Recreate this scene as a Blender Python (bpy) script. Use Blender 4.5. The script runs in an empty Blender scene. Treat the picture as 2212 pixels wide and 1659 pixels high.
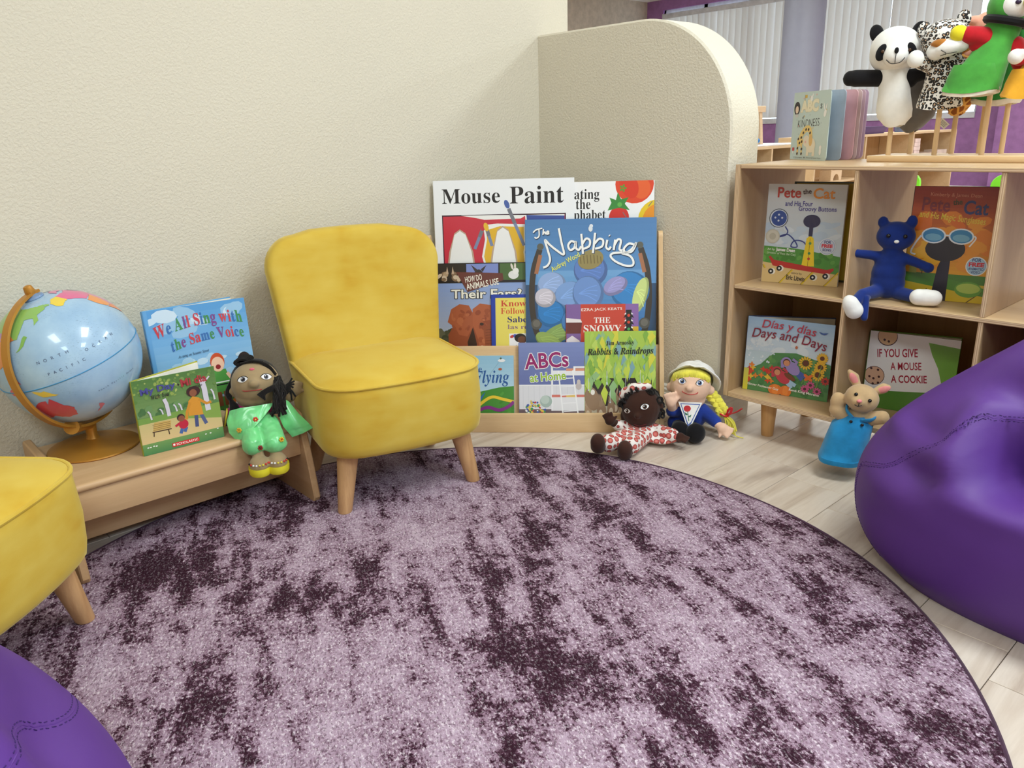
import bpy, bmesh, math, random
import numpy as np
from mathutils import Vector, Matrix, Euler, noise
from mathutils.bvhtree import BVHTree
from mathutils.geometry import tessellate_polygon

random.seed(7)
PI = math.pi
scene = bpy.context.scene
C = scene.collection

# ------------------------------------------------------------------ camera, world, lights, exposure
cam_d = bpy.data.cameras.new('camera')
cam_d.sensor_width = 36.0
cam_d.lens = 27.461
cam_d.clip_start = 0.02
cam = bpy.data.objects.new('camera', cam_d)
C.objects.link(cam)
RT = Vector((0.67177, 0.74014, -0.02973)).normalized()
BK = Vector((0.71017, -0.63299, 0.30840)).normalized()
UP = BK.cross(RT).normalized()
RT = UP.cross(BK)
cam.matrix_world = Matrix(((RT.x, UP.x, BK.x, 0), (RT.y, UP.y, BK.y, 0), (RT.z, UP.z, BK.z, 0.9), (0, 0, 0, 1)))
scene.camera = cam

world = bpy.data.worlds.new('world')
scene.world = world
world.use_nodes = True
bg = world.node_tree.nodes['Background']
bg.inputs['Color'].default_value = (0.80, 0.90, 1.0, 1)
bg.inputs['Strength'].default_value = 5.0

CEIL = 2.75
def lamp(x, y, power, sx=1.2, sy=0.6, col=(0.86, 0.96, 1.0)):
    d = bpy.data.lights.new('ceiling_light', 'AREA')
    d.shape = 'RECTANGLE'
    d.size = sx
    d.size_y = sy
    d.energy = power
    d.color = col
    o = bpy.data.objects.new('ceiling_light', d)
    C.objects.link(o)
    o.location = (x, y, CEIL - 0.03)
    return o
for (x, y, p) in ((0.1, 1.5, 50), (2.4, 1.5, 54), (0.1, -0.9, 34), (2.4, -0.9, 40), (0.1, 4.2, 50), (2.4, 4.2, 46),
                  (-3.2, 4.2, 46), (-3.2, 7.0, 56), (-6.2, 7.0, 50), (-6.2, 4.2, 36), (-0.6, 7.2, 56), (-0.6, 9.4, 44), (2.4, 7.2, 46)):
    lamp(x, y, p * 0.94, col=(0.88, 0.96, 0.95) if x < 1 else (0.76, 0.94, 1.12))

scene.view_settings.view_transform = 'Standard'
scene.view_settings.look = 'None'
scene.view_settings.exposure = 0.0
scene.view_settings.gamma = 1.0
scene.view_settings.use_curve_mapping = False
scene.cycles.use_denoising = True
scene.cycles.max_bounces = 8
scene.cycles.diffuse_bounces = 5

# ------------------------------------------------------------------ helpers
def lin(c, a=1.0):
    """0-255 display colour to linear"""
    r = []
    for v in c[:3]:
        v = v / 255.0
        r.append(v / 12.92 if v <= 0.04045 else ((v + 0.055) / 1.055) ** 2.4)
    return (r[0], r[1], r[2], a)

MATS = {}
BUILD = bpy.data.scenes.new('build')
def evaluated_mesh(o):
    """mesh of an object with its modifiers, worked out in a scratch scene"""
    BUILD.collection.objects.link(o)
    vl = BUILD.view_layers[0]
    vl.update()
    return bpy.data.meshes.new_from_object(o.evaluated_get(vl.depsgraph))
class NT:
    """small node-tree writer"""
    def __init__(s, name):
        s.m = bpy.data.materials.new(name)
        s.m.use_nodes = True
        s.t = s.m.node_tree
        s.b = s.t.nodes['Principled BSDF']
    def n(s, typ, **kw):
        nd = s.t.nodes.new(typ)
        for k, v in kw.items():
            if hasattr(nd, k) and not k.startswith('i_'):
                setattr(nd, k, v)
            else:
                nd.inputs[k[2:].replace('_', ' ') if k.startswith('i_') else k].default_value = v
        return nd
    def l(s, a, b):
        s.t.links.new(a, b)
    def coords(s, kind='Object', scale=(1, 1, 1), rot=(0, 0, 0), loc=None):
        tc = s.n('ShaderNodeTexCoord')
        mp = s.n('ShaderNodeMapping')
        mp.inputs['Scale'].default_value = scale
        mp.inputs['Rotation'].default_value = rot
        s.l(tc.outputs[kind], mp.inputs['Vector'])
        if loc is not None:
            s.l(loc, mp.inputs['Location'])
        return mp.outputs['Vector']
    def turned(s, ang, scale):
        """object coordinates turned about Z first, then stretched"""
        a = s.coords(rot=(0, 0, ang))
        mp = s.n('ShaderNodeMapping')
        mp.inputs['Scale'].default_value = scale
        s.l(a, mp.inputs['Vector'])
        return mp.outputs['Vector']
    def noise(s, vec, scale, detail=4, rough=0.55, dist=0.0):
        nd = s.n('ShaderNodeTexNoise')
        nd.inputs['Scale'].default_value = scale
        nd.inputs['Detail'].default_value = detail
        nd.inputs['Roughness'].default_value = rough
        nd.inputs['Distortion'].default_value = dist
        s.l(vec, nd.inputs['Vector'])
        return nd.outputs['Fac']
    def ramp(s, fac, stops):
        nd = s.n('ShaderNodeValToRGB')
        cr = nd.color_ramp
        while len(cr.elements) > 1:
            cr.elements.remove(cr.elements[-1])
        for i, (p, c) in enumerate(stops):
            e = cr.elements[0] if i == 0 else cr.elements.new(p)
            e.position = p
            e.color = lin(c) if max(c) > 1.0 else (c[0], c[1], c[2], 1)
        s.l(fac, nd.inputs['Fac'])
        return nd.outputs['Color']
    def math(s, op, a, b=None, clamp=False):
        nd = s.n('ShaderNodeMath', operation=op)
        nd.use_clamp = clamp
        for i, v in enumerate((a, b)):
            if v is None:
                continue
            if isinstance(v, (int, float)):
                nd.inputs[i].default_value = v
            else:
                s.l(v, nd.inputs[i])
        return nd.outputs[0]
    def mix(s, fac, a, b, mode='MIX'):
        nd = s.n('ShaderNodeMix', data_type='RGBA', blend_type=mode)
        for key, v in ((0, fac), (6, a), (7, b)):
            if isinstance(v, (int, float)):
                nd.inputs[key].default_value = v
            elif isinstance(v, tuple):
                nd.inputs[key].default_value = lin(v)
            else:
                s.l(v, nd.inputs[key])
        return nd.outputs[2]
    def bump(s, h, strength=0.3, dist=0.002):
        nd = s.n('ShaderNodeBump')
        nd.inputs['Strength'].default_value = strength
        nd.inputs['Distance'].default_value = dist
        s.l(h, nd.inputs['Height'])
        s.l(nd.outputs['Normal'], s.b.inputs['Normal'])
    def base(s, col):
        if isinstance(col, tuple):
            s.b.inputs['Base Color'].default_value = lin(col)
        else:
            s.l(col, s.b.inputs['Base Color'])
    def set(s, **kw):
        for k, v in kw.items():
            s.b.inputs[k.replace('_', ' ')].default_value = v
        return s

def plain(name, col, rough=0.5, metal=0.0, spec=0.5, var=0.06, vs=12.0):
    if name in MATS:
        return MATS[name]
    t = NT(name)
    f = t.noise(t.coords(), vs, 3)
    d = tuple(max(0, v * (1 - var)) for v in col)
    e = tuple(min(255, v * (1 + var)) for v in col)
    t.base(t.ramp(f, ((0.3, d), (0.7, e))))
    t.set(Roughness=rough, Metallic=metal)
    t.b.inputs['Specular IOR Level'].default_value = spec
    MATS[name] = t.m
    return t.m

def cloth(name, col, rough=0.9, sheen=0.25, var=0.10, bump=0.25, scale=900.0):
    if name in MATS:
        return MATS[name]
    t = NT(name)
    v = t.coords()
    f = t.noise(v, 25, 3)
    d = tuple(max(0, c * (1 - var)) for c in col)
    e = tuple(min(255, c * (1 + var)) for c in col)
    t.base(t.ramp(f, ((0.3, d), (0.7, e))))
    t.set(Roughness=rough)
    t.b.inputs['Specular IOR Level'].default_value = 0.15
    t.b.inputs['Sheen Weight'].default_value = sheen
    t.b.inputs['Sheen Roughness'].default_value = 0.5
    t.bump(t.noise(v, scale, 2), bump, 0.0008)
    MATS[name] = t.m
    return t.m

def paint(name, col, bump=0.3):
    t = NT(name)
    v = t.coords()
    big = t.noise(v, 1.4, 2)
    d = tuple(c * 0.985 for c in col)
    t.base(t.ramp(big, ((0.3, d), (0.7, col))))
    t.set(Roughness=0.62)
    t.b.inputs['Specular IOR Level'].default_value = 0.3
    h1 = t.noise(v, 150, 3, 0.55, 0.25)
    h = t.ramp(h1, ((0.40, (0, 0, 0)), (0.62, (1, 1, 1))))
    h2 = t.noise(v, 420, 2)
    hh = t.math('ADD', h, t.math('MULTIPLY', h2, 0.35))
    t.bump(hh, bump, 0.0018)
    MATS[name] = t.m
    return t.m

def wood(name, col, dark, axis='x', scale=1.0, rough=0.42, contrast=1.0):
    """fine straight grain along an axis"""
    if name in MATS:
        return MATS[name]
    t = NT(name)
    sc = {'x': (1.2, 16, 16), 'y': (16, 1.2, 16), 'z': (16, 16, 1.2)}[axis]
    v = t.coords(scale=tuple(q * scale for q in sc))
    f = t.noise(v, 2.2, 6, 0.6, 0.5)
    v2 = t.coords(scale=tuple(q * scale * 4 for q in sc))
    g = t.noise(v2, 4.0, 3, 0.6)
    f2 = t.math('ADD', t.math('MULTIPLY', f, 0.75), t.math('MULTIPLY', g, 0.25))
    t.base(t.ramp(f2, ((0.5 - 0.2 / contrast, dark), (0.5 + 0.18 / contrast, col))))
    t.set(Roughness=rough)
    t.b.inputs['Specular IOR Level'].default_value = 0.4
    t.bump(g, 0.05, 0.0005)
    MATS[name] = t.m
    return t.m

def ply(name, axis, pitch=0.0042):
    """cut plywood edge: light and dark layers across an axis"""
    t = NT(name)
    tc = t.n('ShaderNodeTexCoord')
    sp = t.n('ShaderNodeSeparateXYZ')
    t.l(tc.outputs['Object'], sp.inputs[0])
    w = t.noise(t.coords(scale=(3, 3, 3)), 3, 2)
    q = t.math('ADD', sp.outputs['XYZ'.index(axis.upper())], t.math('MULTIPLY', w, 0.0012))
    s = t.math('SINE', t.math('MULTIPLY', q, 2 * PI / pitch))
    f = t.math('ADD', t.math('MULTIPLY', s, 0.5), 0.5)
    t.base(t.ramp(f, ((0.15, (186, 150, 118)), (0.6, (226, 198, 162)))))
    t.set(Roughness=0.45)
    MATS[name] = t.m
    return t.m

def finish(name, bm, mats, parent=None, smooth=35, loc=None, rot=None):
    """bmesh -> ONE linked mesh object"""
    me = bpy.data.meshes.new(name)
    bmesh.ops.recalc_face_normals(bm, faces=bm.faces)
    bm.to_mesh(me)
    bm.free()
    if not isinstance(mats, (list, tuple)):
        mats = [mats]
    for m in mats:
        me.materials.append(m)
    if smooth:
        for p in me.polygons:
            p.use_smooth = True
        me.set_sharp_from_angle(angle=math.radians(smooth))
    o = bpy.data.objects.new(name, me)
    C.objects.link(o)
    if parent is not None:
        o.parent = parent
    if loc is not None:
        o.location = loc
    if rot is not None:
        o.rotation_euler = rot
    return o

def thing(name, label, cat, loc=(0, 0, 0), rotz=0.0, group=None, mat=None):
    o = bpy.data.objects.new(name, None)
    o.empty_display_size = 0.02
    C.objects.link(o)
    if mat is not None:
        o.matrix_world = mat
    else:
        o.location = loc
        o.rotation_euler = (0, 0, rotz)
    return tag(o, label, cat, group)

def tag(o, label, cat, group=None):
    o['label'] = label
    o['category'] = cat
    if group:
        o['group'] = group
    return o

def struct(o):
    o['kind'] = 'structure'
    return o

def nb():
    return bmesh.new()

def box(bm, x0, x1, y0, y1, z0, z1, bev=0.0, seg=2, M=None, mi=0):
    r = bmesh.ops.create_cube(bm, size=1.0)
    vs = r['verts']
    for v in vs:
        v.co = Vector(((x0 + x1) / 2 + v.co.x * (x1 - x0), (y0 + y1) / 2 + v.co.y * (y1 - y0), (z0 + z1) / 2 + v.co.z * (z1 - z0)))
    fs = set(f for v in vs for f in v.link_faces)
    for f in fs:
        f.material_index = mi
    if bev > 0:
        es = list(set(e for v in vs for e in v.link_edges))
        rr = bmesh.ops.bevel(bm, geom=es, offset=bev, segments=seg, affect='EDGES', profile=0.5)
        vs = list(set(v for f in rr['faces'] for v in f.verts))
        vs = list(set(vs) | set(v for f in fs if f.is_valid for v in f.verts))
    if M is not None:
        for v in vs:
            v.co = M @ v.co
    return vs

_BALL = {}
def unit_ball(u, v):
    """unit sphere as points and faces"""
    if (u, v) not in _BALL:
        P = [(0, 0, 1)]
        for j in range(1, v):
            t = PI * j / v
            for i in range(u):
                a = 2 * PI * i / u
                P.append((math.sin(t) * math.cos(a), math.sin(t) * math.sin(a), math.cos(t)))
        P.append((0, 0, -1))
        F = []
        for i in range(u):
            k = (i + 1) % u
            F.append((0, 1 + i, 1 + k))
            F.append((len(P) - 1, 1 + (v - 2) * u + k, 1 + (v - 2) * u + i))
            for j in range(v - 2):
                F.append((1 + j * u + i, 1 + (j + 1) * u + i, 1 + (j + 1) * u + k, 1 + j * u + k))
        _BALL[(u, v)] = (np.array(P), F)
    return _BALL[(u, v)]

def ell(bm, c, r, R=None, u=20, v=14, mi=0):
    if isinstance(r, (int, float)):
        r = (r, r, r)
    P, F = unit_ball(u, v)
    Q = P * np.array(r)
    if R is not None:
        Q = Q @ np.array(R).T
    Q = Q + np.array(c)
    vs = [bm.verts.new(q) for q in Q.tolist()]
    for f in F:
        bm.faces.new([vs[i] for i in f]).material_index = mi
    return vs

def ring_loft(bm, rings, cap0=True, cap1=True, mi=0, closed=True):
    """rings: lists of points, same length; joins them with quads"""
    R = [[bm.verts.new(p) for p in ring] for ring in rings]
    n = len(R[0])
    for a, b in zip(R, R[1:]):
        for i in range(n if closed else n - 1):
            j = (i + 1) % n
            try:
                f = bm.faces.new((a[i], a[j], b[j], b[i]))
                f.material_index = mi
            except ValueError:
                pass
    if cap0 and closed:
        f = bm.faces.new(list(reversed(R[0])))
        f.material_index = mi
    if cap1 and closed:
        f = bm.faces.new(R[-1])
        f.material_index = mi
    return R

def lathe(bm, prof, n=24, M=None, cap0=True, cap1=True, mi=0, c=(0, 0)):
    rings = []
    for (r, z) in prof:
        ring = []
        for i in range(n):
            a = 2 * PI * i / n
            p = Vector((c[0] + r * math.cos(a), c[1] + r * math.sin(a), z))
            ring.append(M @ p if M is not None else p)
        rings.append(ring)
    ring_loft(bm, rings, cap0, cap1, mi)

def tube(bm, pts, rad, n=8, closed=False, mi=0, flat=1.0):
    """tube through points; rad a number or a list"""
    pts = [Vector(p) for p in pts]
    m = len(pts)
    if isinstance(rad, (int, float)):
        rad = [rad] * m
    rings = []
    prev = None
    for i in range(m):
        if closed:
            t = pts[(i + 1) % m] - pts[i - 1]
        else:
            t = pts[min(i + 1, m - 1)] - pts[max(i - 1, 0)]
        if t.length < 1e-9:
            t = Vector((0, 0, 1))
        t.normalize()
        if prev is None:
            a = t.orthogonal().normalized()
        else:
            a = prev - t * prev.dot(t)
            if a.length < 1e-6:
                a = t.orthogonal()
            a.normalize()
        prev = a
        b = t.cross(a)
        rings.append([pts[i] + (a * math.cos(2 * PI * k / n) * flat + b * math.sin(2 * PI * k / n)) * rad[i] for k in range(n)])
    if closed:
        rings.append(rings[0][:])
        R = [[bm.verts.new(p) for p in ring] for ring in rings[:-1]]
        for i in range(m):
            a, b = R[i], R[(i + 1) % m]
            # pick the best rotation of the last joint
            off = 0
            if i == m - 1:
                off = min(range(n), key=lambda o: (b[o].co - a[0].co).length)
            for k in range(n):
                try:
                    f = bm.faces.new((a[k], a[(k + 1) % n], b[(k + 1 + off) % n], b[(k + off) % n]))
                    f.material_index = mi
                except ValueError:
                    pass
    else:
        ring_loft(bm, rings, True, True, mi)

def curve_pts(ctrl, n=24, closed=False):
    """Catmull-Rom through control points"""
    P = [Vector(p) for p in ctrl]
    out = []
    m = len(P)
    segs = m if closed else m - 1
    per = max(2, n // segs)
    for i in range(segs):
        p0 = P[(i - 1) % m] if (closed or i > 0) else P[0] * 2 - P[1]
        p1 = P[i]
        p2 = P[(i + 1) % m]
        p3 = P[(i + 2) % m] if (closed or i + 2 < m) else P[-1] * 2 - P[-2]
        for k in range(per):
            t = k / per
            out.append(0.5 * ((2 * p1) + (p2 - p0) * t + (2 * p0 - 5 * p1 + 4 * p2 - p3) * t * t + (3 * p1 - p0 - 3 * p2 + p3) * t ** 3))
    if not closed:
        out.append(P[-1].copy())
    return out

def prism(bm, pts, d0, d1, axes='xz', mi=0, M=None):
    """extrude a 2-D outline between d0 and d1 along the third axis"""
    def put(p, d):
        if axes == 'xz':
            q = Vector((p[0], d, p[1]))
        elif axes == 'yz':
            q = Vector((d, p[0], p[1]))
        else:
            q = Vector((p[0], p[1], d))
        return M @ q if M is not None else q
    A = [bm.verts.new(put(p, d0)) for p in pts]
    B = [bm.verts.new(put(p, d1)) for p in pts]
    n = len(pts)
    for i in range(n):
        j = (i + 1) % n
        f = bm.faces.new((A[i], A[j], B[j], B[i]))
        f.material_index = mi
    tris = tessellate_polygon([[Vector((p[0], p[1], 0)) for p in pts]])
    for t in tris:
        for L in (A, B):
            try:
                f = bm.faces.new([L[k] for k in t])
                f.material_index = mi
            except ValueError:
                pass

def blob(name, prims, mat, parent=None, voxel=0.004, it=6, loc=None):
    """soft stuffed shape: overlapping ellipsoids ('e', centre, radii, [rotation]) and tapered capsules ('c', p0, p1, r0, r1)
    fused into ONE continuous surface"""
    V, F = [], []
    def put(c, r, R, u, v):
        P, fs = unit_ball(u, v)
        Q = P * (np.array(r) if not isinstance(r, (int, float)) else r)
        if R is not None:
            Q = Q @ np.array(R).T
        k = len(V)
        V.extend((Q + np.array(c)).tolist())
        F.extend([tuple(i + k for i in f) for f in fs])
    for p in prims:
        if p[0] == 'e':
            put(p[1], p[2], Euler(p[3]).to_matrix() if len(p) > 3 else None, 20, 14)
        else:
            a, b = Vector(p[1]), Vector(p[2])
            r0, r1 = p[3], p[4]
            n = max(3, int((b - a).length / (0.45 * min(r0, r1))) + 2)
            for i in range(n + 1):
                t = i / n
                put(a.lerp(b, t), r0 + (r1 - r0) * t, None, 14, 9)
    me = bpy.data.meshes.new(name)
    me.from_pydata(V, [], F)
    me.update()
    tmp = bpy.data.objects.new(name + '_tmp', me)
    m = tmp.modifiers.new('r', 'REMESH')
    m.mode = 'VOXEL'
    m.voxel_size = voxel
    s = tmp.modifiers.new('s', 'SMOOTH')
    s.iterations = it
    s.factor = 0.5
    me2 = evaluated_mesh(tmp)
    bpy.data.objects.remove(tmp)
    bpy.data.meshes.remove(me)
    me2.name = name
    me2.materials.clear()
    me2.materials.append(mat)
    for p in me2.polygons:
        p.use_smooth = True
    o = bpy.data.objects.new(name, me2)
    C.objects.link(o)
    if parent is not None:
        o.parent = parent
    if loc is not None:
        o.location = loc
    return o

def rounded_rect(hw, y0, y1, rf, rb, bow=0.0, n=6):
    """outline in XY: half width hw, front at y1 with corner radius rf and a bow, back at y0 with corner radius rb; counter-clockwise"""
    pts = []
    def arc(cx, cy, r, a0, a1):
        for i in range(n + 1):
            a = a0 + (a1 - a0) * i / n
            pts.append((cx + r * math.cos(a), cy + r * math.sin(a)))
    arc(hw - rf, y1 - rf, rf, 0, PI / 2)
    for i in range(1, 8):
        x = (hw - rf) * (1 - 2 * i / 8)
        pts.append((x, y1))
    arc(-hw + rf, y1 - rf, rf, PI / 2, PI)
    arc(-hw + rb, y0 + rb, rb, PI, 1.5 * PI)
    arc(hw - rb, y0 + rb, rb, 1.5 * PI, 2 * PI)
    if bow:
        q = []
        for (x, y) in pts:
            w = max(0.0, min(1.0, (y - y0) / (y1 - y0)))
            q.append((x, y + bow * w * w * (1 - (x / hw) ** 2)))
        pts = q
    return pts

# ------------------------------------------------------------------ flat print: coloured layers on a cover
def print_mat(name, rough, coat=0.0):
    t = NT(name)
    a = t.n('ShaderNodeAttribute', attribute_name='Col')
    t.l(a.outputs['Color'], t.b.inputs['Base Color'])
    t.set(Roughness=rough)
    t.b.inputs['Coat Weight'].default_value = coat
    t.b.inputs['Coat Roughness'].default_value = 0.15
    MATS[name] = t.m
    return t.m
PRINT = print_mat('cover_print', 0.35, 0.25)
MAP = print_mat('globe_print', 0.28, 0.5)

_TXT = {}
def glyphs(s, offset=0.0, shear=0.0):
    key = (s, offset, shear)
    if key in _TXT:
        return _TXT[key]
    cu = bpy.data.curves.new('txt', 'FONT')
    cu.body = s
    cu.offset = offset
    cu.shear = shear
    cu.resolution_u = 3
    o = bpy.data.objects.new('txt', cu)
    me = evaluated_mesh(o)
    vs = [(v.co.x, v.co.y) for v in me.vertices]
    fs = [tuple(p.vertices) for p in me.polygons]
    bpy.data.objects.remove(o)
    bpy.data.curves.remove(cu)
    bpy.data.meshes.remove(me)
    _TXT[key] = (vs, fs)
    return vs, fs

def _map(s, up, lo):
    return ''.join(chr(up + ord(c) - 65) if 'A' <= c <= 'Z' else chr(lo + ord(c) - 97) if 'a' <= c <= 'z' else c for c in s)
def serif(s):
    return _map(s, 0x1D400, 0x1D41A)
def script(s):
    return _map(s, 0x1D4D0, 0x1D4EA)
def ital(s):
    return _map(s, 0x1D468, 0x1D482)

def clip_poly(poly, w, h):
    for (ax, sgn, lim) in ((0, 1, 0.0), (0, -1, w), (1, 1, 0.0), (1, -1, h)):
        out = []
        n = len(poly)
        for i in range(n):
            a, b = poly[i], poly[(i + 1) % n]
            da, db = sgn * (a[ax] - lim), sgn * (b[ax] - lim)
            if da >= 0:
                out.append(a)
            if (da >= 0) != (db >= 0):
                t = da / (da - db)
                out.append((a[0] + (b[0] - a[0]) * t, a[1] + (b[1] - a[1]) * t))
        poly = out
        if len(poly) < 3:
            return []
    return poly

class Art:
    """layers of flat colour in cover units: x, y from 0 to 1, y up"""
    STEP = 1.2e-5
    def __init__(s, w, h, bgc):
        s.w, s.h = w, h
        s.v, s.f, s.c = [], [], []
        s.z = 0.0
        s.rect(0, 0, 1, 1, bgc)
    def _put(s, poly, col):
        poly = clip_poly(poly, s.w, s.h)
        if len(poly) < 3:
            return
        b = len(s.v)
        s.v += [(p[0], p[1], s.z) for p in poly]
        s.f.append(tuple(range(b, b + len(poly))))
        s.c.append(col)
    def poly(s, pts, col, up=True):
        if up:
            s.z += s.STEP
        P = [(x * s.w, y * s.h) for (x, y) in pts]
        cl = lin(col)
        for t in tessellate_polygon([[Vector((p[0], p[1], 0)) for p in P]]):
            s._put([P[i] for i in t], cl)
        return s
    def rect(s, x0, y0, x1, y1, col):
        return s.poly(((x0, y0), (x1, y0), (x1, y1), (x0, y1)), col)
    def grad(s, x0, y0, x1, y1, c0, c1, n=10):
        s.z += s.STEP
        for i in range(n):
            t = i / (n - 1)
            c = tuple(a + (b - a) * t for a, b in zip(c0, c1))
            s.poly(((x0, y0 + (y1 - y0) * i / n), (x1, y0 + (y1 - y0) * i / n), (x1, y0 + (y1 - y0) * (i + 1) / n), (x0, y0 + (y1 - y0) * (i + 1) / n)), c, False)
        return s
    def ell(s, cx, cy, rx, ry, col, rot=0.0, n=22, a0=0.0, a1=2 * PI):
        k = s.w / s.h
        pts = []
        for i in range(n if a1 - a0 > 6.2 else n + 1):
            a = a0 + (a1 - a0) * i / n
            x, y = rx * math.cos(a), ry * math.sin(a) / k
            pts.append((cx + x * math.cos(rot) - y * math.sin(rot), cy + (x * math.sin(rot) + y * math.cos(rot)) * k))
        return s.poly(pts, col)
    def circ(s, cx, cy, r, col):
        return s.ell(cx, cy, r, r * s.w / s.h, col)
    def line(s, pts, wd, col, smooth=False):
        """stroke; width in units of the cover width"""
        if smooth:
            pts = [(p.x, p.y) for p in curve_pts([(a, b, 0) for a, b in pts], 8 * len(pts))]
        s.z += s.STEP
        P = [Vector((x * s.w, y * s.h)) for x, y in pts]
        hw = wd * s.w / 2
        cl = lin(col)
        L, R = [], []
        for i in range(len(P)):
            t = P[min(i + 1, len(P) - 1)] - P[max(i - 1, 0)]
            if t.length < 1e-9:
                t = Vector((1, 0))
            t.normalize()
            nn = Vector((-t.y, t.x)) * hw
            L.append(P[i] + nn)
            R.append(P[i] - nn)
        for i in range(len(P) - 1):
            s._put([tuple(R[i]), tuple(R[i + 1]), tuple(L[i + 1]), tuple(L[i])], cl)
        return s
    def text(s, txt, x0, y0, x1, y1, col, rot=0.0, offset=0.0, shear=0.0, outline=None, ow=0.03, arc=0.0):
        """text fitted into the box x0..x1, y0..y1 of the cover; rot turns it about the box centre; arc bends it"""
        if outline is not None:
            s._text(txt, x0, y0, x1, y1, outline, rot, offset + ow, shear, arc, grow=(txt, offset))
        s._text(txt, x0, y0, x1, y1, col, rot, offset, shear, arc)
        return s
    def _text(s, txt, x0, y0, x1, y1, col, rot, offset, shear, arc, grow=None):
        s.z += s.STEP
        vs, fs = glyphs(txt, offset, shear)
        ref = vs if grow is None else glyphs(grow[0], grow[1], shear)[0]
        bx0, bx1 = min(v[0] for v in ref), max(v[0] for v in ref)
        by0, by1 = min(v[1] for v in ref), max(v[1] for v in ref)
        W, H = (x1 - x0) * s.w, (y1 - y0) * s.h
        cx, cy = (x0 + x1) / 2 * s.w, (y0 + y1) / 2 * s.h
        cl = lin(col)
        Q = []
        for (x, y) in vs:
            u = (x - bx0) / (bx1 - bx0) - 0.5
            q = (y - by0) / (by1 - by0) - 0.5
            px, py = u * W, q * H + arc * s.h * (0.25 - u * u) * 4
            Q.append((cx + px * math.cos(rot) - py * math.sin(rot), cy + px * math.sin(rot) + py * math.cos(rot)))
        for f in fs:
            s._put([Q[i] for i in f], cl)
    def multi(s, words, x0, y0, x1, y1, cols, rot=0.0, offset=0.02, fn=None, arc=0.0):
        """one line whose letters take colours in turn"""
        full = fn(words) if fn else words
        n = len(full)
        s.z += s.STEP
        wid = []
        for ch in full:
            if ch == ' ':
                wid.append(0.28)
            else:
                v = glyphs(ch, offset)[0]
                wid.append(max(a[0] for a in v) - min(0, min(a[0] for a in v)) + 0.04)
        tot = sum(wid)
        sx = (x1 - x0) / tot
        x = 0.0
        k = 0
        for ch, wd in zip(full, wid):
            if ch != ' ':
                vs, fs = glyphs(ch, offset)
                cl = lin(cols[k % len(cols)])
                k += 1
                Q = []
                for (a, b) in vs:
                    u = (x + a) / tot - 0.5
                    px = u * (x1 - x0) * s.w
                    py = (b - 0.35) / 0.72 * (y1 - y0) * s.h + arc * s.h * (0.25 - u * u) * 4
                    Q.append(((x0 + x1) / 2 * s.w + px * math.cos(rot) - py * math.sin(rot), (y0 + y1) / 2 * s.h + px * math.sin(rot) + py * math.cos(rot)))
                for f in fs:
                    s._put([Q[i] for i in f], cl)
            x += wd
        return s
    def build(s, name, parent, y=0.0, mat=None):
        """lay the layers on the plane facing -Y of the parent"""
        me = bpy.data.meshes.new(name)
        me.from_pydata([(v[0], y - v[2], v[1]) for v in s.v], [], s.f)
        ca = me.color_attributes.new('Col', 'FLOAT_COLOR', 'CORNER')
        k = 0
        for p, c in zip(me.polygons, s.c):
            for li in p.loop_indices:
                ca.data[li].color = c
        me.materials.append(mat or PRINT)
        o = bpy.data.objects.new(name, me)
        C.objects.link(o)
        o.parent = parent
        return o

def frame_mat(b0, b1, k=0.0, z=None):
    """matrix of a standing cover: X from b0 to b1, Z up leaning back by k, front faces -Y"""
    b0, b1 = Vector(b0), Vector(b1)
    X = (b1 - b0).normalized()
    n = Vector((X.y, -X.x, 0)).normalized()
    Z = (Vector((0, 0, 1)) - n * k)
    Z = (Z - X * Z.dot(X)).normalized()
    Y = Z.cross(X)
    return Matrix(((X.x, Y.x, Z.x, b0.x), (X.y, Y.y, Z.y, b0.y), (X.z, Y.z, Z.z, b0.z), (0, 0, 0, 1)))

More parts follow.
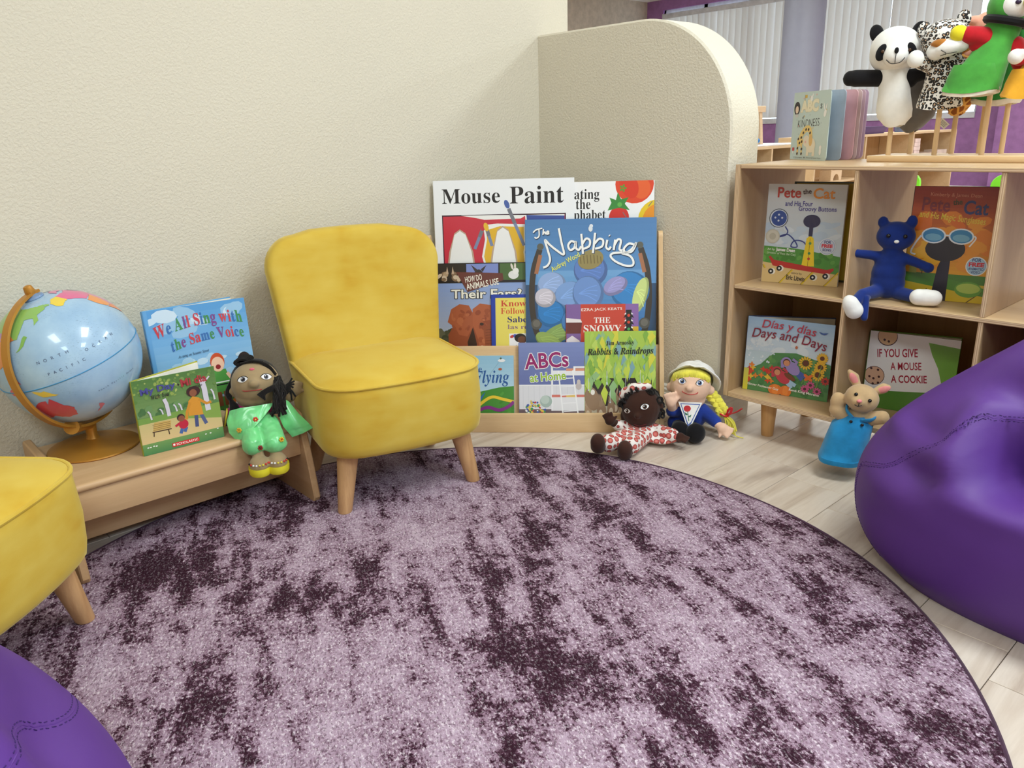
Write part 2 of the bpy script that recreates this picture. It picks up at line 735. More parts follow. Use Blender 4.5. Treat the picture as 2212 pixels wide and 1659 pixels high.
PAGE = plain('page_paper', (238, 234, 224), 0.8)
def book(name, label, M, w, h, art, cover=(240, 240, 240), t=0.012, group=None, open_deg=0.0, hard=True, back=None, r=0.0, xoff=0.0, zoff=0.0):
    """a standing book whose front lies in the XZ plane of M. open_deg > 0: the back half is folded away from the spine at X=0"""
    if xoff or zoff:
        M = M @ Matrix.Translation((xoff, 0, zoff))
    root = thing(name, label, 'book', mat=M, group=group)
    cm = plain('cover_%d_%d_%d' % cover, cover, 0.4)
    bk = cm if back is None else plain('cover_%d_%d_%d' % back, back, 0.4)
    ct = 0.0025 if hard else 0.0008
    bm = nb()
    box(bm, 0, w, 0, ct, 0, h, min(0.0008, ct * 0.3), 1)
    finish('front_cover', bm, cm, root)
    art.build('cover_print', root, -0.0004)
    ins = 0.003 if hard else 0.0003
    if open_deg <= 0:
        bm = nb()
        box(bm, 0.001, w - ins, ct, t - ct, ins, h - ins)
        finish('page_block', bm, PAGE, root)
        bm = nb()
        box(bm, 0, w, t - ct, t, 0, h, min(0.0008, ct * 0.3), 1)
        finish('back_cover', bm, bk, root)
        bm = nb()
        box(bm, -0.0012, 0.0012, 0.0004, t - 0.0004, 0, h, 0.0005, 1)
        finish('spine', bm, bk if back else cm, root)
    else:
        half = t * 0.45
        bm = nb()
        box(bm, 0.001, w - ins, ct, half, ins, h - ins)
        finish('page_block', bm, PAGE, root)
        R = Matrix.Translation((0, half, 0)) @ Matrix.Rotation(math.radians(open_deg), 4, 'Z')
        bm = nb()
        box(bm, 0.002, w - ins, 0.0, half, ins, h - ins, 0, 1, R)
        finish('page_block', bm, PAGE, root)
        bm = nb()
        box(bm, 0.0, w, half, half + ct, 0, h, min(0.0008, ct * 0.3), 1, R)
        finish('back_cover', bm, bk, root)
        bm = nb()
        box(bm, -0.0015, 0.0015, 0.0, t, 0, h, 0.0005, 1)
        finish('spine', bm, bk, root)
    return root
# ------------------------------------------------------------------ the setting
CREAM = paint('cream_paint', (223, 216, 199), 0.36)
CREAM2 = CREAM
WHITE_TRIM = plain('white_trim', (232, 230, 222), 0.35)
CEILM = plain('ceiling_white', (232, 230, 226), 0.9)
PURPLE_P = plain('purple_paint', (156, 110, 162), 0.6, spec=0.3)
TAN_P = plain('tan_paint', (190, 176, 158), 0.7, spec=0.3)

# floor: base slab and single planks
def floor_mat():
    t = NT('floor_plank')
    oi = t.n('ShaderNodeObjectInfo')
    cmb = t.n('ShaderNodeCombineXYZ')
    t.l(t.math('MULTIPLY', oi.outputs['Random'], 37.0), cmb.inputs[0])
    t.l(t.math('MULTIPLY', oi.outputs['Random'], 91.0), cmb.inputs[1])
    v = t.coords(scale=(11, 1.1, 1), loc=cmb.outputs[0])
    f = t.noise(v, 1.6, 7, 0.62, 0.9)
    v2 = t.coords(scale=(60, 5, 1), loc=cmb.outputs[0])
    g = t.noise(v2, 2.5, 4, 0.6, 0.3)
    v3 = t.coords(scale=(4, 1.6, 1), loc=cmb.outputs[0])
    b = t.noise(v3, 2.0, 3, 0.5)
    c1 = t.ramp(f, ((0.30, (178, 158, 142)), (0.42, (206, 190, 174)), (0.58, (226, 213, 199)), (0.75, (212, 197, 182))))
    c2 = t.mix(t.math('MULTIPLY', g, 0.35), c1, (184, 167, 152))
    c3 = t.mix(t.math('MULTIPLY', oi.outputs['Random'], 0.28), c2, (196, 178, 162))
    streak = t.ramp(b, ((0.26, (0, 0, 0)), (0.36, (1, 1, 1))))
    c4 = t.mix(streak, (152, 134, 122), c3)
    fin = t.mix(0.75, c3, c4)
    t.base(fin)
    t.set(Roughness=0.33)
    t.b.inputs['Specular IOR Level'].default_value = 0.45
    t.bump(g, 0.12, 0.0006)
    MATS['floor_plank'] = t.m
    return t.m
FLOORM = floor_mat()
bm = nb()
box(bm, -9.2, 4.6, -3.2, 11.2, -0.06, -0.0045)
floor = struct(finish('floor', bm, plain('floor_gap', (112, 98, 84), 0.7), smooth=None))
PW = 0.1615
planks = {}
def plank(x0, y0, y1):
    ln = round(y1 - y0, 4)
    if ln not in planks:
        bm = nb()
        box(bm, 0.0007, PW - 0.0007, 0.0007, ln - 0.0007, -0.0044, 0.0, 0.0009, 1)
        o = finish('plank', bm, FLOORM, floor, smooth=None)
        planks[ln] = o
    else:
        o = planks[ln].copy()
        C.objects.link(o)
    o.location = (x0, y0, 0)
fixed = {6: 1.874, 10: 1.412, 8: 1.710}
x_start = -1.098 - 6 * PW
for r in range(0, 18):
    x0 = x_start + r * PW
    off = fixed.get(r, random.uniform(0, 1.2)) % 1.2
    y = -0.4
    ys = [-0.8]
    k = off - 1.2
    while k < 3.4:
        if k > -0.75:
            ys.append(k)
        k += 1.2
    for a, b in zip(ys, ys[1:]):
        plank(x0, a, b)
# the rest of the floor, far off and hidden: the same boards as one surface
bm = nb()
xr = x_start + 18 * PW
for (a, b, c_, d) in ((-9.2, x_start, -3.2, 11.2), (xr, 4.6, -3.2, 11.2), (x_start, xr, 3.2, 11.2), (x_start, xr, -3.2, -0.8)):
    box(bm, a, b, c_, d, -0.0044, -0.0002)
ff = finish('plank_field', bm, FLOORM, floor, smooth=None)
ff['kind'] = 'stuff'

# walls
bm = nb()
box(bm, -2.21, -2.059, -3.2, 2.148, -0.0, CEIL, 0.004, 2)
struct(finish('wall_left', bm, CREAM))
def partition_outline(x1=-1.287, top=1.203, R=0.328, n=20):
    pts = [(-2.0592, 0.0), (x1, 0.0)]
    for i in range(n + 1):
        a = PI / 2 * i / n
        pts.append((x1 - R + R * math.cos(a), top - R + R * math.sin(a)))
    pts.append((-2.0592, top))
    return pts
bm = nb()
y0, y1 = 2.0, 2.146
o0 = partition_outline()
o1 = partition_outline(-1.287 - 0.006, 1.203 - 0.006, 0.322)
rings = [[(x, y0 + 0.0, z) for x, z in o1], [(x, y0 + 0.006, z) for x, z in o0], [(x, y1 - 0.006, z) for x, z in o0], [(x, y1, z) for x, z in o1]]
ring_loft(bm, rings)
struct(finish('wall_partition', bm, CREAM, smooth=30))

def skirt(bm, p0, p1, nrm, h=0.095):
    """baseboard with a stepped top"""
    d = (Vector(p1) - Vector(p0))
    prof = [(0, 0), (0.013, 0), (0.013, h * 0.68), (0.010, h * 0.72), (0.010, h * 0.82), (0.006, h * 0.88), (0.006, h * 0.94), (0.002, h), (0, h)]
    nrm = Vector(nrm)
    rings = []
    for base in (Vector(p0), Vector(p1)):
        rings.append([base + nrm * a + Vector((0, 0, b)) for a, b in prof])
    ring_loft(bm, rings)
bm = nb()
skirt(bm, (-2.045, 2.0, 0), (-1.2745, 2.0, 0), (0, -1, 0))
skirt(bm, (-1.287, 2.0, 0), (-1.287, 2.159, 0), (1, 0, 0))
struct(finish('baseboard_partition', bm, WHITE_TRIM, smooth=20))
bm = nb()
skirt(bm, (-2.059, -3.0, 0), (-2.059, 1.987, 0), (1, 0, 0))
struct(finish('baseboard_left', bm, WHITE_TRIM, smooth=20))

FY = 10.7
bm = nb()
box(bm, -8.7, -8.53, -3.2, 11.0, 0, CEIL)
struct(finish('wall_far_side', bm, TAN_P))
# far wall with window openings
wins = [(-8.22, -5.95), (-5.76, -3.57)]
SILL, HEAD = 0.955, 2.60
bm = nb()
box(bm, -8.53, 4.6, FY, FY + 0.15, 0, SILL)
box(bm, -8.53, 4.6, FY, FY + 0.15, HEAD, CEIL)
xs = [-8.53] + [v for w in wins for v in w] + [4.6]
for a, b in zip(xs[0::2], xs[1::2]):
    box(bm, a, b, FY, FY + 0.15, SILL, HEAD)
struct(finish('wall_back', bm, PURPLE_P))
bm = nb()
box(bm, -3.26, -2.4, FY - 0.22, FY, 0, CEIL)
struct(finish('wall_pier', bm, PURPLE_P))
bm = nb()
skirt(bm, (-8.5, FY, 0), (-3.26, FY, 0), (0, -1, 0))
skirt(bm, (-3.26, FY - 0.22, 0), (-2.4, FY - 0.22, 0), (0, -1, 0))
struct(finish('baseboard_back', bm, WHITE_TRIM, smooth=20))
bm = nb()
box(bm, 4.45, 4.6, -3.2, 11.0, 0, CEIL)
struct(finish('wall_right', bm, CREAM))
bm = nb()
box(bm, -8.6, 4.6, -3.2, -3.05, 0, CEIL)
struct(finish('wall_front', bm, CREAM))
bm = nb()
box(bm, -8.7, 4.6, -3.2, 11.0, CEIL, CEIL + 0.1)
struct(finish('ceiling', bm, CEILM))

# windows: frame, glass, vertical blinds with single slats
def blind_mat():
    t = NT('blind_vinyl')
    t.base((226, 222, 220))
    t.set(Roughness=0.55)
    tr = t.n('ShaderNodeBsdfTranslucent')
    tr.inputs['Color'].default_value = lin((226, 222, 216))
    mx = t.n('ShaderNodeMixShader')
    mx.inputs[0].default_value = 0.35
    t.l(t.b.outputs[0], mx.inputs[1])
    t.l(tr.outputs[0], mx.inputs[2])
    t.l(mx.outputs[0], t.t.nodes['Material Output'].inputs['Surface'])
    MATS['blind_vinyl'] = t.m
    return t.m
BLIND = blind_mat()
FRAME = plain('window_frame_white', (206, 206, 212), 0.4)
def glass_mat():
    t = NT('window_glass')
    t.set(Roughness=0.02)
    t.b.inputs['Transmission Weight'].default_value = 1.0
    t.b.inputs['IOR'].default_value = 1.1
    t.base((235, 245, 250))
    MATS['window_glass'] = t.m
    return t.m
GLASS = glass_mat()
slat_me = None
for wi, (a, b) in enumerate(wins):
    bm = nb()
    box(bm, a, b, FY - 0.02, FY + 0.13, SILL - 0.07, SILL)
    box(bm, a, b, FY + 0.04, FY + 0.12, HEAD - 0.05, HEAD)
    nm = 3 if wi == 0 else 2
    for i in range(nm + 1):
        x = a + (b - a) * i / nm
        box(bm, max(a, x - 0.03), min(b, x + 0.03), FY + 0.04, FY + 0.12, SILL, HEAD)
    w = struct(finish('window_%d' % (wi + 1), bm, FRAME, smooth=None))
    bm = nb()
    box(bm, a, b, FY + 0.075, FY + 0.085, SILL, HEAD)
    finish('pane', bm, GLASS, w, smooth=None)
    bm = nb()
    box(bm, a + 0.02, b - 0.02, FY - 0.05, FY - 0.01, HEAD - 0.13, HEAD - 0.06, 0.004)
    finish('blind_rail', bm, FRAME, w)
    x = a + 0.10
    k = 0
    while x < b - 0.04:
        if slat_me is None:
            bm = nb()
            rings = []
            for z in (SILL + 0.012, HEAD - 0.13):
                ring = []
                for i in range(7):
                    u = -1 + 2 * i / 6
                    ring.append((0.053 * u, -0.008 * (1 - u * u), z))
                for i in range(6, -1, -1):
                    u = -1 + 2 * i / 6
                    ring.append((0.053 * u, -0.008 * (1 - u * u) + 0.0012, z))
                rings.append(ring)
            ring_loft(bm, rings)
            so = finish('blind_slat', bm, BLIND, w, smooth=40)
            slat_me = so.data
        else:
            so = bpy.data.objects.new('blind_slat', slat_me)
            C.objects.link(so)
            so.parent = w
        gap = (wi == 0 and k in (3, 6, 8, 17)) or (wi == 1 and k == 9)
        so.location = (x, FY - 0.03, 0)
        so.rotation_euler = (0, 0, math.radians(22 if gap else 14))
        x += 0.102 if not gap else 0.118
        k += 1

# round-edged column in front of the windows
bm = nb()
lathe(bm, [(0.225, 0), (0.225, CEIL)], 40, None, False, False)
struct(finish('column', bm, plain('column_paint', (146, 148, 166), 0.5, var=0.01), loc=(-4.90, 8.95, 0)))

# ------------------------------------------------------------------ rug
RC = (-1.022, 0.722)
RR = 0.909
def rug_mat():
    t = NT('rug_pile')
    ang = math.radians(153.8)
    n1 = t.noise(t.turned(-ang, (1.3, 4.4, 1)), 3.0, 9, 0.70, 0.2)
    n2 = t.noise(t.turned(-ang, (5.0, 3.0, 1)), 5.0, 7, 0.72, 0.2)
    big = t.noise(t.coords(), 2.1, 2, 0.5)
    f = t.math('ADD', t.math('MULTIPLY', n1, 0.52), t.math('ADD', t.math('MULTIPLY', n2, 0.26), t.math('MULTIPLY', big, 0.22)))
    fine = t.noise(t.coords(), 150, 3, 0.7)
    f2 = t.math('ADD', f, t.math('MULTIPLY', t.math('SUBTRACT', fine, 0.5), 0.24))
    col = t.ramp(f2, ((0.440, (50, 26, 38)), (0.468, (76, 46, 62)), (0.486, (138, 110, 128)), (0.545, (172, 148, 166)), (0.66, (192, 172, 188))))
    sp = t.ramp(t.noise(t.turned(-ang, (1.0, 1.7, 1)), 125, 2, 0.75), ((0.54, (0, 0, 0)), (0.64, (1, 1, 1))))
    c2 = t.mix(t.math('MULTIPLY', t.math('MULTIPLY', sp, 0.75), t.ramp(f2, ((0.44, (0.25, 0.25, 0.25)), (0.5, (1, 1, 1))))), col, (224, 210, 220))
    dk = t.ramp(t.noise(t.turned(-ang, (1.0, 1.7, 1)), 140, 2, 0.75), ((0.37, (1, 1, 1)), (0.46, (0, 0, 0))))
    c3 = t.mix(t.math('MULTIPLY', dk, 0.65), c2, (84, 58, 72))
    t.base(c3)
    t.set(Roughness=0.95)
    t.b.inputs['Specular IOR Level'].default_value = 0.08
    t.bump(fine, 0.8, 0.004)
    MATS['rug_pile'] = t.m
    return t.m
bm = nb()
prof = [(0.0005, 0.009), (0.3, 0.009), (0.6, 0.009), (0.85, 0.009), (RR - 0.008, 0.0088), (RR - 0.003, 0.0075), (RR - 0.001, 0.004), (RR - 0.001, 0.0006)]
lathe(bm, prof, 128, None, True, True)
for v in bm.verts:
    r = math.hypot(v.co.x, v.co.y)
    if r > 0.7:
        a = math.atan2(v.co.y, v.co.x)
        k = 1 + 0.004 * math.sin(3 * a + 1) + 0.003 * math.sin(7 * a)
        v.co.x *= k
        v.co.y *= k
rug = tag(finish('area_rug', bm, rug_mat(), loc=(RC[0], RC[1], 0)), 'large round mottled plum and lavender rug spread over the floor', 'rug')
bm = nb()
pts = []
for i in range(160):
    a = 2 * PI * i / 160
    k = 1 + 0.004 * math.sin(3 * a + 1) + 0.003 * math.sin(7 * a)
    pts.append((RR * k * math.cos(a), RR * k * math.sin(a), 0.0046))
tube(bm, pts, 0.0044, 8, True)
finish('binding', bm, cloth('rug_binding', (70, 44, 64)), rug)

# ------------------------------------------------------------------ yellow chairs
def velvet():
    t = NT('yellow_velvet')
    v = t.coords()
    n1 = t.noise(v, 5.0, 3, 0.5, 0.6)
    n2 = t.noise(t.coords(scale=(1, 1, 3.0)), 13, 3, 0.5)
    f = t.math('ADD', t.math('MULTIPLY', n1, 0.7), t.math('MULTIPLY', n2, 0.3))
    c = t.ramp(f, ((0.30, (198, 156, 46)), (0.44, (207, 174, 68)), (0.60, (213, 185, 84)), (0.75, (209, 180, 76))))
    t.base(c)
    t.set(Roughness=0.75)
    t.b.inputs['Specular IOR Level'].default_value = 0.2
    t.b.inputs['Sheen Weight'].default_value = 0.5
    t.b.inputs['Sheen Roughness'].default_value = 0.35
    t.b.inputs['Sheen Tint'].default_value = lin((255, 240, 170))
    t.bump(t.noise(v, 700, 2), 0.15, 0.0006)
    MATS['yellow_velvet'] = t.m
    return t.m
VELVET = velvet()
BEECH = wood('beech_leg', (214, 170, 120), (188, 142, 96), 'z', 2.0, 0.4)
def chair(label, loc, rotz):
    root = thing('slipper_chair', label, 'chair', loc, rotz, 'yellow velvet slipper chairs')
    # seat block: Y forward
    def outline(ins, yb=-0.30, yf=0.045):
        return rounded_rect(0.212 - ins, yb + ins, yf - ins, 0.075 - ins * 0.5, 0.03, 0.026, 6)
    bm = nb()
    layers = [(0.045, 0.156), (0.022, 0.157), (0.010, 0.162), (0.003, 0.172), (0.0, 0.19), (-0.003, 0.25), (0.0, 0.31), (0.001, 0.336)]
    rings = [[(x, y, z) for x, y in outline(i)] for i, z in layers]
    cx, cy = 0.0, -0.125
    top = outline(0.001)
    for s, z in ((0.97, 0.341), (0.90, 0.348), (0.75, 0.356), (0.5, 0.361), (0.25, 0.363)):
        rings.append([(cx + (x - cx) * s, cy + (y - cy) * s, z) for x, y in top])
    ring_loft(bm, rings)
    finish('seat', bm, VELVET, root, 50)
    bm = nb()
    tube(bm, [(x, y, 0.3375) for x, y in outline(0.001)], 0.0042, 8, True)
    finish('piping', bm, VELVET, root)
    # backrest slab, leaning back
    def back_outline(ins, n=8):
        pts = []
        hb, ht, z0, z1, rc = 0.200 - ins, 0.236 - ins, 0.20 + ins, 0.655 - ins, 0.085
        pts.append((hb, z0))
        for i in range(1, 7):
            t = i / 6.0
            zz = z0 + (z1 - rc - z0) * t
            pts.append((hb + (ht - hb) * (t ** 1.1), zz))
        for i in range(1, n + 1):
            a = PI / 2 * i / n
            pts.append((ht - rc + rc * math.cos(a), z1 - rc + rc * math.sin(a)))
        for i in range(1, 6):
            x = (ht - rc) * (1 - 2 * i / 6)
            pts.append((x, z1 + 0.012 * (1 - (x / ht) ** 2)))
        L = [(-x, z) for x, z in pts[:6 + n + 1]]
        pts += list(reversed(L))
        for i in range(1, 5):
            pts.append((-hb + 2 * hb * i / 5, z0))
        return pts
    def place(x, z, d):
        tilt = 0.17
        return (x, -0.262 - (z - 0.33) * tilt - d + 0.028 * (abs(x) / 0.23) ** 2 - 0.008, z)
    bm = nb()
    prof = [(0.075, -0.002), (0.03, -0.001), (0.012, 0.002), (0.004, 0.008), (0.0, 0.018), (0.0, 0.055), (0.004, 0.066), (0.014, 0.074), (0.04, 0.078), (0.08, 0.079)]
    ring_loft(bm, [[place(x, z, d) for x, z in back_outline(i)] for i, d in prof])
    finish('backrest', bm, VELVET, root, 50)
    bm = nb()
    box(bm, -0.16, 0.16, -0.27, 0.0, 0.150, 0.157, 0.002)
    finish('seat_base', bm, plain('black_lining', (52, 48, 44), 0.9), root)
    for sx, sy in ((-1, 1), (1, 1), (-1, -1), (1, -1)):
        bm = nb()
        rings = []
        tx, ty = sx * 0.150, (-0.018 if sy > 0 else -0.245)
        bx, by = sx * 0.177, (0.0 if sy > 0 else -0.30)
        for (t, r) in ((0, 0.0165), (0.02, 0.0180), (0.5, 0.0225), (1.0, 0.0275)):
            x, y = bx + (tx - bx) * t, by + (ty - by) * t
            rings.append([(x + r * math.cos(2 * PI * i / 20), y + r * math.sin(2 * PI * i / 20), 0.0095 + t * 0.149) for i in range(20)])
        ring_loft(bm, rings)
        finish('leg', bm, BEECH, root)
    return root
chair('yellow velvet slipper chair with backrest in view beside the book rack', (-1.553, 1.024, 0), math.atan2(-0.970, -0.242))
chair('yellow velvet slipper chair cut by picture edge, only front seat corner showing', (-1.440, 0.115, 0), math.atan2(-0.742, 0.670))

# ------------------------------------------------------------------ wooden bench
MAPLE = wood('maple_board', (212, 176, 134), (194, 156, 114), 'y', 1.0, 0.4)
MAPLE_V = wood('maple_upright', (204, 166, 124), (186, 146, 104), 'x', 1.0, 0.4)
bench = thing('low_bench', 'low maple wooden bench with globe and books against cream wall', 'bench', (0, 0, 0))
bm = nb()
prof = [(-2.052, 0.197)]
for i in range(9):
    a = -PI / 2 + PI * i / 8
    prof.append((-1.745 + 0.009 * math.cos(a), 0.206 + 0.009 * math.sin(a)))
prof.append((-2.052, 0.215))
ring_loft(bm, [[(x, 0.295, z) for x, z in prof], [(x, 0.825, z) for x, z in prof]])
finish('seat_board', bm, MAPLE, bench)
bm = nb()
box(bm, -1.762, -1.744, 0.295, 0.825, 0.129, 0.198, 0.0015)
finish('front_rail', bm, MAPLE, bench)
bm = nb()
box(bm, -1.885, -1.867, 0.295, 0.825, 0.030, 0.105, 0.0015)
finish('lower_rail', bm, MAPLE, bench)
def side_outline():
    P = [(-2.043, 0.0), (-1.722, 0.0), (-1.704, 0.006), (-1.698, 0.020), (-1.712, 0.10), (-1.735, 0.206), (-1.748, 0.236), (-1.775, 0.246), (-2.030, 0.246), (-2.043, 0.235)]
    return P
for ya, yb in ((0.277, 0.295), (0.825, 0.843)):
    bm = nb()
    P = side_outline()
    cx, cz = -1.87, 0.12
    def sc(k):
        return [(cx + (x - cx) * k, max(0.009 if x > -1.90 else 0.0005, cz + (z - cz) * k)) for x, z in P]
    # feet rest on rug in front, floor behind
    rr = []
    for (k, y) in ((0.985, ya), (1.0, ya + 0.003), (1.0, yb - 0.003), (0.985, yb)):
        rr.append([(x, y, max(z, 0.0098)) for x, z in sc(k)])
    ring_loft(bm, rr)
    finish('side_panel', bm, MAPLE_V, bench, 30)

# ------------------------------------------------------------------ bookcase
BIRCH = wood('birch_panel_x', (204, 174, 134), (188, 154, 112), 'x', 0.8, 0.38)
BIRCH_Z = wood('birch_panel_z_shaded', (184, 152, 114), (168, 135, 98), 'z', 0.8, 0.38)  # uprights: darker copy of the birch, cubby shade put into its colour
BIRCH_Y = wood('birch_panel_y', (206, 172, 132), (190, 154, 114), 'y', 0.8, 0.38)
PLY_H = ply('ply_edge_level', 'z')
PLY_V = ply('ply_edge_upright', 'x')
BACKM = wood('back_panel_birch_shaded', (182, 138, 88), (162, 118, 72), 'z', 0.6, 0.45)  # brown wood, with the shade at the cubby back painted into its tone
case = thing('cubby_bookcase', 'birch plywood cubby bookcase on tapered legs beside half wall', 'bookcase', (-1.2525, 1.975, 0))
DP = 0.362
WT = 1.0
def panel(name, x0, x1, y0, y1, z0, z1, m, edge, parent=case, bev=0.0012):
    bm = nb()
    box(bm, x0, x1, y0, y1, z0, z1, bev, 1)
    for f in bm.faces:
        f.normal_update()
        if abs(f.normal.y) > 0.9:
            f.material_index = 1
    return finish(name, bm, [m, edge], parent, 30)
panel('side_panel', 0, 0.0175, 0, DP, 0.115, 0.792, BIRCH_Z, PLY_V)
panel('side_panel', WT - 0.0175, WT, 0, DP, 0.115, 0.792, BIRCH_Z, PLY_V)
panel('top_panel', 0.0175, WT - 0.0175, -0.001, DP, 0.7815, 0.792, BIRCH, PLY_H)
panel('bottom_panel', 0.0175, WT - 0.0175, 0.0, DP, 0.115, 0.130, BIRCH, PLY_H)
panel('shelf_board', 0.0175, WT - 0.0175, 0.0, DP, 0.4465, 0.4575, BIRCH, PLY_H)
for xd in (0.3375, 0.6635):
    panel('divider', xd, xd + 0.0115, 0.002, DP, 0.4575, 0.7815, BIRCH_Z, PLY_V)
    panel('divider', xd, xd + 0.0115, 0.002, DP, 0.130, 0.4465, BIRCH_Z, PLY_V)
panel('back_panel', 0.0175, WT - 0.0175, DP - 0.012, DP - 0.002, 0.130, 0.4465, BACKM, BACKM)
LEGW = wood('case_leg', (214, 168, 112), (190, 140, 88), 'z', 1.2, 0.38)
for lx in (0.122, WT - 0.122):
    for ly in (0.062, DP - 0.062):
        bm = nb()
        lathe(bm, [(0.0165, 0.0), (0.0178, 0.002), (0.0225, 0.08), (0.025, 0.115)], 22, None, True, True, c=(lx, ly))
        finish('leg', bm, LEGW, case)
# ------------------------------------------------------------------ book display rack across the corner
RA = Vector((-1.771, 1.454, 0))
RU = Vector((0.726, 0.688, 0)).normalized()
RN = Vector((RU.y, -RU.x, 0))
RACKM = Matrix(((RU.x, -RN.x, 0, RA.x), (RU.y, -RN.y, 0, RA.y), (0, 0, 1, 0), (0, 0, 0, 1)))   # X along, Y away from the viewer
rack = thing('display_rack', 'maple tiered book display rack standing across the wall corner', 'book rack', mat=RACKM)
KT = 0.22
RM = wood('rack_maple', (232, 200, 156), (214, 178, 132), 'x', 0.9, 0.4)
RMV = wood('rack_maple_upright', (228, 196, 152), (210, 174, 128), 'z', 0.9, 0.4)
X0, X1 = -0.165, 0.545
def slab(name, x0, x1, n0, z0, z1, th, m, k=KT, parent=rack):
    """board along X leaning back; front face passes n0 (towards the viewer) at z0"""
    bm = nb()
    y = -n0
    box(bm, x0, x1, 0, th, 0, z1 - z0, 0.0018, 2)
    for v in bm.verts:
        v.co.y += y + k * v.co.z
        v.co.z += z0
    return finish(name, bm, m, parent, 30)
slab('front_rail', X0, X1, 0.0, 0.0, 0.062, 0.012, RM, 0.0)
bm = nb(); box(bm, X0, X1, 0.012, 0.060, 0.006, 0.018, 0.001, 1); finish('book_ledge', bm, RM, rack, 30)
slab('tier_board', X0, X1, -0.029, 0.010, 0.258, 0.008, RM)
bm = nb(); box(bm, X0, X1, 0.093, 0.131, 0.214, 0.2245, 0.001, 1); finish('book_ledge', bm, RM, rack, 30)
slab('tier_board', X0, X1, -0.132, 0.216, 0.46, 0.008, RM)
bm = nb(); box(bm, X0, X1, 0.174, 0.212, 0.340, 0.3495, 0.001, 1); finish('book_ledge', bm, RM, rack, 30)
slab('tier_board', -0.12, 0.50, -0.2135, 0.352, 0.56, 0.006, RM, 0.08)
for xa in (X0 - 0.014, X1):
    bm = nb()
    P = [(0.0, 0.0), (0.192, 0.0), (0.192, 0.12), (0.214, 0.14), (0.214, 0.575)]
    for i in range(9):
        a = PI * i / 8
        P.append((0.197 + 0.018 * math.cos(a), 0.575 + 0.018 * math.sin(a)))
    P += [(0.178, 0.56), (0.0, 0.075)]
    prism(bm, P, xa, xa + 0.013, 'yz')
    finish('side_panel', bm, RMV, rack, 30)

def tier(n0, z0, k=KT):
    """frame on a tier: X along the rack, Z up the slope"""
    Zv = Vector((0, k, 1)).normalized()
    Xv = Vector((1, 0, 0))
    Yv = Zv.cross(Xv)
    L = Matrix(((Xv.x, Yv.x, Zv.x, 0), (Xv.y, Yv.y, Zv.y, -n0), (Xv.z, Yv.z, Zv.z, z0), (0, 0, 0, 1)))
    return RACKM @ L
T1, T2, T3 = tier(-0.02, 0.02), tier(-0.094, 0.20), tier(-0.19, 0.38, 0.10)
def on(T, u, s, dy=0.0, tilt=0.0):
    return T @ Matrix.Translation((u, dy, s)) @ Matrix.Rotation(tilt, 4, 'Y')
GR = 'picture books on the display rack'
K = (28, 26, 30)
W = (246, 246, 244)
rnd = random.Random(3)
def blotches(A, x0, y0, x1, y1, cols, n, r0, r1, asp=1.0, rot=3.1):
    for i in range(n):
        A.ell(rnd.uniform(x0, x1), rnd.uniform(y0, y1), rnd.uniform(r0, r1), rnd.uniform(r0, r1) * A.w / A.h * asp, rnd.choice(cols), rnd.uniform(-rot, rot), 9)

# top tier: white book with three torn colour panels
w, h = 0.442, 0.409
A = Art(w, h, (244, 246, 250))
def px(u, s):   # tier coordinates -> cover coordinates of this book
    return ((u + 0.156) / 0.443, (s + 0.030) / 0.416)
A.text(serif('Mouse'), 0.060, 0.825, 0.475, 0.935, K)
A.text(serif('Paint'), 0.545, 0.815, 0.925, 0.945, K)
A.rect(0.055, 0.0, 0.940, 0.740, (60, 30, 50))
A.rect(0.062, 0.0, 0.932, 0.730, (206, 52, 72))
A.poly(((0.19, 0.735), (0.30, 0.715), (0.36, 0.70), (0.62, 0.705), (0.66, 0.73), (0.40, 0.735)), W)
A.poly(((0.34, 0.0), (0.33, 0.2), (0.36, 0.32), (0.335, 0.42), (0.36, 0.55), (0.35, 0.66), (0.45, 0.67), (0.66, 0.66), (0.66, 0.0)), W)
A.poly(((0.355, 0.0), (0.345, 0.2), (0.375, 0.32), (0.35, 0.42), (0.375, 0.55), (0.37, 0.62), (0.47, 0.65), (0.64, 0.64), (0.64, 0.0)), (234, 186, 52))
A.poly(((0.645, 0.0), (0.65, 0.3), (0.635, 0.45), (0.66, 0.6), (0.65, 0.73), (0.93, 0.73), (0.93, 0.0)), W)
A.poly(((0.655, 0.0), (0.66, 0.3), (0.645, 0.45), (0.67, 0.6), (0.66, 0.73), (0.93, 0.72), (0.93, 0.0)), (62, 84, 158))
for cx, top in ((0.19, 0.62), (0.50, 0.64), (0.80, 0.66)):      # plain white domes in place of the artwork's figures
    for g, c in ((0.012, (196, 170, 150)), (0.0, (246, 246, 246))):
        A.poly([(cx - 0.115 - g, 0), (cx - 0.105 - g, 0.28), (cx - 0.08 - g, 0.46), (cx - 0.05, top - 0.03 + g), (cx - 0.01, top + g), (cx + 0.03, top - 0.03 + g), (cx + 0.07 + g, 0.46), (cx + 0.09 + g, 0.28), (cx + 0.10 + g, 0)], c)
for (bx, by, tx, ty, c) in ((0.285, 0.48, 0.345, 0.63, (206, 52, 72)), (0.41, 0.50, 0.375, 0.63, (236, 190, 60)), (0.64, 0.50, 0.535, 0.78, (78, 102, 172))):
    A.line(((bx, by), (tx, ty)), 0.022, (128, 142, 178))
    A.line(((bx + (tx - bx) * 0.6, by + (ty - by) * 0.6), (tx, ty)), 0.026, (120, 122, 134))
    A.ell(tx + (tx - bx) * 0.12, ty + (ty - by) * 0.12, 0.017, 0.034, c, math.atan2(by - ty, bx - tx) + PI / 2)
A.poly(((0.14, 0.24), (0.2, 0.26), (0.38, 0.30), (0.40, 0.275), (0.2, 0.235)), (222, 152, 132))
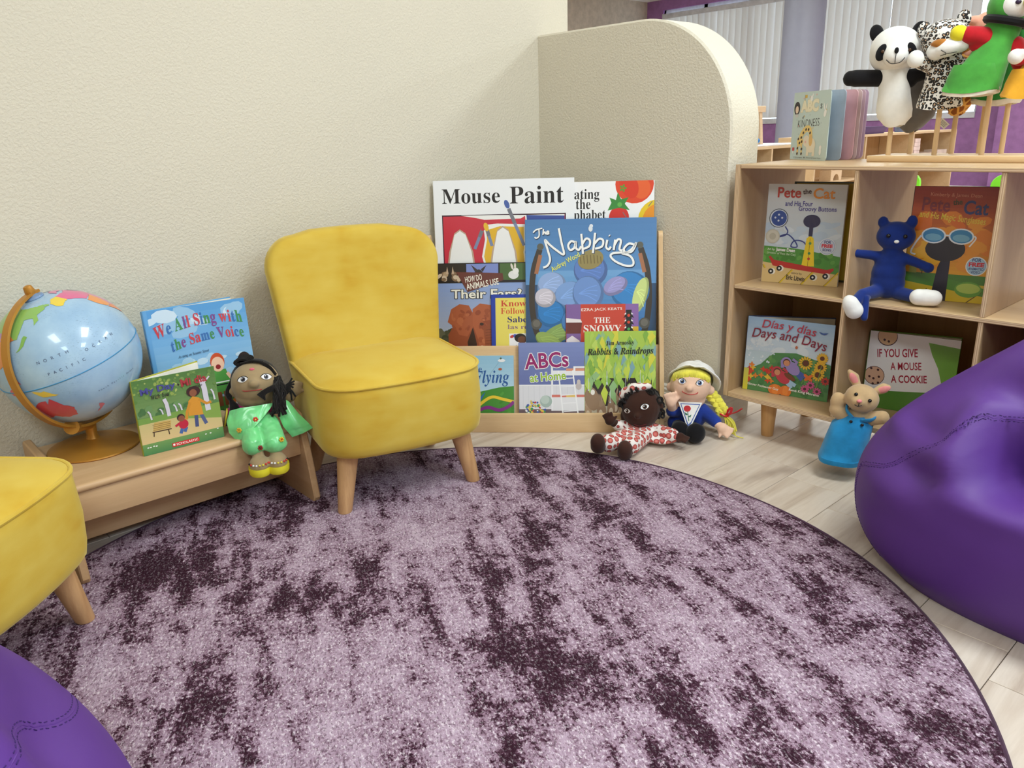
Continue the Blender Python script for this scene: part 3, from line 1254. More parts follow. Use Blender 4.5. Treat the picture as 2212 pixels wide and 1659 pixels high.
book('picture_book', 'big white book with large black serif title over red, yellow and blue panels', on(T3, -0.155, -0.030), w, h, A, (244, 246, 250), 0.010, GR, hard=False)

# top tier, behind: white book with red and orange fruit
w, h = 0.394, 0.395
A = Art(w, h, (246, 246, 248))
A.text(serif('Eating'), 0.312, 0.845, 0.570, 0.945, K)
A.text(serif('the'), 0.385, 0.790, 0.500, 0.868, K)
A.text(serif('Alphabet'), 0.285, 0.690, 0.620, 0.785, K)
A.circ(0.845, 0.975, 0.150, (226, 72, 40))
A.ell(0.90, 0.94, 0.07, 0.08, (234, 100, 48))
A.ell(0.80, 0.97, 0.07, 0.11, (220, 60, 36), 0.4)
for a in range(5):
    A.ell(0.755 + 0.016 * math.cos(a * 1.257), 0.945 + 0.018 * math.sin(a * 1.257), 0.013, 0.008, (100, 150, 50), a * 1.257)
A.ell(0.725, 0.715, 0.080, 0.095, (214, 50, 44))
A.poly([(x + 0.065, y + 0.075) for x, y in ((0.57, 0.70), (0.60, 0.76), (0.585, 0.80), (0.635, 0.78), (0.65, 0.84), (0.675, 0.785), (0.735, 0.80), (0.705, 0.75), (0.745, 0.70), (0.66, 0.72))], (62, 140, 62))
A.circ(0.730, 0.82, 0.018, (100, 180, 80))
A.circ(1.03, 0.70, 0.155, (236, 202, 40))
A.circ(1.04, 0.69, 0.132, (236, 150, 40))
A.line(((0.955, 0.80), (0.985, 0.84)), 0.006, (120, 120, 120))
A.line(((0.755, 0.76), (0.79, 0.71)), 0.006, (120, 120, 120))
book('picture_book', 'white book with black serif title, red fruit and orange slice, half hidden by big book', on(T3, 0.140, -0.030, 0.011), w, h, A, (246, 246, 248), 0.006, GR, hard=False)

# middle tier: animal ears book
w, h = 0.300, 0.291
A = Art(w, h, (150, 172, 206))
A.grad(0, 0.25, 1, 0.80, (168, 178, 200), (140, 164, 214))
A.grad(0, 0.0, 1, 0.14, (120, 104, 60), (110, 110, 66))
blotches(A, 0, 0.10, 0.3, 0.26, ((78, 80, 58), (98, 98, 74), (64, 70, 50)), 40, 0.02, 0.05)
# elephant-coloured animal standing side on
A.poly(((0.16, 0), (0.155, 0.22), (0.20, 0.30), (0.34, 0.38), (0.58, 0.36), (0.70, 0.2), (0.70, 0)), (150, 74, 44))
A.poly(((0.15, 0.36), (0.19, 0.50), (0.28, 0.555), (0.38, 0.54), (0.43, 0.44), (0.42, 0.30), (0.36, 0.20), (0.27, 0.22), (0.23, 0.30)), (172, 90, 56))
A.poly(((0.36, 0.14), (0.42, 0.30), (0.46, 0.12), (0.45, 0.0), (0.37, 0.0)), (54, 32, 26))
A.poly(((0.42, 0.50), (0.50, 0.56), (0.62, 0.54), (0.68, 0.40), (0.66, 0.16), (0.60, 0.0), (0.50, 0.0), (0.47, 0.18), (0.42, 0.32)), (178, 94, 58))
blotches(A, 0.20, 0.28, 0.40, 0.50, ((160, 80, 48), (184, 102, 64), (150, 72, 44)), 16, 0.01, 0.04)
blotches(A, 0.47, 0.05, 0.62, 0.50, ((160, 80, 48), (190, 108, 70), (150, 72, 44)), 20, 0.01, 0.035)
A.poly(((0.53, 0.30), (0.545, 0.16), (0.555, 0.0), (0.66, 0.0), (0.665, 0.2), (0.64, 0.36)), (150, 76, 46))
for j in range(9):
    A.line(((0.555, 0.03 + 0.03 * j), (0.65, 0.04 + 0.03 * j)), 0.006, (124, 58, 34))
A.ell(0.515, 0.335, 0.022, 0.016, (60, 34, 26))
A.poly(((0.49, 0.0), (0.505, 0.10), (0.525, 0.10), (0.53, 0.0)), (226, 200, 170))
A.rect(0, 0.785, 1, 1, (24, 20, 22))
A.rect(0.0, 0.81, 0.345, 0.99, (40, 32, 28))
A.rect(0.36, 0.81, 0.70, 0.99, (126, 142, 204))
A.rect(0.715, 0.81, 1.0, 0.99, (74, 104, 54))
blotches(A, 0.05, 0.82, 0.30, 0.90, ((176, 150, 118), (130, 104, 78), (206, 186, 160)), 12, 0.015, 0.04)
for ex in (0.155, 0.215):
    A.poly(((ex - 0.012, 0.885), (ex, 0.965), (ex + 0.016, 0.885)), (196, 170, 144))
A.ell(0.49, 0.86, 0.05, 0.07, (52, 42, 42))
A.poly(((0.455, 0.90), (0.41, 0.98), (0.475, 0.93)), (58, 46, 46))
A.poly(((0.515, 0.93), (0.575, 0.975), (0.535, 0.90)), (58, 46, 46))
A.ell(0.86, 0.865, 0.055, 0.045, (228, 228, 226))
A.ell(0.885, 0.905, 0.032, 0.036, (236, 236, 232))
A.ell(0.845, 0.955, 0.012, 0.035, (226, 216, 208), 0.3)
A.ell(0.878, 0.96, 0.010, 0.032, (232, 220, 214))
A.poly(((0.25, 0.905), (0.745, 0.885), (0.755, 0.81), (0.37, 0.685)), (104, 52, 44))
A.text('HOW DO', 0.345, 0.80, 0.525, 0.865, (246, 240, 226), 0.16, 0.015)
A.text('ANIMALS USE', 0.355, 0.735, 0.705, 0.805, (246, 240, 226), 0.16, 0.015)
A.text('Their Ears?', 0.195, 0.615, 0.945, 0.715, (240, 236, 222), 0.0, 0.02, 0, (30, 26, 28), 0.04)
book('picture_book', 'book with dark animal strip, brown banner and reddish elephant on its cover', on(T2, -0.164, 0.026, 0.022), w, h, A, (60, 60, 70), 0.006, GR, hard=False)

# small yellow book with a blue border
w, h = 0.185, 0.190
A = Art(w, h, (30, 62, 168))
A.rect(0.07, 0.0, 0.93, 0.945, (238, 222, 104))
A.text(serif('Know'), 0.16, 0.80, 0.60, 0.90, (206, 70, 50))
A.text(serif('and'), 0.65, 0.80, 0.85, 0.87, (206, 120, 60))
A.text(serif('Follow'), 0.16, 0.675, 0.58, 0.775, (216, 90, 50))
A.text(serif('Rules'), 0.64, 0.675, 0.965, 0.775, (216, 90, 50))
A.text(serif('Saber'), 0.275, 0.535, 0.685, 0.635, (44, 40, 110))
A.text(serif('y seguir'), 0.735, 0.525, 1.20, 0.605, (90, 80, 120))
A.text(serif('las reglas'), 0.275, 0.400, 0.88, 0.50, (140, 104, 130))
for (x0, x1) in ((0.30, 0.62), (0.69, 0.95)):
    A.rect(x0, 0.03, x1, 0.35, (246, 246, 250))
    blotches(A, x0 + 0.02, 0.2, x1 - 0.02, 0.33, ((200, 60, 60), (70, 90, 180)), 5, 0.02, 0.05)
for hx, sk, hr in ((0.50, (110, 66, 44), (30, 22, 22)), (0.84, (226, 178, 150), (80, 44, 30))):
    A.ell(hx - 0.01, 0.275, 0.10, 0.075, hr)
    A.ell(hx + 0.02, 0.245, 0.075, 0.06, sk)
    A.poly(((hx - 0.12, 0.0), (hx - 0.08, 0.18), (hx + 0.06, 0.18), (hx + 0.10, 0.0)), (236, 236, 240))
    A.line(((hx - 0.06, 0.15), (hx - 0.10, 0.03)), 0.05, (110, 140, 190))
book('picture_book', 'small yellow book with blue border and children under bilingual title', on(T2, 0.023, 0.026, 0.014), w, h, A, (30, 62, 168), 0.006, GR, hard=False)

# big blue book with a white handwritten title
w, h = 0.405, 0.419
A = Art(w, h, (86, 136, 186))
A.grad(0, 0.35, 1, 1.0, (104, 158, 212), (74, 124, 178), 14)
A.rect(0, 0, 1, 0.52, (50, 80, 116))
A.grad(0.09, 0.10, 0.93, 0.62, (44, 104, 168), (112, 164, 214), 12)
for s_, x in ((1, 0.06), (-1, 0.93)):
    A.line(((x + 0.05 * s_, 0.78), (x, 0.62), (x - 0.015 * s_, 0.4), (x + 0.01 * s_, 0.2), (x + 0.06 * s_, 0.08)), 0.045, (62, 54, 46), True)
    A.line(((x + 0.055 * s_, 0.74), (x + 0.02 * s_, 0.6)), 0.03, (168, 112, 78))
    A.circ(x + 0.055 * s_, 0.80, 0.026, (92, 92, 82))
    A.circ(x + 0.02 * s_, 0.225, 0.042, (86, 84, 78))
    A.circ(x + 0.02 * s_, 0.23, 0.028, (112, 108, 100))
# plain heaps of bedding in blue, lilac and green
for (cx, cy, rx, ry, c, ro) in ((0.20, 0.52, 0.11, 0.09, (150, 176, 222), 0.2), (0.50, 0.62, 0.13, 0.12, (96, 130, 196), 0), (0.34, 0.44, 0.12, 0.10, (126, 162, 216), 0.3),
                                (0.80, 0.47, 0.15, 0.14, (58, 134, 200), -0.3), (0.69, 0.50, 0.10, 0.06, (158, 154, 206), 0.5), (0.88, 0.43, 0.05, 0.14, (206, 222, 140), -0.3),
                                (0.20, 0.30, 0.11, 0.10, (48, 128, 196), 0), (0.48, 0.45, 0.12, 0.13, (112, 148, 208), 0), (0.27, 0.16, 0.16, 0.06, (138, 166, 92), 0.4),
                                (0.18, 0.09, 0.12, 0.06, (150, 174, 90), -0.5), (0.37, 0.24, 0.10, 0.09, (70, 128, 190), 0.7), (0.15, 0.42, 0.08, 0.07, (206, 200, 212), 0)):
    A.ell(cx, cy, rx, ry, tuple(int(q * 0.82) for q in c), ro)
    A.ell(cx - 0.008, cy + 0.012, rx * 0.88, ry * 0.86, c, ro)
    for j in range(4):
        a = ro + (j - 1.5) * 0.25
        A.line(((cx - rx * 0.6 * math.cos(a), cy - ry * 0.6 * math.sin(a) + 0.02 * j - 0.03), (cx, cy + 0.02 * j - 0.02), (cx + rx * 0.6 * math.cos(a), cy + ry * 0.6 * math.sin(a) + 0.02 * j - 0.03)), 0.006, tuple(min(255, int(q * 1.12)) for q in c), True)
A.ell(0.50, 0.70, 0.10, 0.07, (150, 136, 84), 0.3)
for j in range(7):
    x = 0.42 + 0.026 * j
    A.line(((x, 0.735 - 0.004 * (j - 3) ** 2 * 0.4), (x + 0.006, 0.67)), 0.008, (120, 104, 62))
def zp(pts):    # strokes of the hand-drawn title, from a sketch grid to cover units
    return [((x / 4.096 - 235) / 284, 1 - (y / 4.096 - 101) / 297) for x, y in pts]
HAND = [[(1032, 530), (1060, 505), (1115, 492)], [(1085, 500), (1085, 560), (1060, 580), (1045, 570)], [(1125, 500), (1120, 552)], [(1121, 540), (1138, 525), (1142, 548)], [(1152, 538), (1172, 530), (1165, 518), (1152, 530), (1156, 546), (1178, 540)],
        [(1120, 845), (1160, 825), (1182, 770), (1160, 680), (1138, 598), (1180, 640), (1240, 690), (1306, 728), (1285, 620), (1262, 495)],
        [(1408, 622), (1370, 614), (1345, 650), (1362, 690), (1398, 672), (1412, 618), (1416, 675), (1440, 690), (1460, 660)],
        [(1462, 548), (1470, 640), (1476, 728)], [(1470, 640), (1505, 592), (1538, 610), (1530, 660), (1478, 684)],
        [(1584, 542), (1574, 640), (1564, 722)], [(1578, 640), (1620, 596), (1655, 612), (1644, 664), (1584, 684)],
        [(1692, 606), (1682, 668), (1704, 692), (1724, 668)], [(1708, 566), (1714, 572)],
        [(1762, 606), (1748, 700)], [(1752, 660), (1785, 606), (1812, 618), (1800, 690), (1826, 704)],
        [(1925, 650), (1880, 645), (1838, 690), (1858, 722), (1910, 690), (1946, 636), (1905, 715), (1800, 722), (1738, 728), (1722, 755), (1765, 800), (1850, 838), (1912, 838), (1922, 800), (1890, 752), (1820, 728)]]
for dx, dy, c, wd in ((5, 6, (36, 58, 90), 0.019), (0, 0, W, 0.016)):
    for st in HAND:
        big = 1.0 if st[0][0] > 1178 or st[0][1] > 800 else 0.62
        A.line(zp([(x + dx, y + dy) for x, y in st]), wd * big, c, True)
A.text('Audrey Wood', 0.185, 0.655, 0.43, 0.705, (222, 226, 120), 0.50, 0.02)
A.text(script('House'), 0.25, -0.04, 0.75, 0.12, W, 0.1)
A.circ(0.505, 0.945, 0.014, (226, 230, 236))
A.ell(0.50, 0.925, 0.016, 0.022, (220, 226, 232))
book('picture_book', 'large blue book with white handwritten title above heaps of bedding', on(T2, 0.134, 0.027, 0.005), w, h, A, (86, 136, 186), 0.008, GR, hard=False)

# red and purple book with a traffic light
w, h = 0.224, 0.157
A = Art(w, h, (206, 70, 52))
A.rect(0, 0, 0.20, 1, (132, 98, 160))
A.rect(0.82, 0.0, 1, 0.60, (222, 178, 50))
A.rect(0.82, 0.55, 1, 1, (142, 104, 170))
A.poly(((0, 0.42), (0, 0.66), (0.22, 0.66), (0.20, 0.42)), (108, 52, 48))
A.poly(((0, 0.64), (0, 0.73), (0.20, 0.70), (0.22, 0.64)), (240, 232, 232))
A.poly(((0, 0), (0, 0.30), (0.08, 0.38), (0.18, 0.28), (0.26, 0.0)), (232, 222, 226))
A.circ(0.17, 0.02, 0.11, (180, 116, 60))
A.circ(0.17, 0.02, 0.09, (168, 104, 52))
A.text('EZRA JACK KEATS', 0.21, 0.855, 0.775, 0.925, (250, 236, 226), 0.02, 0.01)
A.text(serif('THE'), 0.385, 0.625, 0.610, 0.735, (252, 246, 240))
A.text(serif('SNOWY'), 0.240, 0.440, 0.765, 0.585, (252, 246, 240))
A.text(serif('DAY'), 0.365, 0.235, 0.640, 0.375, (252, 246, 240))
A.line(((0.862, 0.0), (0.868, 0.40)), 0.016, K)
A.rect(0.825, 0.42, 0.905, 0.88, (34, 34, 34))
for j, c in ((0, (70, 170, 90)), (1, (220, 70, 50)), (2, (220, 70, 50))):
    y = 0.50 + 0.135 * j
    A.poly(((0.79, y - 0.05), (0.83, y + 0.04), (0.90, y + 0.04), (0.94, y - 0.05), (0.90, y - 0.03), (0.83, y - 0.03)), (34, 34, 34))
    A.poly(((0.80, y + 0.02), (0.83, y + 0.06), (0.83, y + 0.02)), W)
    A.poly(((0.93, y + 0.02), (0.90, y + 0.06), (0.90, y + 0.02)), W)
    A.circ(0.865, y, 0.020, c)
book('picture_book', 'red and purple book with white capitals and traffic light, partly covered below', on(T2, 0.260, 0.025, -0.002), w, h, A, (206, 70, 52), 0.006, GR, hard=False)

# bottom tier: kite book
w, h = 0.235, 0.217
A = Art(w, h, (156, 200, 226))
A.grad(0, 0.40, 1, 1, (190, 220, 236), (150, 198, 226))
A.poly(((0, 0), (0, 0.40), (0.25, 0.42), (0.55, 0.48), (0.80, 0.54), (1, 0.56), (1, 0)), (74, 146, 58))
blotches(A, 0.3, 0.02, 1, 0.5, ((66, 136, 50), (88, 160, 66)), 40, 0.01, 0.03)
A.text(serif('Kite'), 0.36, 0.76, 0.575, 0.86, (40, 92, 160))
A.text(ital('Flying'), 0.46, 0.555, 0.94, 0.79, (40, 92, 160))
A.line(((0.42, 0.16), (0.55, 0.30), (0.70, 0.40), (0.85, 0.37), (1.0, 0.33)), 0.040, (240, 206, 60), True)
A.line(((0.5, 0.20), (0.65, 0.25), (0.80, 0.21), (0.92, 0.26), (1.0, 0.33)), 0.045, (138, 50, 140), True)
A.line(((0.55, 0.05), (0.70, 0.14), (0.85, 0.10), (1.0, 0.15)), 0.035, (232, 120, 50), True)
A.line(((0.68, 0.0), (0.80, 0.10), (1.0, 0.11)), 0.040, (236, 170, 50), True)
A.poly(((0.44, 0.32), (0.50, 0.34), (0.62, 0.48), (0.56, 0.36), (0.46, 0.27)), (48, 110, 190))
A.poly(((0.30, 0), (0.36, 0.26), (0.48, 0.22), (0.58, 0.12), (0.60, 0)), (216, 48, 48))
A.poly(((0.38, 0.24), (0.46, 0.36), (0.50, 0.28), (0.46, 0.22)), (240, 226, 214))
A.line(((0.80, 0.90), (0.60, 0.62)), 0.003, (130, 160, 180))
A.ell(0.84, 0.93, 0.050, 0.022, (240, 242, 246))
A.circ(0.83, 0.96, 0.014, (90, 110, 90))
A.ell(0.82, 0.805, 0.025, 0.018, (180, 90, 60))
book('picture_book', 'light blue kite book with green hills and coloured ribbons behind yellow chair', on(T1, -0.140, 0.0), w, h, A, (156, 200, 226), 0.006, GR, hard=False)

# bottom tier: alphabet-at-home book
w, h = 0.204, 0.257
A = Art(w, h, (112, 124, 180))
A.grad(0, 0.44, 1, 1, (104, 116, 172), (126, 140, 194))
A.rect(0, 0.18, 1, 0.49, (226, 226, 232))
A.rect(0, 0.475, 1, 0.49, (244, 244, 246))
for j in range(12):
    A.line(((0.06 + 0.085 * j, 0.20), (0.06 + 0.085 * j, 0.475)), 0.004, (204, 206, 214))
A.grad(0, 0.0, 1, 0.19, (74, 62, 74), (110, 92, 98))
A.poly(((0.36, 0.08), (0.60, 0.135), (1, 0.12), (1, 0.0), (0.30, 0.0)), (48, 70, 150))
A.rect(0.50, 0.17, 1.0, 0.34, (232, 232, 236))
A.rect(0.49, 0.17, 0.52, 0.72, (240, 240, 244))
A.rect(0.50, 0.335, 1.0, 0.365, (216, 122, 110))
A.rect(0.72, 0.335, 0.86, 0.365, (232, 196, 110))
A.rect(0.50, 0.60, 1.0, 0.66, (238, 238, 242))
A.rect(0.72, 0.655, 1.0, 0.685, (222, 150, 120))
A.rect(0.83, 0.69, 1.0, 0.71, (244, 244, 246))
A.rect(0.83, 0.62, 0.86, 0.71, (244, 244, 246))
for x0, x1 in ((0.60, 0.67), (0.82, 0.90)):
    A.line(((x0, 0.66), (x1, 0.12)), 0.020, (248, 248, 250))
for j in range(5):
    A.line(((0.62 + 0.015 * j, 0.56 - 0.10 * j), (0.835 + 0.015 * j, 0.57 - 0.10 * j)), 0.014, (244, 244, 248))
A.ell(0.91, 0.47, 0.045, 0.045, (196, 186, 184))
A.ell(0.91, 0.52, 0.028, 0.03, (206, 196, 192))
A.circ(0.41, 0.285, 0.092, (168, 188, 180))
A.circ(0.395, 0.305, 0.066, (192, 208, 200))
blotches(A, 0.07, 0.14, 0.40, 0.24, ((200, 60, 60), (60, 90, 170), (230, 200, 80), (70, 150, 90), (240, 240, 240)), 34, 0.012, 0.024)
blotches(A, 0.14, 0.22, 0.28, 0.29, ((200, 60, 60), (60, 90, 170), (230, 200, 80)), 10, 0.012, 0.02)
A.poly(((0.09, 0.03), (0.09, 0.075), (0.18, 0.105), (0.30, 0.115), (0.44, 0.085), (0.485, 0.05), (0.47, 0.015), (0.12, 0.01)), (208, 36, 48))
A.circ(0.24, 0.06, 0.028, W)
A.rect(0.234, 0.045, 0.246, 0.075, K)
for wx in (0.14, 0.36):
    A.circ(wx, 0.022, 0.038, (150, 20, 34))
    A.circ(wx, 0.022, 0.020, (230, 220, 220))
A.text('ABCs', 0.085, 0.690, 0.755, 0.880, (152, 30, 104), 0.06, 0.022, 0, (248, 248, 250), 0.035)
A.text('at Home', 0.165, 0.535, 0.715, 0.640, (156, 196, 50), 0.08, 0.02, 0, (248, 248, 250), 0.045)
book('picture_book', 'violet alphabet book with bunk bed and small red toy car on cover', on(T1, 0.112, 0.0, -0.004), w, h, A, (112, 124, 180), 0.006, GR, hard=False)

# bottom tier: green leaves and rabbits book
w, h = 0.217, 0.290
A = Art(w, h, (170, 200, 80))
A.rect(0, 0, 1, 0.26, (188, 180, 160))
A.rect(0.08, 0.20, 0.95, 0.50, (50, 40, 40))
for i in range(11):
    bx, by = rnd.uniform(0.03, 0.95), rnd.uniform(0.10, 0.22)
    A.ell(bx, by, 0.055, 0.085, rnd.choice(((150, 122, 98), (168, 140, 112), (132, 106, 86))))
    A.ell(bx, by + 0.08, 0.040, 0.04, rnd.choice(((160, 134, 108), (176, 150, 122))))
    A.ell(bx - 0.015, by + 0.14, 0.012, 0.045, (150, 124, 100), 0.2)
    A.ell(bx + 0.02, by + 0.14, 0.012, 0.045, (166, 138, 112), -0.2)
    A.ell(bx, by - 0.03, 0.028, 0.04, (206, 190, 168))
A.ell(0.10, 0.28, 0.10, 0.13, (150, 122, 96), 0.2)
A.ell(0.11, 0.35, 0.03, 0.03, (240, 236, 226))
leafc = ((160, 196, 76), (178, 208, 90), (146, 186, 84), (190, 214, 100), (150, 190, 130), (128, 168, 176), (200, 216, 80), (216, 210, 70), (130, 176, 70))
for i in range(110):
    x, y = rnd.uniform(-0.05, 1.05), 1.05 - 0.62 * (i / 110.0) ** 0.9 + rnd.uniform(-0.05, 0.05)
    ln, wd = rnd.uniform(0.10, 0.22), rnd.uniform(0.03, 0.06)
    lean = rnd.uniform(-0.35, 0.35)
    tip = (x + lean * ln, y - ln)
    A.poly(((x, y), (x - wd, y - ln * 0.4), tip, (x + wd, y - ln * 0.35)), rnd.choice(leafc))
for i in range(9):
    x = rnd.uniform(0.05, 0.95)
    y = rnd.uniform(0.35, 0.7)
    A.line(((x, y), (x, y - 0.12)), 0.006, (222, 230, 226))
    A.circ(x, y - 0.13, 0.012, (206, 216, 220))
A.rect(0, 0.0, 1, 0.035, (176, 170, 164))
A.text(serif('Jim Arnosky'), 0.30, 0.845, 0.695, 0.900, (30, 30, 26), 0.02)
A.text(ital('Rabbits & Raindrops'), 0.035, 0.735, 0.965, 0.825, (30, 32, 26), 0.02, 0.008)
book('picture_book', 'green leafy book with italic black title above brown rabbits', on(T1, 0.317, 0.0, -0.006), w, h, A, (176, 200, 100), 0.006, GR, hard=False)

# ------------------------------------------------------------------ books on the bench
GB = 'picture books on the bench'
w, h = 0.240, 0.305
A = Art(w, h, (116, 178, 226))
A.grad(0, 0.18, 1, 1, (176, 212, 238), (84, 156, 216), 14)
blotches(A, 0.05, 0.80, 0.9, 0.97, ((186, 214, 238), (150, 194, 228), (206, 226, 242)), 14, 0.05, 0.14, 0.5, 0.4)
blotches(A, 0.05, 0.35, 0.95, 0.6, ((196, 222, 240), (170, 208, 236)), 18, 0.04, 0.1, 0.5, 0.4)
A.rect(0, 0, 0.035, 1, (98, 164, 218))
A.poly(((0, 0), (0, 0.14), (0.5, 0.22), (1, 0.21), (1, 0)), (84, 142, 66))
blotches(A, 0.2, 0.03, 1, 0.19, ((98, 158, 74), (72, 128, 58)), 40, 0.01, 0.03)
cols = ((206, 54, 70), (46, 108, 178), (58, 140, 76), (126, 66, 140), (206, 62, 74))
A.multi('We All Sing with', 0.07, 0.785, 0.95, 0.885, cols, 0.05, 0.008, serif, 0.05)
A.multi('the Same Voice', 0.20, 0.665, 0.945, 0.755, cols[1:] + cols[:1], 0.05, 0.008, serif, 0.04)
A.text(ital('As sung on Sesame Street'), 0.25, 0.595, 0.56, 0.625, (64, 96, 128), 0.06)
# three plain child figures holding hands
for (cx, cy, sk, hair, top, low, sc) in ((0.27, 0.42, (164, 98, 66), (34, 26, 28), (36, 122, 160), (36, 122, 160), 1.0), (0.62, 0.50, (246, 200, 170), (206, 78, 36), (88, 160, 74), (140, 84, 50), 1.05), (0.90, 0.47, (190, 122, 84), (40, 26, 26), (236, 190, 60), (140, 40, 70), 1.0)):
    A.poly(((cx - 0.13, cy - 0.22), (cx - 0.07, cy - 0.055), (cx + 0.07, cy - 0.055), (cx + 0.13, cy - 0.22), (cx + 0.10, cy - 0.26), (cx - 0.10, cy - 0.26)), top)
    A.rect(cx - 0.085, cy - 0.36, cx - 0.01, cy - 0.24, low)
    A.rect(cx + 0.01, cy - 0.36, cx + 0.085, cy - 0.24, low)
    A.line(((cx - 0.075, cy - 0.36), (cx - 0.08, cy - 0.47)), 0.03, sk)
    A.line(((cx + 0.05, cy - 0.36), (cx + 0.05, cy - 0.45)), 0.03, sk)
    A.line(((cx + 0.08, cy - 0.09), (cx + 0.17, cy - 0.22)), 0.035, sk)
    A.line(((cx - 0.08, cy - 0.09), (cx - 0.17, cy - 0.22)), 0.035, sk)
    A.ell(cx, cy + 0.012, 0.072, 0.075, hair)
    A.ell(cx, cy - 0.008, 0.065, 0.062, sk)
    A.ell(cx, cy - 0.03, 0.026, 0.020, (150, 40, 44))
A.line(((0.20, 0.39), (0.19, 0.24)), 0.02, (34, 26, 28))
A.line(((0.33, 0.39), (0.34, 0.26)), 0.02, (34, 26, 28))
A.ell(0.27, 0.468, 0.10, 0.018, (206, 158, 102))
A.ell(0.265, 0.49, 0.055, 0.03, (214, 168, 112))
A.rect(0.53, 0.335, 0.71, 0.345, W); A.rect(0.53, 0.315, 0.71, 0.325, K)
A.poly(((0.85, 0.415), (0.95, 0.415), (0.98, 0.26), (0.82, 0.26)), (238, 240, 246))
A.line(((0.83, 0.47), (0.81, 0.36)), 0.025, (40, 26, 26))
A.ell(0.74, 0.12, 0.05, 0.07, (222, 130, 60)); A.circ(0.755, 0.20, 0.032, (226, 140, 70)); A.ell(0.75, 0.115, 0.02, 0.045, (244, 236, 226))
A.text('Jackie Spurd M.', 0.55, 0.02, 0.90, 0.06, (40, 110, 130), 0.03)
book('picture_book', 'larger blue book with multicolour title standing behind green book on bench', frame_mat((-1.900, 0.556, 0.2155), (-1.875, 0.79, 0.2155), 0.10), w, h, A, (84, 156, 216), 0.014, GB, open_deg=16, back=(96, 160, 210))
w, h = 0.183, 0.178
A = Art(w, h, (104, 144, 76))
A.grad(0, 0.5, 1, 1, (122, 154, 92), (84, 126, 62))
blotches(A, 0, 0.70, 0.6, 1, ((150, 172, 84), (116, 152, 74), (176, 190, 104), (94, 136, 64)), 60, 0.008, 0.025)
blotches(A, 0.5, 0.70, 1, 1, ((104, 140, 70), (124, 156, 84)), 30, 0.01, 0.03)
blotches(A, 0.0, 0.48, 1, 0.62, ((72, 116, 66), (94, 138, 82), (110, 150, 92)), 40, 0.02, 0.05)
A.rect(0, 0.40, 1, 0.50, (122, 160, 74))
A.grad(0, 0.13, 1, 0.42, (222, 194, 140), (206, 190, 128))
A.poly(((0.45, 0.40), (1, 0.28), (1, 0.50), (0.6, 0.50)), (138, 168, 78))
A.grad(0, 0, 1, 0.15, (70, 130, 80), (112, 156, 88))
for (x, y0, y1, wd) in ((0.37, 0.46, 0.70, 0.045), (0.85, 0.42, 0.86, 0.065), (0.16, 0.46, 0.58, 0.02), (0.47, 0.50, 0.60, 0.018), (0.53, 0.50, 0.60, 0.018), (0.95, 0.55, 0.7, 0.02), (0.30, 0.5, 0.58, 0.016)):
    A.line(((x, y0), (x - 0.01, y0 + (y1 - y0) * 0.7), (x - 0.03, y1)), wd, (218, 212, 224))
A.line(((0.84, 0.80), (0.92, 0.88)), 0.02, (218, 212, 224))
A.poly(((0.15, 0.30), (0.18, 0.415), (0.38, 0.40), (0.36, 0.30)), (206, 172, 96))
for j in range(4):
    A.line(((0.155, 0.315 + 0.024 * j), (0.365, 0.312 + 0.024 * j)), 0.005, (122, 88, 44))
A.line(((0.14, 0.29), (0.37, 0.285)), 0.014, (84, 58, 36)); A.line(((0.16, 0.29), (0.15, 0.23)), 0.012, (70, 50, 34)); A.line(((0.33, 0.29), (0.335, 0.215)), 0.012, (70, 50, 34))
# a grown-up in an orange coat with a small child in red
A.line(((0.69, 0.40), (0.68, 0.23)), 0.045, (74, 84, 130)); A.line(((0.75, 0.40), (0.80, 0.245)), 0.045, (86, 98, 142))
A.poly(((0.60, 0.40), (0.62, 0.60), (0.68, 0.655), (0.76, 0.62), (0.78, 0.38)), (222, 152, 50))
A.line(((0.75, 0.60), (0.84, 0.52), (0.90, 0.53)), 0.035, (214, 144, 46)); A.line(((0.64, 0.58), (0.585, 0.46), (0.565, 0.36)), 0.035, (214, 144, 46))
A.ell(0.70, 0.72, 0.085, 0.07, (64, 34, 34)); A.ell(0.695, 0.70, 0.045, 0.05, (146, 88, 62))
A.line(((0.55, 0.26), (0.52, 0.20)), 0.04, (70, 106, 170)); A.line(((0.50, 0.26), (0.47, 0.19)), 0.04, (70, 106, 170))
A.ell(0.52, 0.31, 0.06, 0.065, (196, 40, 64)); A.line(((0.47, 0.33), (0.42, 0.30)), 0.03, (196, 40, 64))
A.circ(0.50, 0.405, 0.048, (52, 30, 30)); A.circ(0.505, 0.39, 0.040, (146, 88, 62))
A.text('My Day', 0.08, 0.785, 0.50, 0.895, (74, 76, 150), 0.05, 0.03)
A.circ(0.535, 0.85, 0.013, (50, 40, 44))
A.text('Mi dia', 0.565, 0.815, 0.885, 0.92, (176, 56, 62), 0.05, 0.03)
A.text(ital('With You'), 0.195, 0.725, 0.41, 0.785, (40, 36, 40), 0.05)
A.text(ital('contigo'), 0.655, 0.755, 0.82, 0.805, (40, 36, 40), 0.04)
A.rect(0.345, 0.03, 0.68, 0.085, (206, 34, 44))
A.text('SCHOLASTIC', 0.395, 0.042, 0.665, 0.073, W, 0.0, 0.01)
A.rect(0.355, 0.045, 0.38, 0.072, W)
for (x, y) in ((0.06, 0.10), (0.09, 0.10), (0.13, 0.105), (0.16, 0.10), (0.77, 0.10), (0.83, 0.10), (0.93, 0.14)):
    A.ell(x, y, 0.012, 0.008, (240, 240, 236))
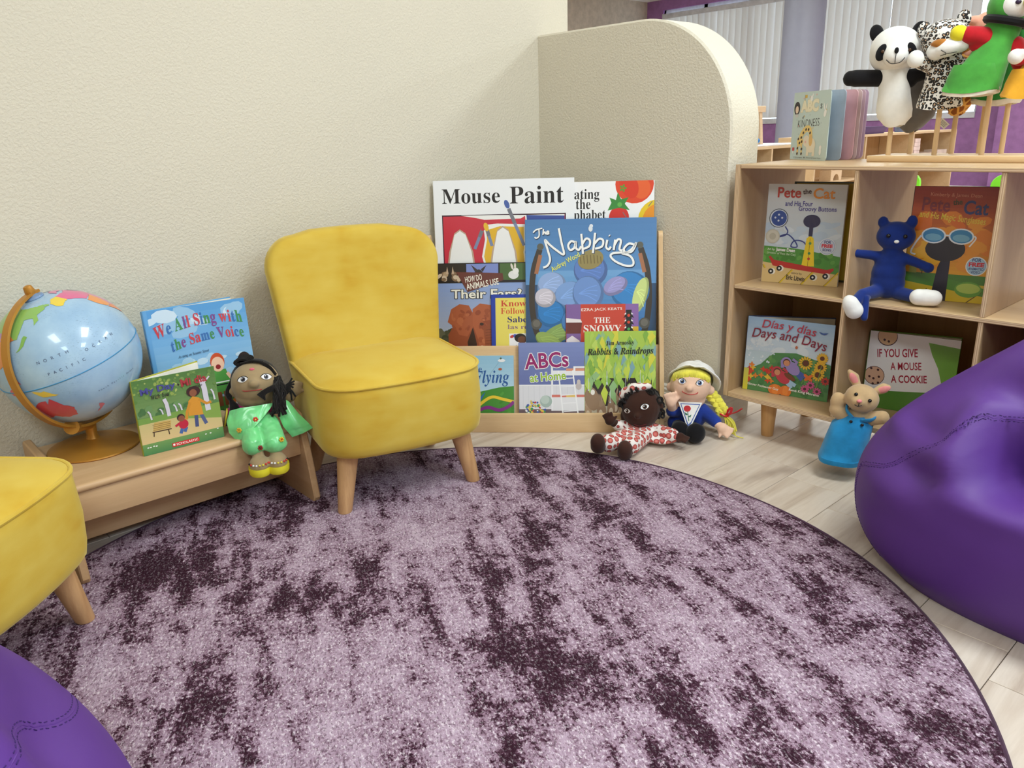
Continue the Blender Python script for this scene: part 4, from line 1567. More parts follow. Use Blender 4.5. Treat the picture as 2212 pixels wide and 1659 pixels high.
book('picture_book', 'small green park picture book standing open in front on wooden bench', frame_mat((-1.803, 0.472, 0.2155), (-1.789, 0.655, 0.2155), 0.0), w, h, A, (104, 144, 76), 0.007, GB, open_deg=22, back=(170, 168, 60))

# ------------------------------------------------------------------ books in the bookcase
GC = 'picture books in the bookcase'
w, h = 0.211, 0.277
A = Art(w, h, (204, 212, 220))
A.grad(0, 0.30, 1, 1, (200, 214, 228), (206, 206, 206), 12)
blotches(A, 0.02, 0.40, 0.98, 0.62, ((214, 224, 234), (188, 206, 226), (196, 212, 228)), 26, 0.05, 0.12, 0.6, 0.4)
A.poly(((0, 0.18), (0, 0.375), (0.45, 0.36), (1, 0.30), (1, 0.10)), (84, 150, 62))
blotches(A, 0, 0.20, 1, 0.34, ((72, 134, 52), (104, 166, 74)), 30, 0.02, 0.05)
A.poly(((0, 0), (0, 0.21), (1, 0.12), (1, 0)), (220, 190, 132))
for x0, x1 in ((0.0, 0.03), (0.24, 0.40), (0.53, 0.68), (0.83, 0.99)):
    A.line(((x0, 0.0 if x0 > 0 else 0.18), (x1, 0.145)), 0.010, (120, 90, 30))
    A.line(((x0 + 0.012, 0.0 if x0 > 0 else 0.18), (x1 + 0.012, 0.145)), 0.018, (222, 190, 40))
A.text('Pete', 0.125, 0.865, 0.43, 0.970, (186, 56, 48), 0.0, 0.02)
A.text('the', 0.45, 0.905, 0.56, 0.955, (70, 44, 44), 0.12, 0.02)
A.text('Cat', 0.585, 0.86, 0.86, 0.965, (232, 146, 52), 0.0, 0.02)
A.text('and His Four', 0.235, 0.785, 0.59, 0.835, (74, 60, 138), 0.0, 0.012)
A.text('Groovy Buttons', 0.415, 0.725, 0.895, 0.785, (74, 60, 138), 0.0, 0.012)
A.circ(0.165, 0.66, 0.125, (40, 40, 56)); A.circ(0.165, 0.66, 0.116, (220, 228, 238)); A.circ(0.17, 0.66, 0.103, (50, 78, 152))
for a, b in ((0.0, 0.03), (0.045, 0.0), (-0.045, 0.0), (0.0, -0.03)):
    A.circ(0.165 + a, 0.665 + b, 0.013, (214, 222, 236))
A.line(((0.26, 0.58), (0.30, 0.53), (0.27, 0.49), (0.18, 0.47), (0.30, 0.50), (0.40, 0.44), (0.44, 0.38), (0.36, 0.38), (0.40, 0.44), (0.52, 0.43), (0.60, 0.34)), 0.016, (58, 70, 140), True)
A.circ(0.105, 0.475, 0.096, (198, 194, 178)); A.circ(0.105, 0.475, 0.080, (210, 206, 192)); A.circ(0.105, 0.475, 0.045, (190, 186, 170))
# a plain yellow coat on a stand takes the place of the figure
A.poly(((0.52, 0.19), (0.555, 0.47), (0.60, 0.50), (0.645, 0.47), (0.685, 0.19)), (240, 208, 40))
A.line(((0.60, 0.19), (0.60, 0.47)), 0.006, (150, 120, 20))
for y, c in ((0.42, (90, 150, 90)), (0.32, (70, 140, 80)), (0.265, (196, 70, 50))):
    A.circ(0.605, y, 0.018, c)
A.line(((0.60, 0.49), (0.60, 0.62)), 0.05, (52, 50, 82)); A.ell(0.60, 0.64, 0.11, 0.065, (52, 50, 82))
A.poly(((0.075, 0.265), (0.10, 0.275), (0.15, 0.235), (0.5, 0.20), (0.85, 0.165), (0.93, 0.185), (0.94, 0.165), (0.88, 0.12), (0.5, 0.145), (0.14, 0.175)), (190, 50, 44))
for x, y in ((0.12, 0.115), (0.23, 0.15), (0.68, 0.08), (0.84, 0.10)):
    A.circ(x + 0.018, y, 0.042, (238, 234, 226)); A.circ(x, y, 0.036, (30, 30, 34)); A.circ(x, y, 0.014, (230, 230, 230))
A.circ(0.825, 0.395, 0.108, (240, 240, 244)); A.circ(0.825, 0.395, 0.100, (164, 184, 218)); A.circ(0.825, 0.395, 0.090, (206, 214, 232))
A.text('FOR', 0.785, 0.425, 0.87, 0.455, (48, 62, 130), 0, 0.03); A.text('FREE', 0.755, 0.385, 0.895, 0.420, (206, 44, 62), 0, 0.05); A.text('SONG', 0.77, 0.350, 0.88, 0.378, (48, 62, 130), 0, 0.03)
A.text('Art by', 0.05, 0.325, 0.15, 0.355, (234, 240, 226), 0, 0.01); A.text('James Dean', 0.165, 0.315, 0.42, 0.360, W, -0.03, 0.035)
A.text('(creator of Pete the Cat)', 0.05, 0.285, 0.43, 0.315, (220, 236, 206), -0.04, 0.0)
A.text('story by', 0.40, 0.095, 0.54, 0.12, (70, 54, 40), -0.05); A.text('Eric Litwin', 0.335, 0.035, 0.58, 0.085, (60, 44, 34), -0.06, 0.025)
book('picture_book', 'pale grey book with red and orange title in upper corner cubby', frame_mat((-1.2, 2.062, 0.458), (-0.994, 2.112, 0.458), 0.05), w, h, A, (206, 206, 206), 0.012, GC)

A = Art(0.203, 0.279, (60, 66, 44))
A.rect(0.03, 0.02, 0.985, 0.985, (176, 152, 44))
for j in range(9):
    A.line(((0.80, 0.06 + 0.105 * j), (1.0, 0.085 + 0.105 * j)), 0.012, (70, 60, 30))
book('picture_book', 'olive yellow book with dark edge standing right behind pale grey book', frame_mat((-1.170, 2.150, 0.458), (-0.964, 2.200, 0.458), 0.05), 0.203, 0.279, A, (60, 66, 44), 0.010, GC)
w, h = 0.186, 0.280
A = Art(w, h, (224, 140, 40))
A.grad(0, 0.2, 1, 1, (238, 172, 46), (160, 46, 34), 22)
blotches(A, 0.1, 0.45, 0.95, 0.75, ((226, 130, 44), (232, 150, 50), (222, 112, 42)), 30, 0.06, 0.16, 0.7, 0.6)
blotches(A, 0.0, 0.3, 0.95, 0.5, ((238, 176, 54), (232, 152, 50)), 20, 0.06, 0.14, 0.7, 0.6)
A.rect(0, 0.12, 1, 0.24, (78, 130, 50)); A.grad(0, 0.0, 1, 0.16, (222, 190, 40), (208, 180, 50))
A.poly(((0, 0.24), (0.3, 0.24), (1, 0.13), (1, 0.06), (0, 0.16)), (84, 138, 54))
for x in (0.15, 0.80):
    A.line(((x, 0.0), (x + 0.16, 0.10)), 0.012, (96, 72, 20))
A.text('Kimberly & James Dean', 0.20, 0.905, 0.80, 0.945, (226, 150, 120), -0.02, 0.0)
A.text('Pete', 0.115, 0.785, 0.45, 0.905, (128, 44, 58), -0.03, 0.02)
A.text('the', 0.475, 0.845, 0.585, 0.895, (74, 66, 30), 0.12, 0.02)
A.text('Cat', 0.61, 0.765, 0.895, 0.885, (56, 62, 120), -0.03, 0.02)
A.text('and His Magic Sunglasses', 0.095, 0.690, 0.885, 0.765, (232, 200, 70), -0.10, 0.008)
# plain dark post with a pair of blue glasses lying over it
A.poly(((0.36, 0.0), (0.40, 0.30), (0.46, 0.42), (0.54, 0.42), (0.55, 0.0)), (44, 42, 58))
A.ell(0.46, 0.46, 0.24, 0.11, (44, 40, 48))
for gx in (0.30, 0.63):
    A.ell(gx, 0.575, 0.150, 0.070, (232, 236, 240), -0.05); A.ell(gx, 0.575, 0.130, 0.058, (60, 136, 186), -0.05); A.ell(gx, 0.560, 0.10, 0.032, (120, 178, 206), -0.05)
A.line(((0.43, 0.58), (0.50, 0.58)), 0.02, (232, 236, 240))
A.line(((0.15, 0.57), (0.09, 0.50), (0.05, 0.42), (0.11, 0.40)), 0.022, (236, 236, 238), True); A.line(((0.78, 0.585), (0.80, 0.56), (0.74, 0.49)), 0.018, (236, 236, 238), True)
A.ell(0.80, 0.115, 0.16, 0.07, (104, 160, 60)); A.ell(0.80, 0.125, 0.14, 0.045, (176, 200, 90))
A.rect(0.06, 0.235, 0.15, 0.295, (176, 180, 70)); A.poly(((0.04, 0.295), (0.105, 0.335), (0.17, 0.295)), (120, 90, 40)); A.ell(0.22, 0.29, 0.04, 0.04, (76, 136, 56)); A.line(((0.22, 0.25), (0.22, 0.23)), 0.012, (90, 60, 30))
A.circ(0.855, 0.325, 0.125, (240, 240, 244)); A.circ(0.855, 0.325, 0.112, (150, 190, 222)); A.circ(0.855, 0.325, 0.102, (176, 208, 232))
A.text('FOR', 0.80, 0.365, 0.905, 0.395, (44, 62, 130), 0, 0.03); A.text('FREE', 0.765, 0.320, 0.945, 0.358, (206, 44, 62), 0, 0.05); A.text('ANIMATED', 0.765, 0.290, 0.945, 0.313, (44, 62, 130), 0, 0.02); A.text('VIDEO', 0.80, 0.262, 0.91, 0.284, (44, 62, 130), 0, 0.02)
book('picture_book', 'orange and dark red book with blue glasses on cover behind blue plush', frame_mat((-0.812, 2.090, 0.458), (-0.629, 2.128, 0.458), 0.05), w, h, A, (160, 46, 34), 0.012, GC, open_deg=18, back=(60, 50, 50))

w, h = 0.248, 0.224
A = Art(w, h, (186, 210, 232))
A.grad(0, 0.5, 1, 1, (214, 226, 236), (168, 200, 232))
blotches(A, 0.05, 0.5, 0.95, 0.75, ((222, 232, 240), (206, 222, 236)), 24, 0.05, 0.12, 0.6, 0.4)
A.poly(((0, 0), (0, 0.25), (0.2, 0.40), (0.35, 0.55), (0.6, 0.58), (1, 0.48), (1, 0)), (84, 140, 82))
blotches(A, 0.2, 0.05, 1, 0.5, ((96, 152, 84), (70, 124, 70), (108, 158, 90)), 60, 0.02, 0.05)
A.poly(((0, 0.25), (0, 0.55), (0.33, 0.55), (0.2, 0.38)), (196, 216, 226))
blotches(A, 0.02, 0.38, 0.35, 0.7, ((228, 236, 242), (214, 228, 238)), 40, 0.006, 0.014)
for i in range(18):
    x, y = rnd.uniform(0.03, 0.34), rnd.uniform(0.14, 0.36)
    c = rnd.choice(((214, 74, 44), (228, 130, 50), (230, 190, 60), (200, 56, 48)))
    for a in range(4):
        A.ell(x + 0.014 * math.cos(a * 1.6), y + 0.014 * math.sin(a * 1.6), 0.022, 0.012, c, a * 1.6)
A.grad(0, 0.0, 0.06, 0.3, (220, 210, 60), (206, 200, 90))
for (x, y, r) in ((0.72, 0.47, 0.06), (0.89, 0.44, 0.052), (0.87, 0.34, 0.055), (0.90, 0.56, 0.045)):
    for a in range(14):
        A.ell(x + r * math.cos(a * 0.449), y + r * 1.1 * math.sin(a * 0.449), 0.022, 0.012, (236, 186, 52), a * 0.449)
    A.circ(x, y, r * 0.58, (104, 60, 36))
    A.line(((x, y - 0.09), (x - 0.02, y - 0.28)), 0.008, (120, 160, 80))
for (x, y) in ((0.80, 0.19), (0.74, 0.13), (0.88, 0.12), (0.96, 0.27)):
    for a in range(9):
        A.ell(x + 0.032 * math.cos(a * 0.7), y + 0.035 * math.sin(a * 0.7), 0.02, 0.011, (206, 90, 140) if x < 0.95 else (196, 60, 50), a * 0.7)
    A.circ(x, y, 0.018, (90, 50, 50))
# two children lying on the grass
for (hx, hy, c1, c2, dx, dy) in ((0.40, 0.31, (196, 66, 78), (166, 200, 226), 0.15, -0.15), (0.50, 0.45, (156, 138, 196), (72, 96, 168), 0.16, -0.16)):
    A.line(((hx + dx * 0.7, hy + dy * 0.7), (hx + dx * 1.25, hy + dy * 1.30)), 0.045, c2); A.line(((hx + dx * 0.75, hy + dy * 0.6), (hx + dx * 1.55, hy + dy * 1.05)), 0.045, c2)
    A.ell(hx + dx * 0.5, hy + dy * 0.45, 0.095, 0.075, c1, -0.7); A.line(((hx + 0.07, hy + 0.05), (hx + 0.12, hy + 0.02), (hx + 0.09, hy - 0.06)), 0.035, c1); A.line(((hx - 0.05, hy + 0.02), (hx - 0.04, hy - 0.08)), 0.035, c1)
    A.ell(hx, hy, 0.062, 0.068, c1); A.ell(hx + 0.004, hy - 0.004, 0.043, 0.048, (92, 56, 44)); A.ell(hx + 0.006, hy - 0.012, 0.036, 0.040, (214, 146, 106))
A.ell(0.555, 0.26, 0.075, 0.032, (120, 70, 40), -0.5)
for a, b in ((0.02, 0.02), (-0.03, 0.02), (0.02, -0.02), (-0.02, -0.02)):
    A.ell(0.77 + a, 0.285 + b, 0.03, 0.02, (226, 116, 44), 0.6 if a * b > 0 else -0.6)
for x, r in ((0.40, 0.085), (0.52, 0.07)):
    A.ell(x, 0.06, r, 0.075, (226, 122, 50)); A.ell(x, 0.06, r * 0.45, 0.075, (236, 138, 60))
A.text('Días y días', 0.175, 0.815, 0.805, 0.955, (196, 62, 84), -0.06, 0.006, 0.15, None, 0, 0.02)
A.text('Days and Days', 0.065, 0.650, 0.935, 0.815, (142, 46, 66), -0.08, 0.006, 0.15, None, 0, 0.04)
A.poly(((0.83, 0.90), (0.88, 0.885), (0.94, 0.895), (0.90, 0.865), (0.86, 0.87)), (62, 96, 170)); A.ell(0.60, 0.66, 0.015, 0.02, (196, 110, 70))
A.text('Ginger Foglesong Guy', 0.06, 0.055, 0.44, 0.095, (242, 236, 226), -0.05, 0.02); A.text('René King Moreno', 0.56, 0.055, 0.91, 0.100, (240, 240, 232), -0.05, 0.025)
book('picture_book', 'light blue bilingual book with children on grass in lower corner cubby', frame_mat((-1.219, 2.030, 0.1305), (-0.976, 2.081, 0.1305), 0.06), w, h, A, (168, 200, 232), 0.012, GC, open_deg=27, back=(66, 84, 130))

w, h = 0.222, 0.215
A = Art(w, h, (242, 240, 240))
A.poly(((0.66, 0.93), (1, 0.90), (1, 0.0), (0.84, 0.45)), (120, 176, 60)); A.rect(0.0, 0.0, 1, 0.22, (86, 140, 50))
A.poly(((0, 0.20), (0, 1), (0.62, 0.965), (0.80, 0.62), (0.9, 0.3)), (242, 240, 240))
A.poly(((0.0, 0.205), (0.9, 0.32), (0.9, 0.2), (0.0, 0.15)), (86, 140, 50))
A.circ(0.20, 0.945, 0.115, (70, 40, 40)); A.circ(0.20, 0.95, 0.108, (222, 184, 140))
A.circ(0.105, 0.42, 0.120, (70, 40, 40)); A.circ(0.105, 0.42, 0.113, (220, 176, 146))
for (x, y) in ((0.06, 0.51), (0.14, 0.50), (0.05, 0.40), (0.16, 0.41), (0.10, 0.38), (0.10, 0.31), (0.16, 0.33), (0.17, 0.90), (0.22, 0.885)):
    A.ell(x, y, 0.014, 0.016, (70, 36, 36), 0.5)
A.text('IF YOU GIVE', 0.105, 0.695, 0.56, 0.805, (170, 28, 56), 0.14, 0.02); A.text('A MOUSE', 0.275, 0.545, 0.62, 0.645, (170, 28, 56), 0.14, 0.012); A.text('A COOKIE', 0.30, 0.385, 0.70, 0.485, (170, 28, 56), 0.14, 0.02)
book('picture_book', 'white book with red capitals and cookies in lower middle cubby', frame_mat((-0.896, 2.125, 0.1305), (-0.677, 2.165, 0.1305), 0.06), w, h, A, (120, 150, 50), 0.012, GC, open_deg=10, back=(104, 150, 56))

# board book with spread pages on top of the bookcase
w, h = 0.200, 0.190
MB_ = frame_mat((-1.272, 2.304, 0.7922), (-1.092, 2.188, 0.7922), 0.0)
bb = thing('board_book', 'pale mint board book standing with fanned pink pages on bookcase top', 'book', mat=MB_)
A = Art(w, h, (198, 216, 214))
for i in range(16):
    A.ell(rnd.uniform(0.05, 0.95), rnd.uniform(0.3, 0.97), 0.012, 0.012, rnd.choice(((222, 196, 120), (226, 170, 160), (180, 196, 200))))
A.text('ABC', 0.21, 0.705, 0.70, 0.885, (240, 232, 204), 0.02, 0.06, 0, (214, 200, 160), 0.02); A.text('s', 0.75, 0.745, 0.80, 0.815, (50, 50, 60), 0)
A.text(ital('of'), 0.27, 0.605, 0.335, 0.655, (60, 60, 70), 0.2); A.text('KINDNESS', 0.16, 0.49, 0.755, 0.60, (46, 46, 56), 0.04, -0.012)
A.ell(0.105, 0.765, 0.085, 0.10, (48, 46, 50)); A.ell(0.105, 0.745, 0.045, 0.055, (240, 214, 190)); A.ell(0.11, 0.655, 0.05, 0.025, (206, 206, 204))
A.line(((0.31, 0.87), (0.31, 0.955)), 0.006, (70, 60, 50)); A.rect(0.315, 0.91, 0.375, 0.955, (226, 186, 80)); A.ell(0.50, 0.90, 0.035, 0.04, (240, 240, 238)); A.ell(0.53, 0.945, 0.013, 0.03, (240, 240, 238), -0.5)
# giraffe bending over an elephant, plain shapes
A.line(((0.22, 0.24), (0.30, 0.38), (0.42, 0.46), (0.52, 0.44), (0.56, 0.33)), 0.09, (236, 206, 130), True); A.ell(0.26, 0.27, 0.09, 0.07, (236, 206, 130))
A.line(((0.21, 0.25), (0.20, 0.07)), 0.045, (236, 206, 130)); A.line(((0.31, 0.22), (0.32, 0.07)), 0.040, (236, 206, 130))
for (x, y) in ((0.21, 0.31), (0.25, 0.25), (0.29, 0.33), (0.34, 0.40), (0.41, 0.45), (0.48, 0.45), (0.53, 0.40), (0.20, 0.17), (0.32, 0.16), (0.20, 0.09), (0.32, 0.09), (0.31, 0.27)):
    A.ell(x, y, 0.024, 0.020, (70, 54, 44), 0.5)
A.ell(0.57, 0.22, 0.13, 0.11, (238, 228, 206)); A.rect(0.46, 0.06, 0.53, 0.2, (238, 228, 206)); A.rect(0.62, 0.06, 0.69, 0.2, (238, 228, 206)); A.ell(0.44, 0.28, 0.09, 0.085, (238, 226, 206)); A.ell(0.56, 0.29, 0.05, 0.085, (228, 186, 116)); A.ell(0.42, 0.265, 0.022, 0.018, (238, 190, 180))
A.ell(0.84, 0.13, 0.030, 0.05, (240, 240, 238)); A.ell(0.84, 0.19, 0.032, 0.03, (240, 240, 238)); A.ell(0.89, 0.68, 0.035, 0.055, (240, 240, 238), -0.3); A.ell(0.91, 0.77, 0.013, 0.05, (240, 240, 238), -0.3); A.ell(0.86, 0.77, 0.013, 0.05, (240, 240, 238), 0.1)
A.rect(0.05, 0.13, 0.11, 0.18, (206, 70, 74)); A.rect(0.065, 0.09, 0.095, 0.13, (240, 240, 238))
A.text('by Patricia Hegarty', 0.10, 0.022, 0.36, 0.042, (70, 76, 80)); A.text('illustrated by Summer Macon', 0.47, 0.022, 0.87, 0.042, (70, 76, 80)); A.ell(0.415, 0.035, 0.012, 0.012, (60, 60, 70))
def leaf_board(name, m, M, art=None, th=0.0022):
    bm = nb()
    r = 0.012
    pts = [(0, 0)]
    for i in range(7):
        a = -PI / 2 + PI / 2 * i / 6
        pts.append((w - r + r * math.cos(a), r + r * math.sin(a)))
    for i in range(7):
        a = PI / 2 * i / 6
        pts.append((w - r + r * math.cos(a), h - r + r * math.sin(a)))
    pts.append((0, h))
    prism(bm, pts, 0, th, 'xz', 0, M)
    return finish(name, bm, m, bb, 30)
MINT = plain('mint_board', (198, 216, 214), 0.4)
leaf_board('front_cover', MINT, None)
A.build('cover_print', bb, -0.0004)
for k, (ang, c) in enumerate(((13, (176, 192, 214)), (26, (228, 178, 186)), (31, (214, 196, 196)), (36, (206, 176, 190)), (41, (198, 172, 196)))):
    R = Matrix.Translation((0.0, 0.0025 + 0.0026 * k, 0)) @ Matrix.Rotation(math.radians(ang), 4, 'Z')
    leaf_board('page' if k < 4 else 'back_cover', plain('board_page_%d' % k, c, 0.4), R)
bm = nb()
box(bm, -0.003, 0.0005, 0.0, 0.017, 0, h, 0.001, 1)
finish('spine', bm, MINT, bb, 30)

# ------------------------------------------------------------------ globe
GLP = Vector((-1.914, 0.387, 0.450))
GR_ = 0.1475
GOLD = plain('gold_plastic', (188, 132, 52), 0.35, 0.35, 0.5, 0.05)
globe = thing('globe', 'blue world globe on round gold stand standing on bench', 'globe', (-1.952, 0.407, 0.2155))
gl_l = GLP - Vector((-1.952, 0.407, 0.2155))
AX = Vector((0.003, -0.300, 0.954)).normalized()
AR = Vector((0.570, -0.783, -0.248))
AR = (AR - AX * AR.dot(AX)).normalized()
VW = (Vector((0, 0, 0.9)) - GLP).normalized()
E0 = (VW - AX * VW.dot(AX)).normalized()      # meridian facing the photographer
E1 = AX.cross(E0)
LON0 = -188.0
def ll(lon, lat, r=1.0):
    a = math.radians(lon - LON0)
    b = math.radians(lat)
    return gl_l + (E0 * math.cos(a) * math.cos(b) + E1 * math.sin(a) * math.cos(b) + AX * math.sin(b)) * GR_ * r
def ocean():
    t = NT('globe_ocean')
    v = t.coords()
    f = t.noise(v, 14, 4, 0.6)
    c = t.ramp(f, ((0.35, (150, 184, 216)), (0.65, (168, 200, 226))))
    v2 = t.coords(scale=(60, 60, 260), rot=(0.5, 0.0, 0.3))
    d = t.ramp(t.noise(v2, 3.0, 3, 0.7), ((0.60, (0, 0, 0)), (0.66, (1, 1, 1))))
    big = t.ramp(t.noise(v, 9, 2), ((0.42, (0, 0, 0)), (0.58, (1, 1, 1))))
    c2 = t.mix(t.math('MULTIPLY', t.math('MULTIPLY', d, big), 0.55), c, (96, 116, 144))
    t.base(c2)
    t.set(Roughness=0.25)
    t.b.inputs['Coat Weight'].default_value = 0.5
    MATS['globe_ocean'] = t.m
    return t.m
bm = nb()
lathe(bm, [(0.098, 0.0), (0.100, 0.002), (0.099, 0.005), (0.090, 0.009), (0.06, 0.014), (0.03, 0.019), (0.015, 0.024), (0.012, 0.032), (0.0125, 0.05), (0.015, 0.068)], 48)
finish('base', bm, GOLD, globe, 40)
bm = nb()
ell(bm, gl_l, GR_, None, 64, 40)
ball = finish('globe_ball', bm, ocean(), globe)
CONT = (
    ((236, 206, 70), ((-168, 66), (-165, 60), (-158, 57), (-152, 59), (-141, 60), (-141, 70), (-156, 71))),
    ((224, 104, 152), ((-141, 70), (-141, 60), (-130, 55), (-123, 49), (-95, 49), (-83, 46), (-79, 43), (-67, 45), (-65, 48), (-55, 52), (-64, 60), (-78, 62), (-78, 55), (-82, 52), (-94, 58), (-85, 68), (-110, 68), (-125, 70))),
    ((222, 120, 164), ((-122, 72), (-105, 73), (-90, 70), (-70, 67), (-65, 72), (-80, 78), (-110, 78))),
    ((236, 150, 76), ((-124, 48), (-124, 40), (-117, 33), (-106, 31), (-104, 49))),
    ((206, 120, 170), ((-104, 49), (-106, 31), (-97, 26), (-94, 29), (-92, 49))),
    ((238, 206, 84), ((-92, 49), (-94, 29), (-84, 30), (-81, 25), (-80, 32), (-76, 38), (-70, 42), (-83, 46))),
    ((232, 128, 66), ((-117, 32), (-106, 31), (-97, 26), (-97, 20), (-90, 21), (-87, 16), (-95, 16), (-105, 20), (-112, 28))),
    ((142, 188, 96), ((180, 69), (178, 63), (163, 60), (162, 54), (156, 51), (156, 58), (143, 59), (140, 54), (133, 43), (130, 43), (120, 50), (105, 50), (90, 50), (70, 55), (60, 55), (60, 70), (75, 73), (105, 77), (130, 72), (160, 70))),
    ((142, 188, 96), ((-180, 69), (-180, 65), (-172, 65), (-170, 66))),
    ((226, 142, 74), ((130, 43), (122, 40), (121, 31), (117, 23), (108, 21), (98, 25), (80, 31), (75, 40), (90, 48), (105, 45), (120, 50))),
    ((172, 130, 180), ((90, 49), (105, 50), (118, 49), (110, 43), (98, 43))),
    ((130, 180, 90), ((141, 45), (145, 43), (140, 36), (131, 32), (136, 36))),
    ((216, 96, 110), ((122, 18), (124, 13), (126, 7), (122, 8), (120, 14))),
    ((216, 96, 110), ((110, 2), (118, 6), (117, -3), (111, -3))),
    ((232, 200, 84), ((131, -1), (141, -3), (150, -10), (138, -8))),
    ((208, 72, 84), ((114, -22), (122, -18), (130, -12), (137, -12), (136, -16), (141, -11), (146, -19), (153, -27), (150, -37), (140, -38), (131, -31), (116, -35))),
    ((214, 110, 130), ((173, -35), (178, -38), (172, -44), (167, -46), (171, -41))),
    ((130, 180, 100), ((-80, 0), (-78, 8), (-62, 10), (-50, 0), (-38, -8), (-48, -25), (-58, -38), (-68, -54), (-72, -40), (-70, -18))),
    ((226, 226, 226), ((-45, 60), (-22, 70), (-20, 80), (-60, 82), (-55, 70))),
)
for col, P in CONT:
    sub = bmesh.new()
    tris = tessellate_polygon([[Vector((a, b, 0)) for a, b in P]])
    vs = [sub.verts.new((a, b, 0)) for a, b in P]
    for t in tris:
        try:
            sub.faces.new([vs[i] for i in t])
        except ValueError:
            pass
    for _ in range(4):
        es = [e for e in sub.edges if e.calc_length() > 5]
        if es:
            bmesh.ops.subdivide_edges(sub, edges=es, cuts=1, use_grid_fill=True)
            bmesh.ops.triangulate(sub, faces=sub.faces[:])
    for v in sub.verts:
        jx = 1.2 * noise.noise(Vector((v.co.x * 0.35, v.co.y * 0.35, 1)))
        jy = 1.2 * noise.noise(Vector((v.co.x * 0.35, v.co.y * 0.35, 9)))
        v.co = ll(v.co.x + jx, v.co.y + jy, 1.004)
    lay = sub.loops.layers.float_color.new('Col')
    for f in sub.faces:
        for lp in f.loops:
            lp[lay] = lin(col)
    finish('land_print', sub, MAP, ball)
# equator line and ocean lettering
bm = nb()
tube(bm, [ll(360 * i / 96, 0, 1.0015) for i in range(96)], 0.0011, 6, True)
finish('equator_line', bm, plain('equator_blue', (58, 140, 190), 0.4), ball)
bm = nb()
def globe_text(txt, lon0, lon1, lat, size, tilt=0.0):
    n = len(txt)
    for i, ch in enumerate(txt):
        if ch == ' ':
            continue
        vs, fs = glyphs(ch, 0.0)
        bx = (min(v[0] for v in vs) + max(v[0] for v in vs)) / 2
        lo = lon0 + (lon1 - lon0) * i / max(1, n - 1)
        V = [bm.verts.new(ll(lo + (x - bx) * size / max(0.3, math.cos(math.radians(lat))), lat + tilt * i + y * size, 1.0035)) for x, y in vs]
        for f in fs:
            try:
                bm.faces.new([V[k] for k in f])
            except ValueError:
                pass
globe_text('NORTH', LON0 - 24, LON0 + 0, 19, 3.6)
globe_text('PACIFIC', LON0 - 20, LON0 + 8, 8, 3.4)
globe_text('OCEAN', LON0 + 14, LON0 + 40, 14, 3.4)
globe_text('South Pacific Ocean', LON0 + 6, LON0 + 44, -22, 2.2)
finish('lettering', bm, plain('map_ink', (84, 98, 128), 0.5), ball, None)
bm = nb()
# half-ring arm with a flat section
rings = []
for i in range(49):
    a = math.radians(-6 + 192 * i / 48)
    d = AX * math.cos(a) + AR * math.sin(a)
    tn = AX.cross(AR).normalized()
    wd, r0, r1 = 0.0085, 1.045, 1.085
    rings.append([gl_l + d * GR_ * r0 + tn * wd, gl_l + d * GR_ * r1 + tn * wd, gl_l + d * GR_ * r1 - tn * wd, gl_l + d * GR_ * r0 - tn * wd])
ring_loft(bm, rings)
finish('meridian_arm', bm, GOLD, globe, 30)
bm = nb()
rings = []
A_foot = gl_l - Vector((0, 0, GR_ * 1.04)) 
p_top = gl_l + (AX * -0.80 + AR * 0.60).normalized() * GR_ * 1.07
p_bot = Vector((0, 0, 0.060))
tube(bm, [p_bot, p_bot.lerp(p_top, 0.5), p_top], [0.013, 0.014, 0.017], 14)
finish('neck', bm, GOLD, globe, 40)
bm = nb()
Q = AX.to_track_quat('Z', 'Y').to_matrix().to_4x4()
lathe(bm, [(0.002, 0), (0.021, 0.0), (0.020, 0.004), (0.012, 0.006), (0.006, 0.010), (0.006, 0.016)], 24, Matrix.Translation(gl_l + AX * GR_ * 0.995) @ Q)
finish('pole_cap', bm, plain('cap_blue', (120, 150, 190), 0.3), globe)
bm = nb()
lathe(bm, [(0.010, 0), (0.011, 0.004), (0.0085, 0.016), (0.004, 0.018)], 12, Matrix.Translation(gl_l + AX * GR_ * 1.07) @ Q)
finish('pivot_knob', bm, GOLD, globe)
# ------------------------------------------------------------------ soft toys: shared pieces
BLACKY = cloth('black_yarn', (24, 21, 20), 0.85, 0.2, 0.1, 0.6, 500)
WHITEC = cloth('white_plush', (236, 234, 230), 0.9, 0.3, 0.03)
BLACKC = cloth('black_plush', (22, 21, 24), 0.9, 0.15, 0.1)
EYEW = plain('eye_white', (244, 244, 244), 0.35)
EYEB = plain('eye_black', (14, 13, 14), 0.15)
REDTH = plain('red_thread', (190, 52, 60), 0.7)
BLKTH = plain('black_thread', (22, 20, 22), 0.7)

def on_ell(c, r, x, z):
    """front point (towards -Y) and normal of an ellipsoid at x, z"""
    u = (x - c[0]) / r[0]
    w = (z - c[2]) / r[2]
    q = max(0.02, 1 - u * u - w * w)
    y = c[1] - r[1] * math.sqrt(q)
    n = Vector(((x - c[0]) / r[0] ** 2, (y - c[1]) / r[1] ** 2, (z - c[2]) / r[2] ** 2)).normalized()
    return Vector((x, y, z)), n

def face_M(p, n, roll=0.0):
    """matrix with Y into the surface, X across, Z up"""
    Y = -n
    X = Vector((0, 0, 1)).cross(n).normalized()
    if X.length < 0.1:
        X = Vector((1, 0, 0))
    Z = X.cross(Y)
    M = Matrix(((X.x, Y.x, Z.x, p.x), (X.y, Y.y, Z.y, p.y), (X.z, Y.z, Z.z, p.z), (0, 0, 0, 1)))
    return M @ Matrix.Rotation(roll, 4, 'Y')

